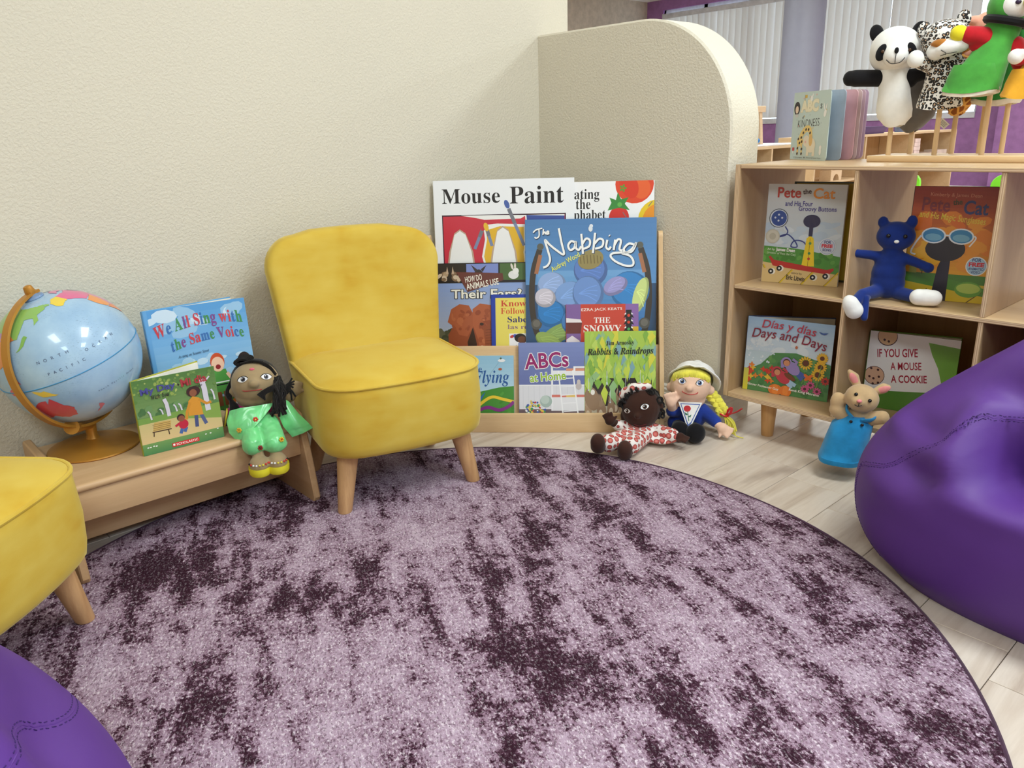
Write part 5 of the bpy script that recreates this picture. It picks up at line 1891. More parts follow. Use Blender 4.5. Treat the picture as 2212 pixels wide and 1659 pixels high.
def eye(parent, c, r, x, z, sx, sz, iris, roll=0.0, look=0.0):
    p, n = on_ell(c, r, x, z)
    M = face_M(p, n, roll)
    bm = nb()
    # almond white
    pts = []
    for i in range(24):
        a = 2 * PI * i / 24
        pts.append((sx * math.cos(a), sz * math.sin(a) * (1 - 0.25 * abs(math.cos(a)) ** 3)))
    prism(bm, pts, 0.0005, -0.0012, 'xz', 0, M)
    def disc(x0, z0, rr, d, mi):
        prism(bm, [(x0 + rr * math.cos(2 * PI * i / 20), z0 + rr * math.sin(2 * PI * i / 20)) for i in range(20)], 0.0, d, 'xz', mi, M)
    disc(look, 0.0, sz * 0.86, -0.0016, 1)
    disc(look, 0.0, sz * 0.48, -0.0020, 2)
    disc(look - sz * 0.25, sz * 0.3, sz * 0.20, -0.0023, 0)
    # lash line
    L = [M @ Vector((sx * 1.08 * math.cos(PI - PI * i / 12), -0.0012, sz * 1.12 * math.sin(PI - PI * i / 12) * (1 - 0.25 * abs(math.cos(PI * i / 12)) ** 3))) for i in range(13)]
    tube(bm, L, 0.0009, 5, False, 2)
    return finish('eye', bm, [EYEW, iris, EYEB], parent, 30)

def stroke(parent, name, c, r, pts, rad, m):
    bm = nb()
    P = []
    for (x, z) in [(q.x, q.y) for q in curve_pts([(a, b, 0) for a, b in pts], 20)]:
        p, n = on_ell(c, r, x, z)
        P.append(p + n * rad * 0.4)
    tube(bm, P, rad, 6)
    return finish(name, bm, m, parent)

def hand_prims(p, d, up, s, spread=0.8):
    """mitten palm with four stub fingers and a thumb at point p, pointing along d"""
    p, d, up = Vector(p), Vector(d).normalized(), Vector(up)
    side = d.cross(up).normalized()
    out = [('e', tuple(p), (s, s * 0.8, s))]
    for k, a in enumerate((-0.75, -0.25, 0.25, 0.75)):
        q = p + d * s * 0.5 + side * s * 0.75 * a
        e = p + d * s * (1.62 - 0.18 * abs(a)) + side * s * 1.15 * a * spread * 1.2
        out.append(('c', tuple(q), tuple(e), s * 0.34, s * 0.28))
    q = p - d * s * 0.1 + side * s * 0.7
    out.append(('c', tuple(q), tuple(q + side * s * 0.75 + d * s * 0.45), s * 0.34, s * 0.28))
    return out

def surf_hit(obj, pts_dir, off=0.0):
    bvh = BVHTree.FromPolygons([v.co for v in obj.data.vertices], [p.vertices[:] for p in obj.data.polygons])
    out = []
    for o, d in pts_dir:
        loc, n, i, dist = bvh.ray_cast(Vector(o), Vector(d).normalized())
        if loc is not None:
            out.append(loc + n * off)
    return out

# ------------------------------------------------------------------ doll with dark skin and dotted suit
def dots_mat():
    t = NT('dotted_cotton')
    v = t.coords()
    vo = t.n('ShaderNodeTexVoronoi')
    vo.inputs['Scale'].default_value = 54
    vo.inputs['Randomness'].default_value = 0.25
    t.l(v, vo.inputs['Vector'])
    c = t.ramp(vo.outputs['Distance'], ((0.0, (226, 150, 138)), (0.34, (198, 88, 80)), (0.46, (136, 44, 44)), (0.50, (238, 228, 222)), (1.0, (240, 232, 226))))
    t.base(c)
    t.set(Roughness=0.8)
    t.b.inputs['Sheen Weight'].default_value = 0.1
    t.bump(t.noise(v, 60, 2), 0.2, 0.002)
    MATS['dotted_cotton'] = t.m
    return t.m
DOTS = dots_mat()
BROWN = cloth('brown_skin_cloth', (62, 38, 30), 0.9, 0.15, 0.06)
BROWN2 = cloth('brown_shoe_cloth', (70, 44, 36), 0.9, 0.15, 0.06)
dA = thing('rag_doll', 'dark brown rag doll in red dotted suit sitting on floor before book rack', 'doll', (-1.37, 1.74, 0.0), 0.667)
hc, hr = (-0.006, 0.004, 0.104), (0.058, 0.054, 0.062)
body = blob('body', [('e', hc, hr, (0, 0.28, 0)), ('e', (0.048, 0.0, 0.110), (0.012, 0.01, 0.016)), ('e', (-0.056, 0.004, 0.078), (0.012, 0.01, 0.016)),
                     ('e', (-0.005, 0.012, 0.040), (0.045, 0.030, 0.036)), ('e', (-0.016, -0.050, 0.098), (0.0095, 0.009, 0.0085)),
                     ('c', (-0.045, 0.0, 0.045), (-0.085, -0.02, 0.062), 0.014, 0.012)] + hand_prims((-0.097, -0.03, 0.074), (-0.35, -0.2, 1), (0, -1, 0.2), 0.0155)
            + [('c', (0.045, 0.0, 0.042), (0.098, -0.04, 0.036), 0.014, 0.012)] + hand_prims((0.108, -0.05, 0.036), (1, -0.5, -0.15), (0.2, -0.4, 1), 0.015)
            + [('c', (-0.025, -0.02, 0.026), (-0.10, -0.13, 0.034), 0.018, 0.016), ('c', (0.005, -0.02, 0.026), (-0.040, -0.13, 0.026), 0.018, 0.016)], BROWN, dA, 0.0034, 4)
for (fx, fy, fz) in ((-0.124, -0.163, 0.056), (-0.048, -0.168, 0.040)):
    blob('foot', [('e', (fx, fy, fz), (0.0215, 0.020, 0.031), (0.3, 0, 0)), ('e', (fx, fy + 0.012, fz - 0.014), (0.022, 0.026, 0.022)), ('e', (fx + 0.002, fy + 0.02, max(0.024, fz - 0.02)), (0.02, 0.02, 0.020))], BROWN2, dA, 0.0036, 5)
blob('suit', [('e', (-0.005, 0.006, 0.038), (0.052, 0.036, 0.030)), ('c', (-0.030, -0.005, 0.046), (-0.074, -0.014, 0.054), 0.018, 0.017), ('c', (0.030, -0.005, 0.042), (0.085, -0.038, 0.036), 0.019, 0.022),
              ('c', (-0.020, -0.02, 0.032), (-0.096, -0.125, 0.040), 0.026, 0.0265), ('c', (0.010, -0.02, 0.032), (-0.036, -0.122, 0.034), 0.026, 0.029),
              ('e', (0.055, -0.025, 0.020), (0.045, 0.035, 0.012))], DOTS, dA, 0.0036, 4)
eye(dA, hc, hr, -0.046, 0.108, 0.0115, 0.0070, plain('iris_brown', (84, 52, 34), 0.25), -0.25)
eye(dA, hc, hr, 0.004, 0.126, 0.0125, 0.0078, plain('iris_brown', (84, 52, 34), 0.25), -0.25)
stroke(dA, 'mouth', hc, hr, ((-0.026, 0.066), (-0.010, 0.062), (0.010, 0.070)), 0.0012, plain('dark_red_thread', (110, 36, 40), 0.7))
bm = nb()
rr = random.Random(11)
for i in range(74):
    a = rr.uniform(-0.35, PI + 0.35)
    dpt = rr.uniform(-0.010, 0.050)
    k = 1.02 + rr.uniform(-0.02, 0.06)
    cx = hc[0] + hr[0] * k * math.cos(a - 0.25) * math.sqrt(max(0.25, 1 - (dpt / 0.075) ** 2))
    cz = hc[2] + hr[2] * k * math.sin(a - 0.25) * math.sqrt(max(0.25, 1 - (dpt / 0.075) ** 2))
    p = Vector((cx, hc[1] - 0.012 + dpt, max(0.05, cz)))
    n1 = Vector((rr.uniform(-1, 1), rr.uniform(-1, 1), rr.uniform(-1, 1))).normalized()
    s1 = n1.orthogonal().normalized()
    s2 = n1.cross(s1)
    q = rr.uniform(0.006, 0.009)
    tube(bm, [p + (s1 * math.cos(2 * PI * j / 9) + s2 * math.sin(2 * PI * j / 9)) * q for j in range(9)], 0.0033, 6, True)
ell(bm, (hc[0], hc[1] + 0.012, hc[2] + 0.004), (hr[0] * 1.03, hr[1] * 0.98, hr[2] * 1.03), None, 20, 14)
finish('curly_hair', bm, BLACKY, dA)
blob('head_scarf', [('c', (-0.062, 0.006, 0.142), (-0.030, 0.0, 0.168), 0.012, 0.015), ('c', (-0.030, 0.0, 0.168), (0.014, 0.0, 0.174), 0.015, 0.010), ('e', (-0.050, 0.01, 0.150), (0.018, 0.014, 0.018))], DOTS, dA, 0.0034, 3)

# ------------------------------------------------------------------ blonde doll in sailor dress
PINKS = cloth('pale_skin_cloth', (236, 196, 170), 0.9, 0.25, 0.03)
BLUEC = cloth('royal_blue_cloth', (34, 58, 142), 0.85, 0.2, 0.1)
YELY = cloth('yellow_yarn', (230, 220, 84), 0.85, 0.3, 0.08, 0.6, 600)
dB = thing('rag_doll', 'blonde rag doll with white hat and blue sailor top slumped on floor', 'doll', (-1.302, 1.906, 0.0), 0.604)
hc, hr = (-0.017, -0.004, 0.152), (0.060, 0.056, 0.056)
blob('body', [('e', hc, hr), ('e', (-0.019, -0.062, 0.161), (0.011, 0.010, 0.010)), ('e', (-0.078, 0.0, 0.143), (0.011, 0.008, 0.015)), ('e', (0.044, 0.0, 0.137), (0.012, 0.008, 0.015)),
              ('e', (-0.017, 0.0, 0.112), (0.048, 0.046, 0.034)), ('e', (-0.012, 0.010, 0.060), (0.044, 0.032, 0.05)),
              ('c', (-0.046, -0.005, 0.070), (-0.068, -0.035, 0.086), 0.015, 0.014)] + hand_prims((-0.072, -0.050, 0.112), (-0.25, -0.1, 1), (0.2, -1, 0), 0.0175)
     + [('c', (-0.068, -0.035, 0.086), (-0.072, -0.05, 0.108), 0.014, 0.015), ('c', (0.030, -0.005, 0.066), (0.066, -0.04, 0.046), 0.014, 0.013)] + hand_prims((0.082, -0.050, 0.036), (0.9, -0.35, -0.45), (0.1, -1, 0.3), 0.0175), PINKS, dB, 0.0036, 4)
blob('sailor_top', [('e', (-0.012, 0.004, 0.058), (0.050, 0.040, 0.050)), ('c', (-0.036, 0.0, 0.070), (-0.068, -0.030, 0.076), 0.022, 0.019), ('c', (0.020, 0.0, 0.072), (0.062, -0.034, 0.050), 0.023, 0.018), ('e', (-0.056, -0.005, 0.030), (0.026, 0.024, 0.026))], BLUEC, dB, 0.0036, 4)
# collar: white triangle with blue border and a flower
bm = nb()
def tri_fan(P, y, mi, th=0.0015):
    prism(bm, P, y, y - th, 'xz', mi)
CM = Matrix.Translation((0, 0, 0))
def slant(verts_from):
    for v in bm.verts:
        v.co.y += (v.co.z - 0.112) * 0.42
tri_fan([(-0.050, 0.113), (0.020, 0.113), (-0.008, 0.050), (-0.020, 0.040)], -0.047, 0)
tri_fan([(-0.044, 0.109), (0.014, 0.109), (-0.010, 0.055), (-0.019, 0.047)], -0.0486, 1, 0.0006)
tri_fan([(-0.041, 0.107), (0.011, 0.107), (-0.011, 0.059), (-0.018, 0.052)], -0.0493, 0, 0.0006)
tri_fan([(-0.023 + 0.0105 * math.cos(2 * PI * i / 14), 0.096 + 0.0085 * math.sin(2 * PI * i / 14)) for i in range(14)], -0.0500, 2, 0.0010)
tri_fan([(-0.0225, 0.089), (-0.0205, 0.089), (-0.016, 0.062), (-0.018, 0.062)], -0.0500, 3, 0.0006)
tri_fan([(-0.020, 0.074), (-0.010, 0.080), (-0.013, 0.072)], -0.0500, 3, 0.0006)
tri_fan([(-0.020, 0.080), (-0.031, 0.086), (-0.027, 0.077)], -0.0500, 3, 0.0006)
slant(None)
finish('sailor_collar', bm, [WHITEC, plain('collar_blue', (50, 84, 168), 0.7), plain('rose_red', (196, 36, 44), 0.7), plain('stem_green', (40, 110, 80), 0.7)], dB, 30)
for (fx, fy, fz, r) in ((0.004, -0.096, 0.034, 0.031), (-0.042, -0.084, 0.034, 0.030)):
    blob('shoe', [('e', (fx, fy, fz), (r * 0.95, 0.024, r)), ('c', (fx, fy, fz), (fx - 0.006, fy + 0.05, 0.030), 0.024, 0.02)], BLACKC, dB, 0.0036, 4)
iris = plain('iris_blue', (58, 78, 130), 0.25)
eye(dB, hc, hr, -0.041, 0.178, 0.0115, 0.0080, iris, 0.08, 0.001)
eye(dB, hc, hr, 0.010, 0.175, 0.0120, 0.0080, iris, -0.15, -0.001)
stroke(dB, 'mouth', hc, hr, ((-0.040, 0.150), (-0.036, 0.146), (-0.018, 0.141), (0.002, 0.144), (0.006, 0.149)), 0.0011, REDTH)
bm = nb()
lathe(bm, [(0.0, 0.046), (0.030, 0.044), (0.050, 0.036), (0.060, 0.022), (0.064, 0.008), (0.072, 0.000), (0.080, -0.008), (0.080, -0.012), (0.076, -0.012), (0.066, -0.002), (0.056, 0.004)], 36, Matrix.Translation((-0.006, 0.022, 0.162)) @ Matrix.Rotation(-0.98, 4, 'X') @ Matrix.Rotation(0.10, 4, 'Y'), True, False)
for v in bm.verts:
    a = math.atan2(v.co.y, v.co.x)
    v.co.z += 0.0025 * math.sin(5 * a + 0.6)
finish('hat', bm, WHITEC, dB)
bm = nb()
rr = random.Random(5)
for i in range(34):
    t = i / 33
    x = -0.064 + 0.098 * t
    base, n = on_ell(hc, hr, max(hc[0] - 0.055, min(hc[0] + 0.055, x)), hc[2] + 0.046 * math.sqrt(max(0.05, 1 - ((x - hc[0]) / 0.062) ** 2)))
    p = base + n * 0.002
    q = Vector((rr.uniform(-0.003, 0.003), -0.003, -0.011 - rr.uniform(0, 0.004)))
    tube(bm, curve_pts([p + Vector((0, 0.02, 0.006)), p + n * 0.003, p + q + n * 0.003], 8), 0.0029, 6)
ell(bm, (hc[0], hc[1] + 0.014, hc[2] + 0.004), (hr[0] * 1.02, hr[1] * 0.98, hr[2] * 1.0), None, 20, 14)
finish('fringe', bm, YELY, dB)
bm = nb()
path = curve_pts([(0.036, 0.012, 0.128), (0.058, 0.004, 0.108), (0.076, -0.008, 0.084), (0.084, -0.014, 0.070)], 20)
for s in range(3):
    P = []
    for i, p in enumerate(path):
        ph = i * 0.75 + s * 2 * PI / 3
        P.append(p + Vector((math.cos(ph) * 0.008, math.sin(2 * ph) * 0.005, math.cos(ph) * 0.006)))
    tube(bm, P, [0.0105] * (len(P) - 3) + [0.009, 0.008, 0.006], 10)
for i in range(34):
    a = rr.uniform(-0.75, 0.75)
    L = rr.uniform(0.050, 0.062)
    p0 = Vector((0.085, -0.014, 0.068)) + Vector((rr.uniform(-0.005, 0.005), rr.uniform(-0.006, 0.006), 0))
    p2 = p0 + Vector((0.022 + 0.028 * a, rr.uniform(-0.02, 0.012), -L))
    p2.z = max(0.003, p2.z)
    tube(bm, curve_pts([p0, p0.lerp(p2, 0.5) + Vector((0.008, -0.003, 0.006)), p2], 8), 0.0018, 5)
tube(bm, curve_pts([(0.11, -0.02, 0.014), (0.125, -0.03, 0.006), (0.145, -0.035, 0.003)], 8), 0.0016, 5)
finish('braid', bm, YELY, dB)
bm = nb()
tube(bm, [(0.085 + 0.013 * math.cos(2 * PI * i / 16), -0.014 + 0.013 * math.sin(2 * PI * i / 16), 0.068 - 0.004 * math.cos(2 * PI * i / 16)) for i in range(16)], 0.003, 6, True)
for P in ([(0.090, -0.022, 0.070), (0.098, -0.026, 0.088), (0.106, -0.028, 0.094), (0.103, -0.026, 0.076), (0.093, -0.022, 0.070)], [(0.093, -0.022, 0.070), (0.118, -0.026, 0.080), (0.136, -0.028, 0.094)]):
    tube(bm, curve_pts(P, 16), 0.0042, 6, False, 0, 0.3)
finish('ribbon_bow', bm, plain('red_ribbon', (196, 28, 40), 0.4), dB)

# ------------------------------------------------------------------ doll in green satin on the bench
OLIVE = cloth('olive_skin_cloth', (160, 138, 104), 0.9, 0.2, 0.04)
def satin(name, col):
    t = NT(name)
    v = t.coords()
    f = t.noise(v, 22, 3, 0.5, 0.8)
    t.base(t.ramp(f, ((0.3, tuple(c * 0.86 for c in col)), (0.7, col))))
    t.set(Roughness=0.27)
    t.b.inputs['Specular IOR Level'].default_value = 0.8
    t.b.inputs['Sheen Weight'].default_value = 0.3
    w = t.noise(v, 22, 1, 0.4, 1.4)
    t.bump(w, 0.45, 0.014)
    MATS[name] = t.m
    return t.m
SATIN = satin('green_satin', (124, 232, 146))
MAGENTA = cloth('magenta_cloth', (176, 40, 110), 0.8, 0.2)
dC = thing('rag_doll', 'rag doll in shiny green satin with yellow sandals sitting on bench end', 'doll', (-1.80, 0.735, 0.2225), 1.183)
hc, hr = (0.018, -0.004, 0.108), (0.058, 0.052, 0.052)
blob('body', [('e', hc, hr), ('e', (0.014, -0.058, 0.120), (0.0125, 0.010, 0.010)), ('e', (-0.040, 0.0, 0.088), (0.010, 0.008, 0.012)), ('e', (0.070, -0.022, 0.112), (0.007, 0.006, 0.010)), ('e', (0.012, 0.0, 0.074), (0.046, 0.042, 0.032)),
              ('e', (0.006, 0.0, 0.036), (0.040, 0.028, 0.036)), ('c', (-0.026, 0.0, 0.044), (-0.060, -0.004, 0.028), 0.013, 0.015), ('e', (-0.070, -0.004, 0.026), (0.018, 0.014, 0.022)),
              ('c', (0.050, 0.0, 0.040), (0.098, -0.004, 0.058), 0.013, 0.012)] + hand_prims((0.110, -0.006, 0.074), (0.35, 0.0, 1), (0, -1, 0), 0.0145)
     + [('c', (0.0, -0.03, 0.022), (-0.004, -0.088, -0.006), 0.02, 0.016), ('c', (-0.004, -0.088, -0.006), (0.002, -0.102, -0.052), 0.016, 0.0145), ('c', (0.024, -0.03, 0.022), (0.040, -0.090, -0.008), 0.02, 0.016), ('c', (0.040, -0.090, -0.008), (0.042, -0.102, -0.052), 0.016, 0.0145),
        ('e', (0.001, -0.113, -0.064), (0.024, 0.027, 0.021)), ('e', (0.043, -0.113, -0.064), (0.023, 0.027, 0.022))], OLIVE, dC, 0.0034, 4)
blob('blouse', [('e', (0.008, -0.002, 0.036), (0.044, 0.034, 0.032)), ('c', (-0.022, 0.0, 0.044), (-0.046, -0.002, 0.034), 0.0165, 0.018)], MAGENTA, dC, 0.0036, 3)
blob('satin_trousers', [('e', (0.014, -0.040, 0.012), (0.044, 0.034, 0.030)), ('c', (-0.006, -0.05, 0.012), (-0.008, -0.094, -0.020), 0.026, 0.026), ('c', (0.034, -0.05, 0.012), (0.042, -0.096, -0.020), 0.027, 0.028), ('e', (-0.006, -0.096, -0.024), (0.027, 0.022, 0.018)), ('e', (0.042, -0.098, -0.026), (0.030, 0.023, 0.018))], SATIN, dC, 0.0034, 4)
def sheet(name, grid, m, parent, th=0.0012, sub=1):
    """thin cloth panel from a grid of points"""
    bm = nb()
    R = [[bm.verts.new(p) for p in row] for row in grid]
    for a, b in zip(R, R[1:]):
        for i in range(len(a) - 1):
            bm.faces.new((a[i], a[i + 1], b[i + 1], b[i]))
    if sub:
        bmesh.ops.subdivide_edges(bm, edges=bm.edges[:], cuts=sub, use_grid_fill=True, smooth=1.0)
    bmesh.ops.recalc_face_normals(bm, faces=bm.faces)
    bmesh.ops.solidify(bm, geom=bm.faces[:] , thickness=th)
    return finish(name, bm, m, parent, 60)
# shawl: a cape over the left shoulder and a free panel on the other side
sheet('satin_shawl', [[(-0.050, -0.030, 0.052), (-0.026, -0.050, 0.062), (0.010, -0.056, 0.064), (0.052, -0.050, 0.064)],
                      [(-0.060, -0.044, 0.030), (-0.034, -0.064, 0.040), (0.004, -0.070, 0.046), (0.044, -0.058, 0.054)],
                      [(-0.058, -0.058, 0.006), (-0.036, -0.078, 0.016), (-0.004, -0.082, 0.026), (0.026, -0.072, 0.040)],
                      [(-0.044, -0.070, -0.012), (-0.030, -0.084, -0.006), (-0.014, -0.086, 0.008), (0.006, -0.082, 0.024)]], SATIN, dC, 0.0022, 2)
sheet('satin_panel', [[(0.064, -0.032, 0.064), (0.078, -0.036, 0.066), (0.090, -0.032, 0.056)],
                      [(0.060, -0.052, 0.034), (0.086, -0.062, 0.036), (0.108, -0.050, 0.028)],
                      [(0.068, -0.058, 0.002), (0.096, -0.070, 0.008), (0.126, -0.058, 0.006)],
                      [(0.086, -0.060, -0.028), (0.112, -0.066, -0.020), (0.138, -0.060, -0.012)]], SATIN, dC, 0.0022, 2)
iris = plain('iris_grey', (70, 72, 86), 0.25)
eye(dC, hc, hr, -0.010, 0.130, 0.0125, 0.0068, iris, -0.28, 0.001)
eye(dC, hc, hr, 0.044, 0.130, 0.0130, 0.0068, iris, 0.22, -0.001)
stroke(dC, 'mouth', hc, hr, ((-0.014, 0.104), (-0.008, 0.1025), (0.030, 0.1035)), 0.0009, REDTH)
bm = nb()
p, n = on_ell(hc, hr, 0.014, 0.150)
ell(bm, p, (0.006, 0.003, 0.0035))
finish('forehead_dot', bm, plain('pink_dot', (222, 96, 120), 0.6), dC)
bm = nb()
rr = random.Random(8)
ell(bm, (hc[0], hc[1] + 0.022, hc[2] + 0.002), (hr[0] * 1.0, hr[1] * 0.90, hr[2] * 0.99), None, 20, 14)
for k in range(5):      # top knot
    tube(bm, [(-0.008 + 0.016 * math.cos(2 * PI * i / 14) + 0.003 * k, 0.004 + 0.004 * k, 0.160 + 0.007 * math.sin(2 * PI * i / 14) + 0.001 * k) for i in range(14)], 0.0034, 6, True)
for k in range(6):
    tube(bm, curve_pts([(-0.010 + 0.006 * k, 0.0, 0.158), (0.02 + 0.004 * k, -0.018, 0.166 - 0.001 * k), (0.052, -0.022, 0.152 - 0.003 * k), (0.068, -0.028, 0.128)], 14), 0.003, 6)
for k in range(5):      # lock on the left side
    tube(bm, curve_pts([(-0.034, 0.01, 0.12), (-0.044 - 0.002 * k, -0.004, 0.085), (-0.046 + 0.004 * k, -0.02, 0.052), (-0.060 + 0.003 * k, -0.022, 0.012)], 14), 0.0042, 6)
for k in range(26):     # tangle on the right
    p0 = Vector((0.070, -0.030, 0.118)) + Vector((rr.uniform(-0.008, 0.008), rr.uniform(-0.01, 0.006), rr.uniform(-0.006, 0.006)))
    mid = Vector((0.066, -0.056, 0.082)) + Vector((rr.uniform(-0.014, 0.016), rr.uniform(-0.012, 0.01), rr.uniform(-0.012, 0.012)))
    end = Vector((0.058, -0.066, 0.030)) + Vector((rr.uniform(-0.018, 0.022), rr.uniform(-0.01, 0.01), rr.uniform(0, 0.03)))
    tube(bm, curve_pts([p0, p0.lerp(mid, 0.5) + Vector((rr.uniform(-0.01, 0.01), -0.008, 0)), mid, end], 14), 0.0031, 6)
for k in range(14):     # strands that fly across the face and out to the hand
    if k < 6:
        P = [(0.072, -0.036, 0.108), (0.058, -0.058, 0.110 - 0.002 * k), (0.036, -0.066, 0.104 - 0.002 * k), (0.018 + 0.003 * k, -0.068, 0.094 - 0.003 * k)]
    else:
        P = [(0.070, -0.040, 0.095), (0.084, -0.038, 0.090 + 0.003 * (k - 10)), (0.096, -0.034, 0.096 + 0.003 * (k - 10)), (0.100 + rr.uniform(-0.006, 0.012), -0.030, 0.090 + 0.008 * (k - 10))]
    tube(bm, curve_pts(P, 12), 0.0024, 6)
finish('hair', bm, BLACKY, dC)
bm = nb()
tube(bm, [(-0.062 + 0.006 * math.cos(2 * PI * i / 18) , -0.006 + 0.020 * math.sin(2 * PI * i / 18), 0.028 + 0.021 * math.cos(2 * PI * i / 18)) for i in range(18)], 0.0022, 6, True)
finish('bangle', bm, plain('yellow_cord', (220, 200, 60), 0.5), dC)
YSAN = plain('yellow_sandal', (226, 214, 44), 0.6)
for sx in (0.001, 0.043):
    bm = nb()
    pts = [(sx + 0.0255 * math.cos(2 * PI * i / 24), -0.113 + 0.030 * math.sin(2 * PI * i / 24)) for i in range(24)]
    rings = [[(sx + (x - sx) * k, -0.113 + (y + 0.113) * k, z) for x, y in pts] for k, z in ((0.9, -0.0885), (1.0, -0.085), (1.04, -0.074), (1.02, -0.068), (0.9, -0.070))]
    ring_loft(bm, rings)
    san = finish('sandal', bm, YSAN, dC)
    bm = nb()
    cols = (0, 1, 2, 2, 3, 3, 1, 1, 0)
    for i, ci in enumerate(cols):
        a = PI + 0.25 + (PI - 0.5) * i / (len(cols) - 1)
        ell(bm, (sx + 0.0235 * math.cos(a), -0.113 + 0.027 * math.sin(a) * 0.98, -0.058), 0.0026, None, 8, 6, ci)
    finish('bead_strap', bm, [plain('bead_black', (30, 26, 26), 0.3), plain('bead_red', (206, 50, 40), 0.3), plain('bead_white', (240, 240, 240), 0.3), plain('bead_yellow', (226, 210, 60), 0.3)], san)
for (x, y, z, a, b, n) in ((0.006, -0.0745, 0.036, (204, 50, 44), (236, 206, 70), (0, -1, 0.25)), (0.058, -0.118, -0.008, (232, 196, 50), (196, 50, 40), (0.3, -1, 0.1)), (0.008, -0.116, -0.022, (150, 50, 40), (90, 30, 30), (-0.2, -1, 0.1)), (-0.034, -0.083, 0.018, (222, 180, 60), (200, 150, 40), (-0.4, -1, 0.1))):
    bm = nb()
    nn = Vector(n).normalized()
    M = face_M(Vector((x, y, z)), nn)
    for k in range(6):
        q = M @ Vector((0.0042 * math.cos(k * PI / 3), -0.0008, 0.0042 * math.sin(k * PI / 3)))
        ell(bm, q, 0.0025, None, 8, 6, 0)
    ell(bm, M @ Vector((0, -0.0016, 0)), 0.0022, None, 8, 6, 1)
    finish('sewn_flower', bm, [plain('flower_%d%d%d' % a, a, 0.6), plain('flower_%d%d%d' % b, b, 0.6)], dC)

# ------------------------------------------------------------------ tan animal hand puppet in blue bib beside the bookcase
TANC = cloth('tan_plush', (196, 164, 122), 0.9, 0.3, 0.05)
SKYC = cloth('sky_blue_cloth', (38, 138, 196), 0.85, 0.2, 0.08)
pP = thing('hand_puppet', 'tan big-eared animal hand puppet in blue smock leaning on bookcase', 'puppet', (-0.865, 1.93, 0.0), 0.421)
hc, hr = (0.046, -0.030, 0.222), (0.042, 0.038, 0.036)
blob('body', [('e', hc, hr, (0.0, 0.25, 0)), ('e', (0.038, -0.062, 0.222), (0.018, 0.014, 0.014)), ('c', (0.044, -0.02, 0.19), (0.034, -0.022, 0.13), 0.022, 0.030),
              ('c', (0.020, -0.02, 0.158), (-0.010, -0.022, 0.182), 0.020, 0.020), ('e', (-0.010, -0.022, 0.204), (0.019, 0.016, 0.026)), ('c', (0.052, -0.02, 0.16), (0.098, -0.03, 0.176), 0.020, 0.018)], TANC, pP, 0.0036, 5)
for sx, P in ((0, [(0.034, -0.012, 0.245), (0.022, -0.006, 0.268), (0.010, -0.004, 0.283)]), (1, [(0.074, -0.012, 0.236), (0.094, -0.006, 0.246), (0.106, -0.004, 0.250)])):
    e = blob('ear', [('c', P[0], P[1], 0.009, 0.0135), ('c', P[1], P[2], 0.0135, 0.006)], TANC, pP, 0.003, 3)
    bm = nb()
    q = Vector(P[1])
    d = (Vector(P[2]) - Vector(P[0])).normalized()
    ell(bm, q + Vector((0, -0.0105, 0)), (0.0085, 0.004, 0.017), Matrix.Rotation(math.atan2(d.x, d.z), 3, 'Y'))
    finish('inner_ear', bm, cloth('pink_felt', (226, 142, 140), 0.9), e)
sk = []
for (z, hw, y0, y1, xo) in ((0.174, 0.022, -0.054, 0.008, 0.038), (0.162, 0.036, -0.060, 0.012, 0.034), (0.148, 0.050, -0.064, 0.016, 0.030), (0.11, 0.053, -0.070, 0.018, 0.022), (0.075, 0.055, -0.076, 0.020, 0.015), (0.060, 0.057, -0.079, 0.021, 0.013), (0.058, 0.0585, -0.081, 0.022, 0.013), (0.050, 0.0585, -0.081, 0.022, 0.012), (0.045, 0.0575, -0.080, 0.021, 0.012)):
    ring = []
    for i in range(36):
        a = 2 * PI * i / 36
        wv = 1 + 0.035 * math.sin(5 * a + 0.8) * min(1, (0.171 - z) / 0.08)
        ring.append((xo + hw * wv * math.cos(a), (y0 + y1) / 2 + (y1 - y0) / 2 * wv * math.sin(a), z))
    sk.append(ring)
bm = nb()
ring_loft(bm, sk, True, True)
finish('smock', bm, SKYC, pP)
for P in ([(0.030, -0.050, 0.172), (0.014, -0.034, 0.186), (0.014, -0.014, 0.200)], [(0.050, -0.052, 0.168), (0.074, -0.048, 0.172), (0.086, -0.024, 0.178)]):
    bm = nb()
    tube(bm, curve_pts(P, 12), 0.009, 8, False, 0, 0.4)
    finish('strap', bm, SKYC, pP)
for (x, z) in ((0.026, 0.166), (0.053, 0.160)):
    bm = nb()
    ell(bm, (x, -0.060, z), (0.0042, 0.0025, 0.0042), None, 12, 8)
    finish('button', bm, plain('black_button', (26, 24, 28), 0.4), pP)
for (x, z) in ((0.031, 0.240), (0.064, 0.228)):
    p, n = on_ell(hc, hr, x, z)
    bm = nb()
    ell(bm, p, 0.0048, None, 14, 10)
    finish('eye', bm, EYEB, pP)
bm = nb()
ell(bm, (0.040, -0.078, 0.229), (0.0065, 0.005, 0.0045), None, 12, 8)
finish('nose', bm, cloth('pink_nose', (232, 140, 140), 0.7), pP)
bm = nb()
tube(bm, [(0.040, -0.0775, 0.225), (0.039, -0.0770, 0.216)], 0.0009, 5)
tube(bm, curve_pts([(0.030, -0.0735, 0.217), (0.038, -0.0765, 0.2145), (0.047, -0.0745, 0.2175)], 10), 0.0009, 5)
finish('mouth', bm, BLKTH, pP)

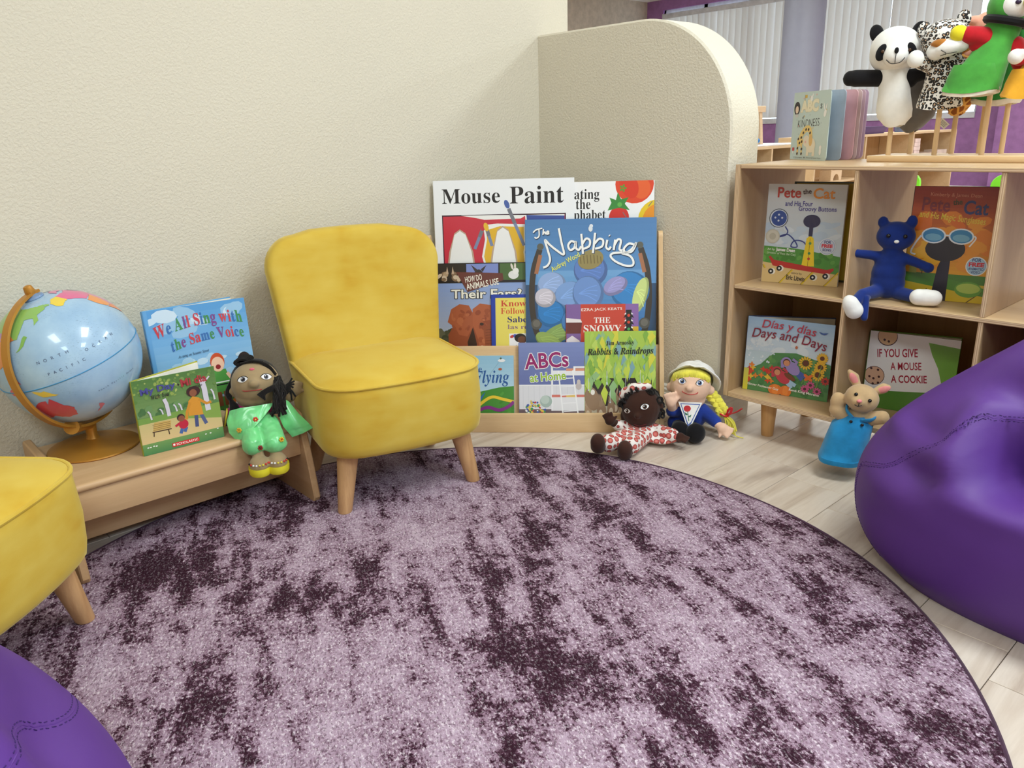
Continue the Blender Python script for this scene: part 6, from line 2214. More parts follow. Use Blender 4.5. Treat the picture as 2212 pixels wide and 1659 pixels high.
# ------------------------------------------------------------------ plain blue plush on the middle shelf
NAVY = cloth('blue_plush', (24, 46, 116), 0.9, 0.25, 0.08)
pU = thing('plush_toy', 'blue plush toy with white feet sitting on bookcase shelf edge', 'soft toy', (-0.83, 2.05, 0.4585), 0.385)
hc, hr = (0.003, -0.004, 0.160), (0.046, 0.030, 0.037)
blob('body', [('e', hc, hr), ('e', (-0.030, 0.0, 0.194), (0.013, 0.010, 0.015)), ('e', (0.036, 0.0, 0.196), (0.013, 0.010, 0.017)), ('c', (0.0, 0.0, 0.13), (-0.002, 0.0, 0.115), 0.020, 0.024),
              ('e', (-0.003, 0.002, 0.090), (0.037, 0.028, 0.040)), ('e', (-0.004, 0.001, 0.064), (0.041, 0.031, 0.046)), ('e', (-0.004, 0.0, 0.040), (0.042, 0.032, 0.040)), ('c', (-0.028, 0.0, 0.108), (-0.082, -0.006, 0.114), 0.013, 0.011), ('e', (-0.086, -0.008, 0.115), (0.013, 0.011, 0.011)),
              ('c', (0.022, 0.0, 0.108), (0.082, -0.018, 0.088), 0.013, 0.011), ('e', (0.084, -0.020, 0.086), (0.014, 0.012, 0.013)),
              ('c', (-0.022, -0.015, 0.022), (-0.058, -0.066, 0.018), 0.018, 0.016), ('c', (-0.058, -0.066, 0.018), (-0.072, -0.092, 0.002), 0.016, 0.015), ('c', (0.022, -0.012, 0.018), (0.062, -0.050, 0.018), 0.017, 0.016)], NAVY, pU, 0.0034, 4)
blob('foot', [('e', (-0.078, -0.098, -0.006), (0.0215, 0.018, 0.031), (0, -0.5, 0)), ('e', (-0.072, -0.097, -0.016), (0.0225, 0.019, 0.0225))], WHITEC, pU, 0.0034, 5)
blob('foot', [('e', (0.070, -0.074, 0.022), (0.022, 0.018, 0.0205)), ('e', (0.100, -0.076, 0.022), (0.022, 0.018, 0.0200)), ('e', (0.085, -0.075, 0.022), (0.030, 0.018, 0.021))], WHITEC, pU, 0.0034, 4)
blob('tail', [('c', (-0.034, 0.0, 0.014), (-0.050, -0.078, 0.012), 0.010, 0.010), ('c', (-0.050, -0.078, 0.010), (-0.047, -0.092, -0.034), 0.011, 0.0095)], NAVY, pU, 0.0034, 3)
for (x, z) in ((-0.014, 0.164), (0.024, 0.163)):
    p, n = on_ell(hc, hr, x, z)
    bm = nb()
    ell(bm, p, 0.0052, None, 14, 10)
    finish('eye', bm, EYEB, pU)
bm = nb()
p, n = on_ell(hc, hr, 0.006, 0.150)
ell(bm, p, (0.006, 0.004, 0.0042), None, 14, 10)
finish('nose', bm, WHITEC, pU)

# ------------------------------------------------------------------ puppet stand with pegs
STW = wood('stand_pine', (230, 200, 156), (212, 176, 132), 'x', 0.9, 0.45)
stand = thing('puppet_stand', 'pale wooden puppet stand with upright pegs on bookcase top', 'puppet stand', (-0.975, 2.165, 0.7922))
bm = nb()
box(bm, 0, 0.70, 0, 0.168, 0.0, 0.016, 0.0025, 2)
finish('base_board', bm, [STW], stand, 30)
PEGW = wood('peg_wood', (226, 196, 154), (210, 174, 130), 'z', 1.4, 0.45)
pegs = [(-0.940, 2.215, 0.93), (-0.823, 2.215, 1.02), (-0.712, 2.215, 1.05), (-0.60, 2.215, 1.02), (-0.917, 2.295, 0.94), (-0.811, 2.295, 0.99), (-0.693, 2.295, 0.99), (-0.58, 2.295, 0.99)]
for (x, y, zt) in pegs:
    bm = nb()
    lathe(bm, [(0.0062, 0.0155), (0.0062, zt - 0.7922), (0.004, zt - 0.7922 + 0.003)], 16, None, True, True, c=(x + 0.975, y - 2.165))
    finish('peg', bm, PEGW, stand)

def hollow_sleeve(name, rows, m, parent, n=32, wob=0.03, k=3, hem=True):
    """open-bottomed cloth body: rows of (z, x centre, y centre, half width, half depth) from top to hem"""
    rings = []
    for j, (z, xc, yc, hw, hd) in enumerate(rows):
        t = j / max(1, len(rows) - 1)
        rings.append([(xc + hw * (1 + wob * t * math.sin(k * 2 * PI * i / n + 1 + xc * 40)) * math.cos(2 * PI * i / n), yc + hd * (1 + wob * t * math.cos(k * 2 * PI * i / n)) * math.sin(2 * PI * i / n), z + 0.006 * t * math.sin(2 * 2 * PI * i / n + 2)) for i in range(n)])
    z, xc, yc, hw, hd = rows[-1]
    for kk, dz in ((0.95, 0.0), (0.88, 0.03), (0.7, 0.06)):
        rings.append([(xc + hw * kk * math.cos(2 * PI * i / n), yc + hd * kk * math.sin(2 * PI * i / n), z + dz) for i in range(n)])
    bm = nb()
    ring_loft(bm, rings, True, False)
    return finish(name, bm, m, parent)
GP = 'hand puppets on the stand'
# panda (front, first peg)
R_ = 0.36
pa = thing('hand_puppet', 'panda hand puppet on first front peg of puppet stand', 'puppet', (-0.940, 2.215, 0.80), R_, GP)
hc, hr = (-0.010, -0.004, 0.270), (0.062, 0.050, 0.056)
blob('head', [('e', hc, hr), ('e', (-0.040, 0.0, 0.262), (0.032, 0.034, 0.042)), ('e', (0.020, 0.0, 0.262), (0.032, 0.034, 0.042)), ('e', (-0.006, -0.044, 0.252), (0.031, 0.030, 0.027)), ('e', (-0.008, 0.0, 0.225), (0.032, 0.028, 0.02))], WHITEC, pa, 0.0036, 5)
hollow_sleeve('body', [(0.235, -0.008, 0, 0.020, 0.018), (0.225, -0.008, 0, 0.036, 0.028), (0.205, -0.006, 0, 0.037, 0.031), (0.16, -0.002, 0, 0.039, 0.033), (0.12, 0.002, 0, 0.044, 0.033), (0.10, 0.004, 0, 0.042, 0.031), (0.084, 0.006, 0, 0.028, 0.024)], WHITEC, pa, 32, 0.02)
blob('arm', [('c', (-0.030, 0.0, 0.202), (-0.098, -0.012, 0.205), 0.022, 0.022), ('e', (-0.112, -0.014, 0.205), (0.018, 0.014, 0.020))], BLACKC, pa, 0.0036, 4)
blob('arm', [('c', (0.028, 0.0, 0.202), (0.078, -0.010, 0.210), 0.020, 0.014), ('e', (0.034, 0.0, 0.195), (0.016, 0.014, 0.020))], BLACKC, pa, 0.0036, 4)
for s in (-1, 1):
    bm = nb()
    ell(bm, (-0.010 + s * 0.049, 0.006, 0.312), (0.017, 0.010, 0.023), Matrix.Rotation(s * 0.35, 3, 'Y'), 18, 12)
    finish('ear', bm, BLACKC, pa)
    p, n = on_ell(hc, hr, -0.006 + s * 0.033, 0.262)
    bm = nb()
    ell(bm, p, (0.0135, 0.006, 0.021), Matrix.Rotation(s * -0.35, 3, 'Y') , 18, 12)
    pt = finish('eye_patch', bm, BLACKC, pa)
    bm = nb()
    ell(bm, p + Vector((-s * 0.002, -0.0065, 0.002)), 0.0042, None, 12, 8)
    finish('eye', bm, plain('amber_eye', (70, 44, 24), 0.15), pt)
bm = nb()
ell(bm, (-0.004, -0.073, 0.263), (0.0052, 0.004, 0.0075), None, 14, 10)
finish('nose', bm, BLACKC, pa)
bm = nb()
tube(bm, [(-0.004, -0.0755, 0.258), (-0.005, -0.0755, 0.247), (-0.005, -0.070, 0.234)], 0.0009, 5)
tube(bm, curve_pts([(-0.026, -0.064, 0.243), (-0.016, -0.068, 0.234), (-0.005, -0.0705, 0.2325), (0.008, -0.068, 0.236), (0.016, -0.063, 0.246)], 18), 0.0010, 5)
finish('mouth', bm, BLKTH, pa)

# grey puppet with white tags (back, first peg)
GREYC = cloth('grey_plush', (112, 108, 106), 0.9, 0.25, 0.06)
pg = thing('hand_puppet', 'dark grey hand puppet with white tags hanging behind panda puppet', 'puppet', (-0.917, 2.295, 0.80), 0.36, GP)
hollow_sleeve('body', [(0.225, 0.0, 0, 0.018, 0.014), (0.215, 0.004, 0, 0.034, 0.024), (0.18, 0.010, 0, 0.044, 0.028), (0.14, 0.012, 0, 0.046, 0.030), (0.10, 0.006, 0, 0.042, 0.03), (0.075, -0.004, 0, 0.030, 0.024), (0.068, -0.004, 0, 0.020, 0.018)], GREYC, pg, 32, 0.04)
blob('head', [('e', (0.004, 0.0, 0.262), (0.040, 0.036, 0.040)), ('c', (-0.02, 0, 0.285), (-0.03, 0, 0.305), 0.014, 0.008)], GREYC, pg, 0.0036, 4)
blob('arm', [('c', (0.030, -0.004, 0.195), (0.040, -0.020, 0.262), 0.014, 0.012), ('e', (0.041, -0.022, 0.272), (0.012, 0.011, 0.014))], WHITEC, pg, 0.0036, 4)
bm = nb()
lathe(bm, [(0.016, 0), (0.010, 0.014), (0.001, 0.026)], 16, Matrix.Translation((0.030, 0.0, 0.300)) @ Matrix.Rotation(0.9, 4, 'Y'))
finish('ear', bm, cloth('hot_pink_felt', (226, 110, 130), 0.9), pg)
for (x, z, rot) in ((0.026, 0.138, -0.12), (0.058, 0.086, 0.75)):
    A = Art(0.024, 0.017, (238, 236, 230))
    for j in range(4):
        A.line(((0.12, 0.75 - 0.17 * j), (0.85, 0.75 - 0.17 * j)), 0.045, (110, 108, 104))
    bm = nb()
    box(bm, 0, 0.024, 0, 0.0006, 0, 0.017)
    tg = finish('care_tag', bm, WHITEC, pg, None, loc=(x, -0.037, z), rot=(0, rot, 0))
    A.build('tag_print', tg, -0.0002)

# leopard (front, second peg)
def leopard():
    t = NT('leopard_plush')
    v = t.coords()
    w = t.n('ShaderNodeTexNoise')
    w.inputs['Scale'].default_value = 60
    t.l(v, w.inputs['Vector'])
    vm = t.n('ShaderNodeVectorMath', operation='MULTIPLY_ADD')
    t.l(w.outputs['Color'], vm.inputs[0])
    vm.inputs[1].default_value = (0.010, 0.010, 0.010)
    t.l(v, vm.inputs[2])
    vo = t.n('ShaderNodeTexVoronoi')
    vo.inputs['Scale'].default_value = 112
    vo.inputs['Randomness'].default_value = 0.6
    t.l(vm.outputs[0], vo.inputs['Vector'])
    c = t.ramp(vo.outputs['Distance'], ((0.0, (182, 140, 104)), (0.22, (196, 164, 134)), (0.27, (22, 18, 18)), (0.50, (22, 18, 18)), (0.55, (232, 228, 224)), (1.0, (234, 230, 226))))
    t.base(c)
    t.set(Roughness=0.9)
    t.b.inputs['Sheen Weight'].default_value = 0.2
    MATS['leopard_plush'] = t.m
    return t.m
LEO = leopard()
le = thing('hand_puppet', 'spotted black and white leopard hand puppet with brown nose', 'puppet', (-0.823, 2.215, 0.80), 0.30, GP)
hc, hr = (-0.008, 0.0, 0.284), (0.056, 0.048, 0.046)
blob('head', [('e', hc, hr), ('e', (-0.003, 0.0, 0.245), (0.036, 0.032, 0.024))], LEO, le, 0.0036, 5)
hollow_sleeve('body', [(0.258, -0.002, 0, 0.022, 0.02), (0.235, -0.002, 0, 0.042, 0.030), (0.20, -0.004, 0, 0.038, 0.030), (0.165, -0.004, 0, 0.042, 0.032), (0.138, -0.004, 0, 0.050, 0.036), (0.124, -0.004, 0, 0.053, 0.038)], LEO, le, 32, 0.03)
blob('muzzle', [('e', (0.002, -0.052, 0.260), (0.036, 0.028, 0.021), (0, -0.30, 0)), ('e', (0.026, -0.046, 0.270), (0.026, 0.026, 0.023)), ('e', (-0.022, -0.046, 0.254), (0.022, 0.024, 0.021))], WHITEC, le, 0.0034, 4)
bm = nb()
ell(bm, (-0.016, -0.062, 0.268), (0.020, 0.013, 0.0125), Matrix.Rotation(-0.15, 3, 'Y'), 18, 12)
for v in bm.verts:      # pulled to a blunt triangle
    if v.co.z < 0.268:
        v.co.x = -0.012 + (v.co.x + 0.012) * max(0.25, 1 - (0.268 - v.co.z) / 0.016)
finish('nose', bm, cloth('brown_felt', (176, 112, 46), 0.85), le, 50)
bm = nb()
tube(bm, [(-0.010, -0.079, 0.254), (0.001, -0.0785, 0.247), (0.001, -0.074, 0.243)], 0.0008, 5)
tube(bm, curve_pts([(-0.010, -0.072, 0.241), (0.001, -0.075, 0.2445), (0.014, -0.074, 0.2465), (0.024, -0.070, 0.248)], 12), 0.0008, 5)
finish('mouth', bm, BLKTH, le)
blob('arm', [('c', (-0.030, -0.006, 0.222), (-0.058, -0.050, 0.232), 0.019, 0.016)], LEO, le, 0.0036, 3)
blob('paw', [('e', (-0.064, -0.064, 0.238), (0.0195, 0.017, 0.021))], WHITEC, le, 0.003, 2)
blob('arm', [('c', (0.030, -0.004, 0.222), (0.058, -0.010, 0.218), 0.017, 0.014)], LEO, le, 0.0036, 3)
for (x, z) in ((-0.058, 0.308), (0.026, 0.328)):
    bm = nb()
    ell(bm, (x, 0.010, z), (0.016, 0.010, 0.021), None, 16, 12)
    finish('ear', bm, LEO, le)

# giraffe-patterned puppet (back, second peg)
def patch_mat():
    t = NT('giraffe_plush')
    v = t.coords()
    vo = t.n('ShaderNodeTexVoronoi', feature='DISTANCE_TO_EDGE')
    vo.inputs['Scale'].default_value = 55
    t.l(v, vo.inputs['Vector'])
    t.base(t.ramp(vo.outputs['Distance'], ((0.10, (236, 176, 92)), (0.16, (150, 84, 34)), (1.0, (160, 92, 38)))))
    t.set(Roughness=0.9)
    MATS['giraffe_plush'] = t.m
    return t.m
GIR = patch_mat()
gi = thing('hand_puppet', 'orange and brown patched hand puppet showing behind leopard puppet', 'puppet', (-0.811, 2.295, 0.80), 0.30, GP)
hollow_sleeve('body', [(0.25, 0.0, 0, 0.02, 0.016), (0.235, 0.004, 0, 0.034, 0.024), (0.19, 0.010, 0, 0.040, 0.026), (0.15, 0.010, 0, 0.036, 0.026), (0.12, 0.002, 0, 0.026, 0.022), (0.108, 0.0, 0, 0.020, 0.018)], GIR, gi, 32, 0.04)
blob('head', [('e', (0.0, 0.0, 0.28), (0.028, 0.026, 0.034))], GIR, gi, 0.0036, 4)

# parrot (front, third peg)
GREENC = cloth('green_plush', (76, 160, 64), 0.85, 0.35, 0.08)
REDC = cloth('red_plush', (186, 28, 38), 0.85, 0.25, 0.08)
YELC = cloth('yellow_plush', (232, 216, 44), 0.85, 0.3, 0.05)
pr = thing('hand_puppet', 'green parrot hand puppet with red and yellow wing on third front peg', 'puppet', (-0.712, 2.215, 0.80), 0.28, GP)
hc, hr = (0.012, 0.0, 0.342), (0.046, 0.044, 0.048)
blob('head', [('e', hc, hr)], GREENC, pr, 0.0036, 4)
blob('face_patch', [('e', (0.020, -0.010, 0.342), (0.038, 0.038, 0.036))], WHITEC, pr, 0.0034, 4)
bm = nb()
tube(bm, [(0.012 + 0.042 * math.cos(2 * PI * i / 28), 0.0 + 0.042 * math.sin(2 * PI * i / 28), 0.309 - 0.010 * math.cos(2 * PI * i / 28)) for i in range(28)], 0.0095, 8, True)
finish('neck_band', bm, BLACKC, pr)
hollow_sleeve('body', [(0.315, 0.008, 0, 0.030, 0.026), (0.302, 0.006, 0, 0.040, 0.030), (0.27, 0.000, -0.006, 0.039, 0.030), (0.235, -0.012, -0.018, 0.043, 0.028), (0.20, -0.026, -0.030, 0.052, 0.028), (0.178, -0.036, -0.038, 0.060, 0.029), (0.158, -0.040, -0.042, 0.063, 0.030)], GREENC, pr, 36, 0.07, 4)
hollow_sleeve('lining', [(0.170, -0.036, -0.040, 0.056, 0.025), (0.156, -0.040, -0.042, 0.0615, 0.0288), (0.150, -0.040, -0.042, 0.061, 0.028)], cloth('cream_lining', (222, 212, 196), 0.9, 0.1), pr, 36, 0.07, 4)
blob('wing', [('c', (-0.020, -0.008, 0.275), (-0.062, -0.030, 0.285), 0.026, 0.020), ('e', (-0.040, -0.018, 0.264), (0.020, 0.014, 0.020))], REDC, pr, 0.0036, 3)
blob('wing_tip', [('e', (-0.082, -0.036, 0.289), (0.020, 0.014, 0.019))], YELC, pr, 0.003, 2)
blob('wing', [('c', (0.036, -0.004, 0.255), (0.052, -0.020, 0.215), 0.022, 0.018)], REDC, pr, 0.0036, 3)
bm = nb()
p, n = on_ell((0.020, -0.010, 0.342), (0.038, 0.038, 0.036), 0.030, 0.345)
ell(bm, p, (0.0065, 0.004, 0.005), None, 12, 8)
finish('eye', bm, plain('plum_eye', (50, 34, 66), 0.3), pr)
blob('beak', [('c', (0.055, -0.045, 0.345), (0.066, -0.062, 0.332), 0.016, 0.010)], YELC, pr, 0.003, 3)
# hidden green puppet behind the parrot
DGREEN = cloth('dark_green_plush', (48, 128, 56), 0.85, 0.3, 0.08)
CREAMC = cloth('cream_lining', (222, 212, 196), 0.9, 0.1)
pq = thing('hand_puppet', 'darker green hand puppet with cream hem half hidden behind parrot puppet', 'puppet', (-0.693, 2.295, 0.80), 0.28, GP)
hollow_sleeve('body', [(0.25, 0.0, 0, 0.02, 0.016), (0.235, -0.002, 0, 0.038, 0.026), (0.19, -0.012, 0, 0.046, 0.030), (0.160, -0.026, 0, 0.056, 0.032), (0.142, -0.028, 0, 0.058, 0.034)], DGREEN, pq, 32, 0.05)
hollow_sleeve('lining', [(0.15, -0.026, 0, 0.052, 0.028), (0.135, -0.028, 0, 0.056, 0.033), (0.128, -0.028, 0, 0.054, 0.032)], CREAMC, pq, 32, 0.05)
blob('head', [('e', (0.0, 0.0, 0.28), (0.036, 0.03, 0.04))], DGREEN, pq, 0.0036, 4)
# pink pig-like puppet behind leopard and parrot: its own peg at the back edge
PIGC = cloth('salmon_plush', (238, 170, 146), 0.85, 0.35, 0.04)
pig = thing('hand_puppet', 'salmon pink hand puppet peeking between leopard and parrot puppets', 'puppet', (-0.752, 2.315, 0.8085), 0.28, GP)
bm = nb()
lathe(bm, [(0.0055, 0), (0.0055, 0.22)], 12)
finish('stick', bm, PEGW, pig)
blob('head', [('e', (-0.020, 0.0, 0.305), (0.034, 0.028, 0.034)), ('e', (-0.050, -0.010, 0.318), (0.019, 0.013, 0.0125))], PIGC, pig, 0.0036, 4)
hollow_sleeve('body', [(0.275, -0.010, 0, 0.022, 0.018), (0.262, -0.012, 0, 0.034, 0.020), (0.22, -0.016, 0, 0.036, 0.020), (0.20, -0.016, 0, 0.036, 0.020)], plain('grey_dress', (196, 192, 194), 0.9), pig, 28, 0.03)
blob('arm', [('c', (-0.026, -0.004, 0.262), (-0.056, -0.010, 0.240), 0.014, 0.012)], PIGC, pig, 0.0036, 3)
# orange smock puppet, fourth peg, cut by the picture edge
ORC = cloth('orange_cloth', (236, 172, 50), 0.85, 0.25, 0.06)
po = thing('hand_puppet', 'hand puppet in orange smock cut by picture edge right of parrot', 'puppet', (-0.600, 2.200, 0.80), 0.26, GP)
hollow_sleeve('body', [(0.262, 0.0, 0, 0.020, 0.018), (0.25, -0.002, 0, 0.030, 0.024), (0.205, -0.010, -0.01, 0.036, 0.030), (0.165, -0.022, -0.014, 0.050, 0.036), (0.140, -0.026, -0.016, 0.056, 0.038)], ORC, po, 32, 0.05)
blob('arm', [('c', (-0.020, -0.010, 0.235), (-0.052, -0.026, 0.222), 0.017, 0.016)], REDC, po, 0.0036, 3)
blob('hand', [('e', (-0.060, -0.050, 0.226), (0.017, 0.015, 0.017)), ('e', (-0.050, -0.054, 0.232), (0.009, 0.009, 0.010))], WHITEC, po, 0.003, 3)
blob('head', [('e', (0.004, 0.0, 0.300), (0.038, 0.036, 0.042))], PINKS, po, 0.0036, 4)
# ------------------------------------------------------------------ purple bean bags
def leather():
    t = NT('purple_leatherette')
    v = t.coords()
    t.base(t.ramp(t.noise(v, 5, 2), ((0.3, (84, 43, 130)), (0.7, (92, 49, 140)))))
    t.set(Roughness=0.56)
    t.b.inputs['Specular IOR Level'].default_value = 0.5
    t.bump(t.noise(v, 420, 3, 0.6), 0.10, 0.0008)
    MATS['purple_leatherette'] = t.m
    return t.m
PURL = leather()
STITCH = plain('purple_stitch', (58, 28, 100), 0.7)
def bean(label, cx, cy, rx, ry, H, peak, dents, seams, floor_z, seed, rot=0.0):
    root = thing('bean_bag', label, 'bean bag', (cx, cy, 0), rot, 'purple bean bags')
    prof = [(0.0, 0.80), (0.02, 0.88), (0.05, 0.925), (0.11, 0.975), (0.18, 1.0), (0.26, 1.0), (0.33, 0.97), (0.38, 0.93), (0.44, 0.87), (0.50, 0.79), (0.58, 0.66), (0.66, 0.52), (0.74, 0.385), (0.82, 0.26), (0.90, 0.145), (0.96, 0.065), (1.0, 0.02)]
    NZ, NA = 64, 120
    def rad(t):
        for (a, ra), (b, rb) in zip(prof, prof[1:]):
            if t <= b:
                return ra + (rb - ra) * (t - a) / (b - a)
        return prof[-1][1]
    smooth_r = []
    for j in range(NZ + 1):
        t = j / NZ
        smooth_r.append(sum(rad(min(1, max(0, t + d))) for d in (-0.03, -0.015, 0, 0.015, 0.03)) / 5)
    bm = nb()
    rings = []
    for j in range(NZ + 1):
        t = j / NZ
        sh = max(0.0, t - 0.3) ** 1.2
        ring = []
        for i in range(NA):
            a = 2 * PI * i / NA
            n2 = 1 + 0.018 * noise.noise(Vector((math.cos(a) * 2 + seed, math.sin(a) * 2, t * 3)))
            ca, sa = math.cos(a), math.sin(a)
            # slightly boxy plan
            k = 1.0 / (abs(ca) ** 2.4 + abs(sa) ** 2.4) ** (1 / 2.4)
            r = smooth_r[j] * k * n2
            ring.append(Vector((rx * r * ca + peak[0] * sh, ry * r * sa + peak[1] * sh, floor_z + H * t)))
        rings.append(ring)
    ring_loft(bm, rings)
    bmesh.ops.recalc_face_normals(bm, faces=bm.faces)
    for rep in range(1):
        bm.normal_update()
        mv = []
        for v in bm.verts:
            d = 0.0
            for (c, r, dep) in dents:
                q = ((v.co.x + cx - c[0]) / r[0]) ** 2 + ((v.co.y + cy - c[1]) / r[1]) ** 2 + ((v.co.z - c[2]) / r[2]) ** 2
                if q < 9:
                    d += dep * math.exp(-q)
            mv.append(d)
        for v, d in zip(bm.verts, mv):
            if v.co.z > floor_z + 0.004:
                v.co += v.normal * d
                v.co.z = max(v.co.z, floor_z + 0.001)
    for _ in range(1):
        bmesh.ops.smooth_vert(bm, verts=[v for v in bm.verts if v.co.z > floor_z + 0.01], factor=0.4, use_axis_x=True, use_axis_y=True, use_axis_z=True)
    shell = finish('cover', bm, PURL, root, 180)
    bvh = BVHTree.FromPolygons([v.co for v in shell.data.vertices], [p.vertices[:] for p in shell.data.polygons])
    for line in seams:
        P = []
        for q in curve_pts(line, 16 * len(line)):
            loc, n, i, d = bvh.find_nearest(q - Vector((cx, cy, 0)))
            P.append((loc, n))
        bm = nb()
        for off in (-0.0042, 0.0042):
            pts = []
            for k, (loc, n) in enumerate(P):
                t = (P[min(k + 1, len(P) - 1)][0] - P[max(k - 1, 0)][0])
                s = t.cross(n)
                s = s.normalized() if s.length > 1e-6 else Vector((0, 0, 1))
                pts.append(loc + s * off + n * 0.0002)
            L = []
            for a, b in zip(pts, pts[1:]):
                m = max(1, int((b - a).length / 0.0035))
                L += [a.lerp(b, i / m) for i in range(m)]
            for k in range(0, len(L) - 2, 2):
                tube(bm, [L[k], L[k + 1]], 0.0008, 4)
        st = finish('stitching', bm, STITCH, root, None)
        bm = nb()
        tube(bm, [loc - n * 0.0004 for loc, n in P], 0.0011, 6)
        finish('seam', bm, PURL, root)
    return root
bean('purple leatherette bean bag on plank floor before cubby bookcase', -0.20, 1.685, 0.475, 0.284, 0.72, (0.03, 0.03),
     [((-0.340, 1.415, 0.345), (0.055, 0.14, 0.062), -0.17), ((-0.428, 1.46, 0.345), (0.034, 0.08, 0.090), 0.044), ((-0.335, 1.42, 0.245), (0.09, 0.09, 0.028), 0.034),
      ((-0.55, 1.52, 0.405), (0.06, 0.06, 0.022), -0.018), ((-0.48, 1.50, 0.440), (0.08, 0.06, 0.026), -0.050), ((-0.37, 1.49, 0.445), (0.06, 0.06, 0.024), -0.050), ((-0.42, 1.47, 0.405), (0.05, 0.06, 0.018), 0.018), ((-0.42, 1.52, 0.500), (0.12, 0.06, 0.03), 0.022),
      ((-0.60, 1.55, 0.315), (0.05, 0.06, 0.020), 0.020), ((-0.54, 1.50, 0.332), (0.06, 0.06, 0.018), -0.018), ((-0.475, 1.46, 0.300), (0.05, 0.06, 0.026), 0.018), ((-0.49, 1.46, 0.262), (0.04, 0.06, 0.016), -0.014), ((-0.53, 1.48, 0.205), (0.10, 0.08, 0.035), 0.014), ((-0.30, 1.42, 0.19), (0.20, 0.08, 0.05), 0.012)],
     [[(-0.620, 1.570, 0.200), (-0.560, 1.515, 0.228), (-0.530, 1.495, 0.275), (-0.475, 1.47, 0.325), (-0.452, 1.47, 0.365), (-0.424, 1.47, 0.412), (-0.386, 1.46, 0.412), (-0.345, 1.46, 0.405), (-0.25, 1.45, 0.40)],
      [(-0.620, 1.570, 0.200), (-0.640, 1.560, 0.14), (-0.625, 1.545, 0.07), (-0.57, 1.51, 0.02)]], 0.0006, 1.0)
bean('purple leatherette bean bag on rug edge cut by the picture corner', -0.862, -0.195, 0.372, 0.345, 0.68, (0.0, 0.0),
     [((-0.78, 0.02, 0.34), (0.10, 0.10, 0.04), -0.02), ((-0.67, -0.02, 0.30), (0.05, 0.10, 0.08), 0.018), ((-0.64, -0.05, 0.42), (0.06, 0.10, 0.09), -0.045), ((-0.87, 0.05, 0.42), (0.2, 0.1, 0.05), 0.018), ((-0.72, 0.0, 0.42), (0.03, 0.1, 0.09), 0.025)],
     [[(-0.60, -0.06, 0.36), (-0.70, 0.02, 0.385), (-0.78, 0.07, 0.375), (-0.86, 0.11, 0.31), (-0.95, 0.11, 0.26)]], 0.0095, 5.0)

# ------------------------------------------------------------------ far room: low shelves with blocks, chairs, small things
FARW = wood('far_birch', (220, 190, 152), (202, 170, 130), 'y', 0.5, 0.45)
FARD = wood('far_birch_back', (190, 150, 106), (176, 136, 94), 'z', 0.5, 0.5)
def low_shelf(label, xf, ya, yb, top, mids, divs, dep=0.30):
    """open shelf unit running along Y, front at xf facing +X"""
    t = thing('low_shelf', label, 'shelf', (xf, ya, 0))
    L = yb - ya
    def p(name, a, b, c, d, e, f, m=FARW):
        bm = nb()
        box(bm, a, b, c, d, e, f, 0.001, 1)
        finish(name, bm, m, t, 30)
    p('top_panel', -dep, 0.0, 0, L, top - 0.018, top)
    p('bottom_panel', -dep, 0.0, 0.018, L - 0.018, 0.06, 0.078)
    p('side_panel', -dep, 0.0, 0, 0.018, 0.0, top - 0.018)
    p('side_panel', -dep, 0.0, L - 0.018, L, 0.0, top - 0.018)
    for z in mids:
        p('shelf_board', -dep + 0.01, -0.002, 0.018, L - 0.018, z - 0.016, z)
    for d in divs:
        lo = 0.078
        for z in list(mids) + [top - 0.002]:
            p('divider', -dep + 0.01, -0.002, d - ya - 0.009, d - ya + 0.009, lo, z - 0.016)
            lo = z
    p('back_panel', -dep, -dep + 0.008, 0.018, L - 0.018, 0.078, top - 0.018, FARD)
    return t
low_shelf('long low birch shelf with wooden blocks under far windows', -2.87, 5.55, 8.2, 0.79, (0.468,), (6.35, 7.25))
low_shelf('short low birch shelf holding white bins behind half wall', -2.88, 4.45, 5.35, 0.75, (0.44,), (4.98,))
BLK = wood('toy_block_wood', (226, 196, 160), (214, 180, 144), 'y', 2.0, 0.5)
def arch_block(x, y, z, wy, h, dx, r, label):
    P = [(-wy / 2, 0), (-r, 0)]
    for i in range(1, 12):
        a = PI - PI * i / 12
        P.append((r * math.cos(a), r * math.sin(a) * 1.05))
    P += [(r, 0), (wy / 2, 0), (wy / 2, h), (-wy / 2, h)]
    bm = nb()
    prism(bm, P, -dx / 2, dx / 2, 'yz')
    tag(finish('arch_block', bm, BLK, None, 30, loc=(x, y, z)), label, 'toy block', 'wooden arch blocks on the far shelf')
arch_block(-2.93, 5.93, 0.468, 0.17, 0.075, 0.09, 0.045, 'larger wooden arch block, lower one of two seen through top cubby')
arch_block(-2.93, 5.93, 0.5435, 0.14, 0.065, 0.07, 0.038, 'smaller wooden arch block stacked on larger arch block')
def stack(x, y, z, n, lx, ly, h, col, what):
    m = plain('block_%d_%d_%d' % col, col, 0.6)
    first = None
    for k in range(n):
        if first is None:
            bm = nb()
            box(bm, -lx / 2, lx / 2, -ly / 2, ly / 2, 0.0003, h - 0.0003, 0.002, 1)
            o = finish('toy_block', bm, m, None, 30)
            first = o
        else:
            o = first.copy()
            C.objects.link(o)
        o.location = (x, y, z + h * k)
        o.rotation_euler = (0, 0, 0.05 * math.sin(k * 2.1))
        tag(o, (what % ('lowest', 'second', 'third', 'fourth', 'fifth', 'sixth', 'seventh', 'topmost')[k if n == 8 else (0, 1, 2, 7)[k]]), 'toy block', 'blocks stacked on the far shelf')
stack(-2.93, 7.36, 0.468, 8, 0.10, 0.12, 0.033, (222, 196, 188), 'pale pinkish block, %s of the tall stack inside far shelf')
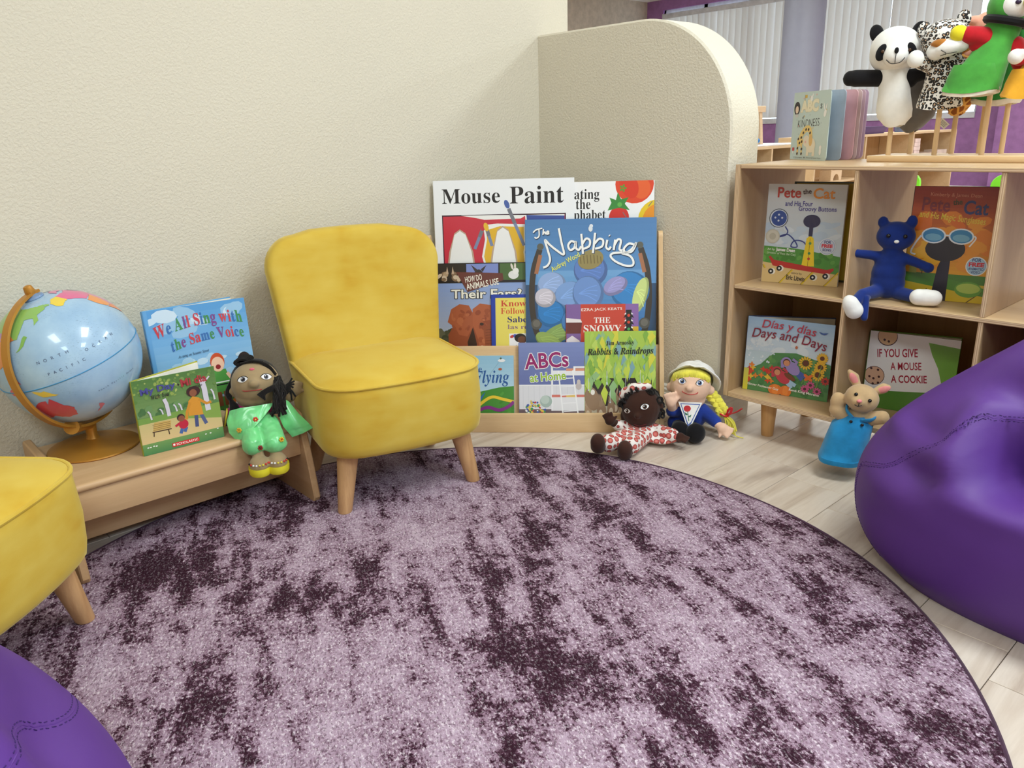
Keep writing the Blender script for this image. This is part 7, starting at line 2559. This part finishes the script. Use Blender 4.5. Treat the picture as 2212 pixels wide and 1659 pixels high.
stack(-2.95, 7.62, 0.468, 4, 0.12, 0.26, 0.035, (176, 152, 134), 'grey-brown block, %s of the low stack inside far shelf')
stack(-2.95, 7.96, 0.468, 4, 0.12, 0.22, 0.038, (206, 184, 170), 'light block, %s of the low stack at far shelf end')
def bin_(x, y, z, lx, ly, h, col, label, name='storage_bin'):
    bm = nb()
    rings = []
    for k, zz in ((0.88, 0.0), (1.0, h), (1.05, h), (1.05, h - 0.012), (0.98, h - 0.012)):
        rings.append([(x_ * k, y_ * k, zz) for x_, y_ in rounded_rect(lx / 2, -ly / 2, ly / 2, 0.02, 0.02)])
    inner = [[(x_ * k, y_ * k, zz) for x_, y_ in rounded_rect(lx / 2, -ly / 2, ly / 2, 0.02, 0.02)] for k, zz in ((0.97, h), (0.85, 0.004))]
    ring_loft(bm, rings[:3] + [])
    tag(finish(name, bm, plain('bin_%d_%d_%d' % col, col, 0.4), None, 30, loc=(x, y, z)), label, 'bin')
bin_(-2.98, 4.72, 0.44, 0.2, 0.30, 0.13, (206, 202, 204), 'white plastic bin inside short far shelf, nearer compartment')
bin_(-2.98, 5.16, 0.44, 0.2, 0.26, 0.15, (214, 208, 212), 'white plastic bin inside short far shelf, farther compartment')
bin_(-3.02, 6.42, 0.79, 0.22, 0.80, 0.055, (72, 48, 104), 'flat dark purple tray lying on long far shelf', 'tray')
bm = nb()
box(bm, -0.13, 0.13, -0.36, 0.36, 0.0, 0.012, 0.003, 1)
tag(finish('tray', bm, plain('tray_white', (232, 232, 236), 0.3), None, 30, loc=(-3.02, 4.93, 0.7503)), 'thin white tray on short far shelf below wooden stand', 'tray')
ws = thing('wooden_stand', 'small light wooden frame stand on white tray at far shelf', 'stand', (-2.98, 4.86, 0.7625))
bm = nb(); box(bm, -0.03, 0.03, -0.24, 0.12, 0.205, 0.245, 0.003, 1); finish('top_bar', bm, BLK, ws, 30)
for yy in (-0.20, 0.085):
    bm = nb(); box(bm, -0.016, 0.016, yy - 0.016, yy + 0.016, 0.0, 0.206, 0.002, 1)
    for v in bm.verts:
        v.co.y += (0.206 - v.co.z) * (0.16 if yy > 0 else -0.16)
    finish('leg', bm, BLK, ws, 30)
bl = blob('toy', [('e', (0, 0, 0.025), (0.05, 0.06, 0.025)), ('e', (0.0, 0.02, 0.035), (0.03, 0.03, 0.016))], plain('bright_blue_toy', (24, 120, 190), 0.5), None, 0.006, 3, loc=(-2.95, 4.83, 0.7630))
tag(bl, 'bright blue lump toy on white tray beside wooden stand leg', 'toy')
A = Art(0.13, 0.16, (52, 56, 84))
A.grad(0, 0.45, 1, 1, (70, 90, 150), (110, 140, 200))
blotches(A, 0.05, 0.1, 0.95, 0.7, ((60, 52, 70), (96, 84, 96), (40, 36, 48)), 26, 0.06, 0.14)
A.ell(0.7, 0.2, 0.12, 0.06, (214, 186, 60))
M = frame_mat((-3.02, 7.20, 0.7905), (-2.93, 7.28, 0.7905), 0.15)
book('picture_book', 'dark blue picture card leaning on far shelf below blinds', M, 0.13, 0.16, A, (40, 44, 70), 0.006, None, hard=False)
LIME = plain('lime_plastic', (132, 222, 52), 0.35)
def kid_chair(x, y, rz, label):
    t = thing('child_chair', label, 'chair', (x, y, 0), rz, 'lime green children chairs')
    bm = nb()
    ring_loft(bm, [[(a * k, b * k, z) for a, b in rounded_rect(0.16, -0.15, 0.15, 0.05, 0.05)] for k, z in ((0.96, 0.305), (1, 0.312), (1, 0.322), (0.96, 0.328))])
    finish('seat', bm, LIME, t)
    bm = nb()
    P = [(x_, 0.33 + z_ + 0.15) for x_, z_ in rounded_rect(0.16, -0.15, 0.15, 0.06, 0.03)]
    ring_loft(bm, [[(a * k, 0.145 + d + (b - 0.33) * 0.12, 0.34 + (b - 0.33) * 0.93) for a, b in P] for k, d in ((0.97, 0.0), (1.0, 0.004), (1.0, 0.012), (0.97, 0.016))])
    finish('backrest', bm, LIME, t)
    CH = plain('chrome_leg', (190, 190, 194), 0.25, 0.9)
    for sx in (-1, 1):
        for sy in (-1, 1):
            bm = nb()
            tube(bm, [(sx * 0.155, sy * 0.15, 0.0), (sx * 0.125, sy * 0.11, 0.306)], 0.009, 10)
            finish('leg', bm, CH, t)
        bm = nb()
        tube(bm, [(sx * 0.10, 0.12, 0.306), (sx * 0.10, 0.150, 0.345), (sx * 0.10, 0.165, 0.42)], 0.008, 8)
        finish('back_post', bm, CH, t)
    return t
kid_chair(-1.895, 4.36, 0.0, 'lime green child chair seen through top cubby left of orange book')
kid_chair(-1.235, 4.36, 0.0, 'lime green child chair seen through top cubby right of orange book')
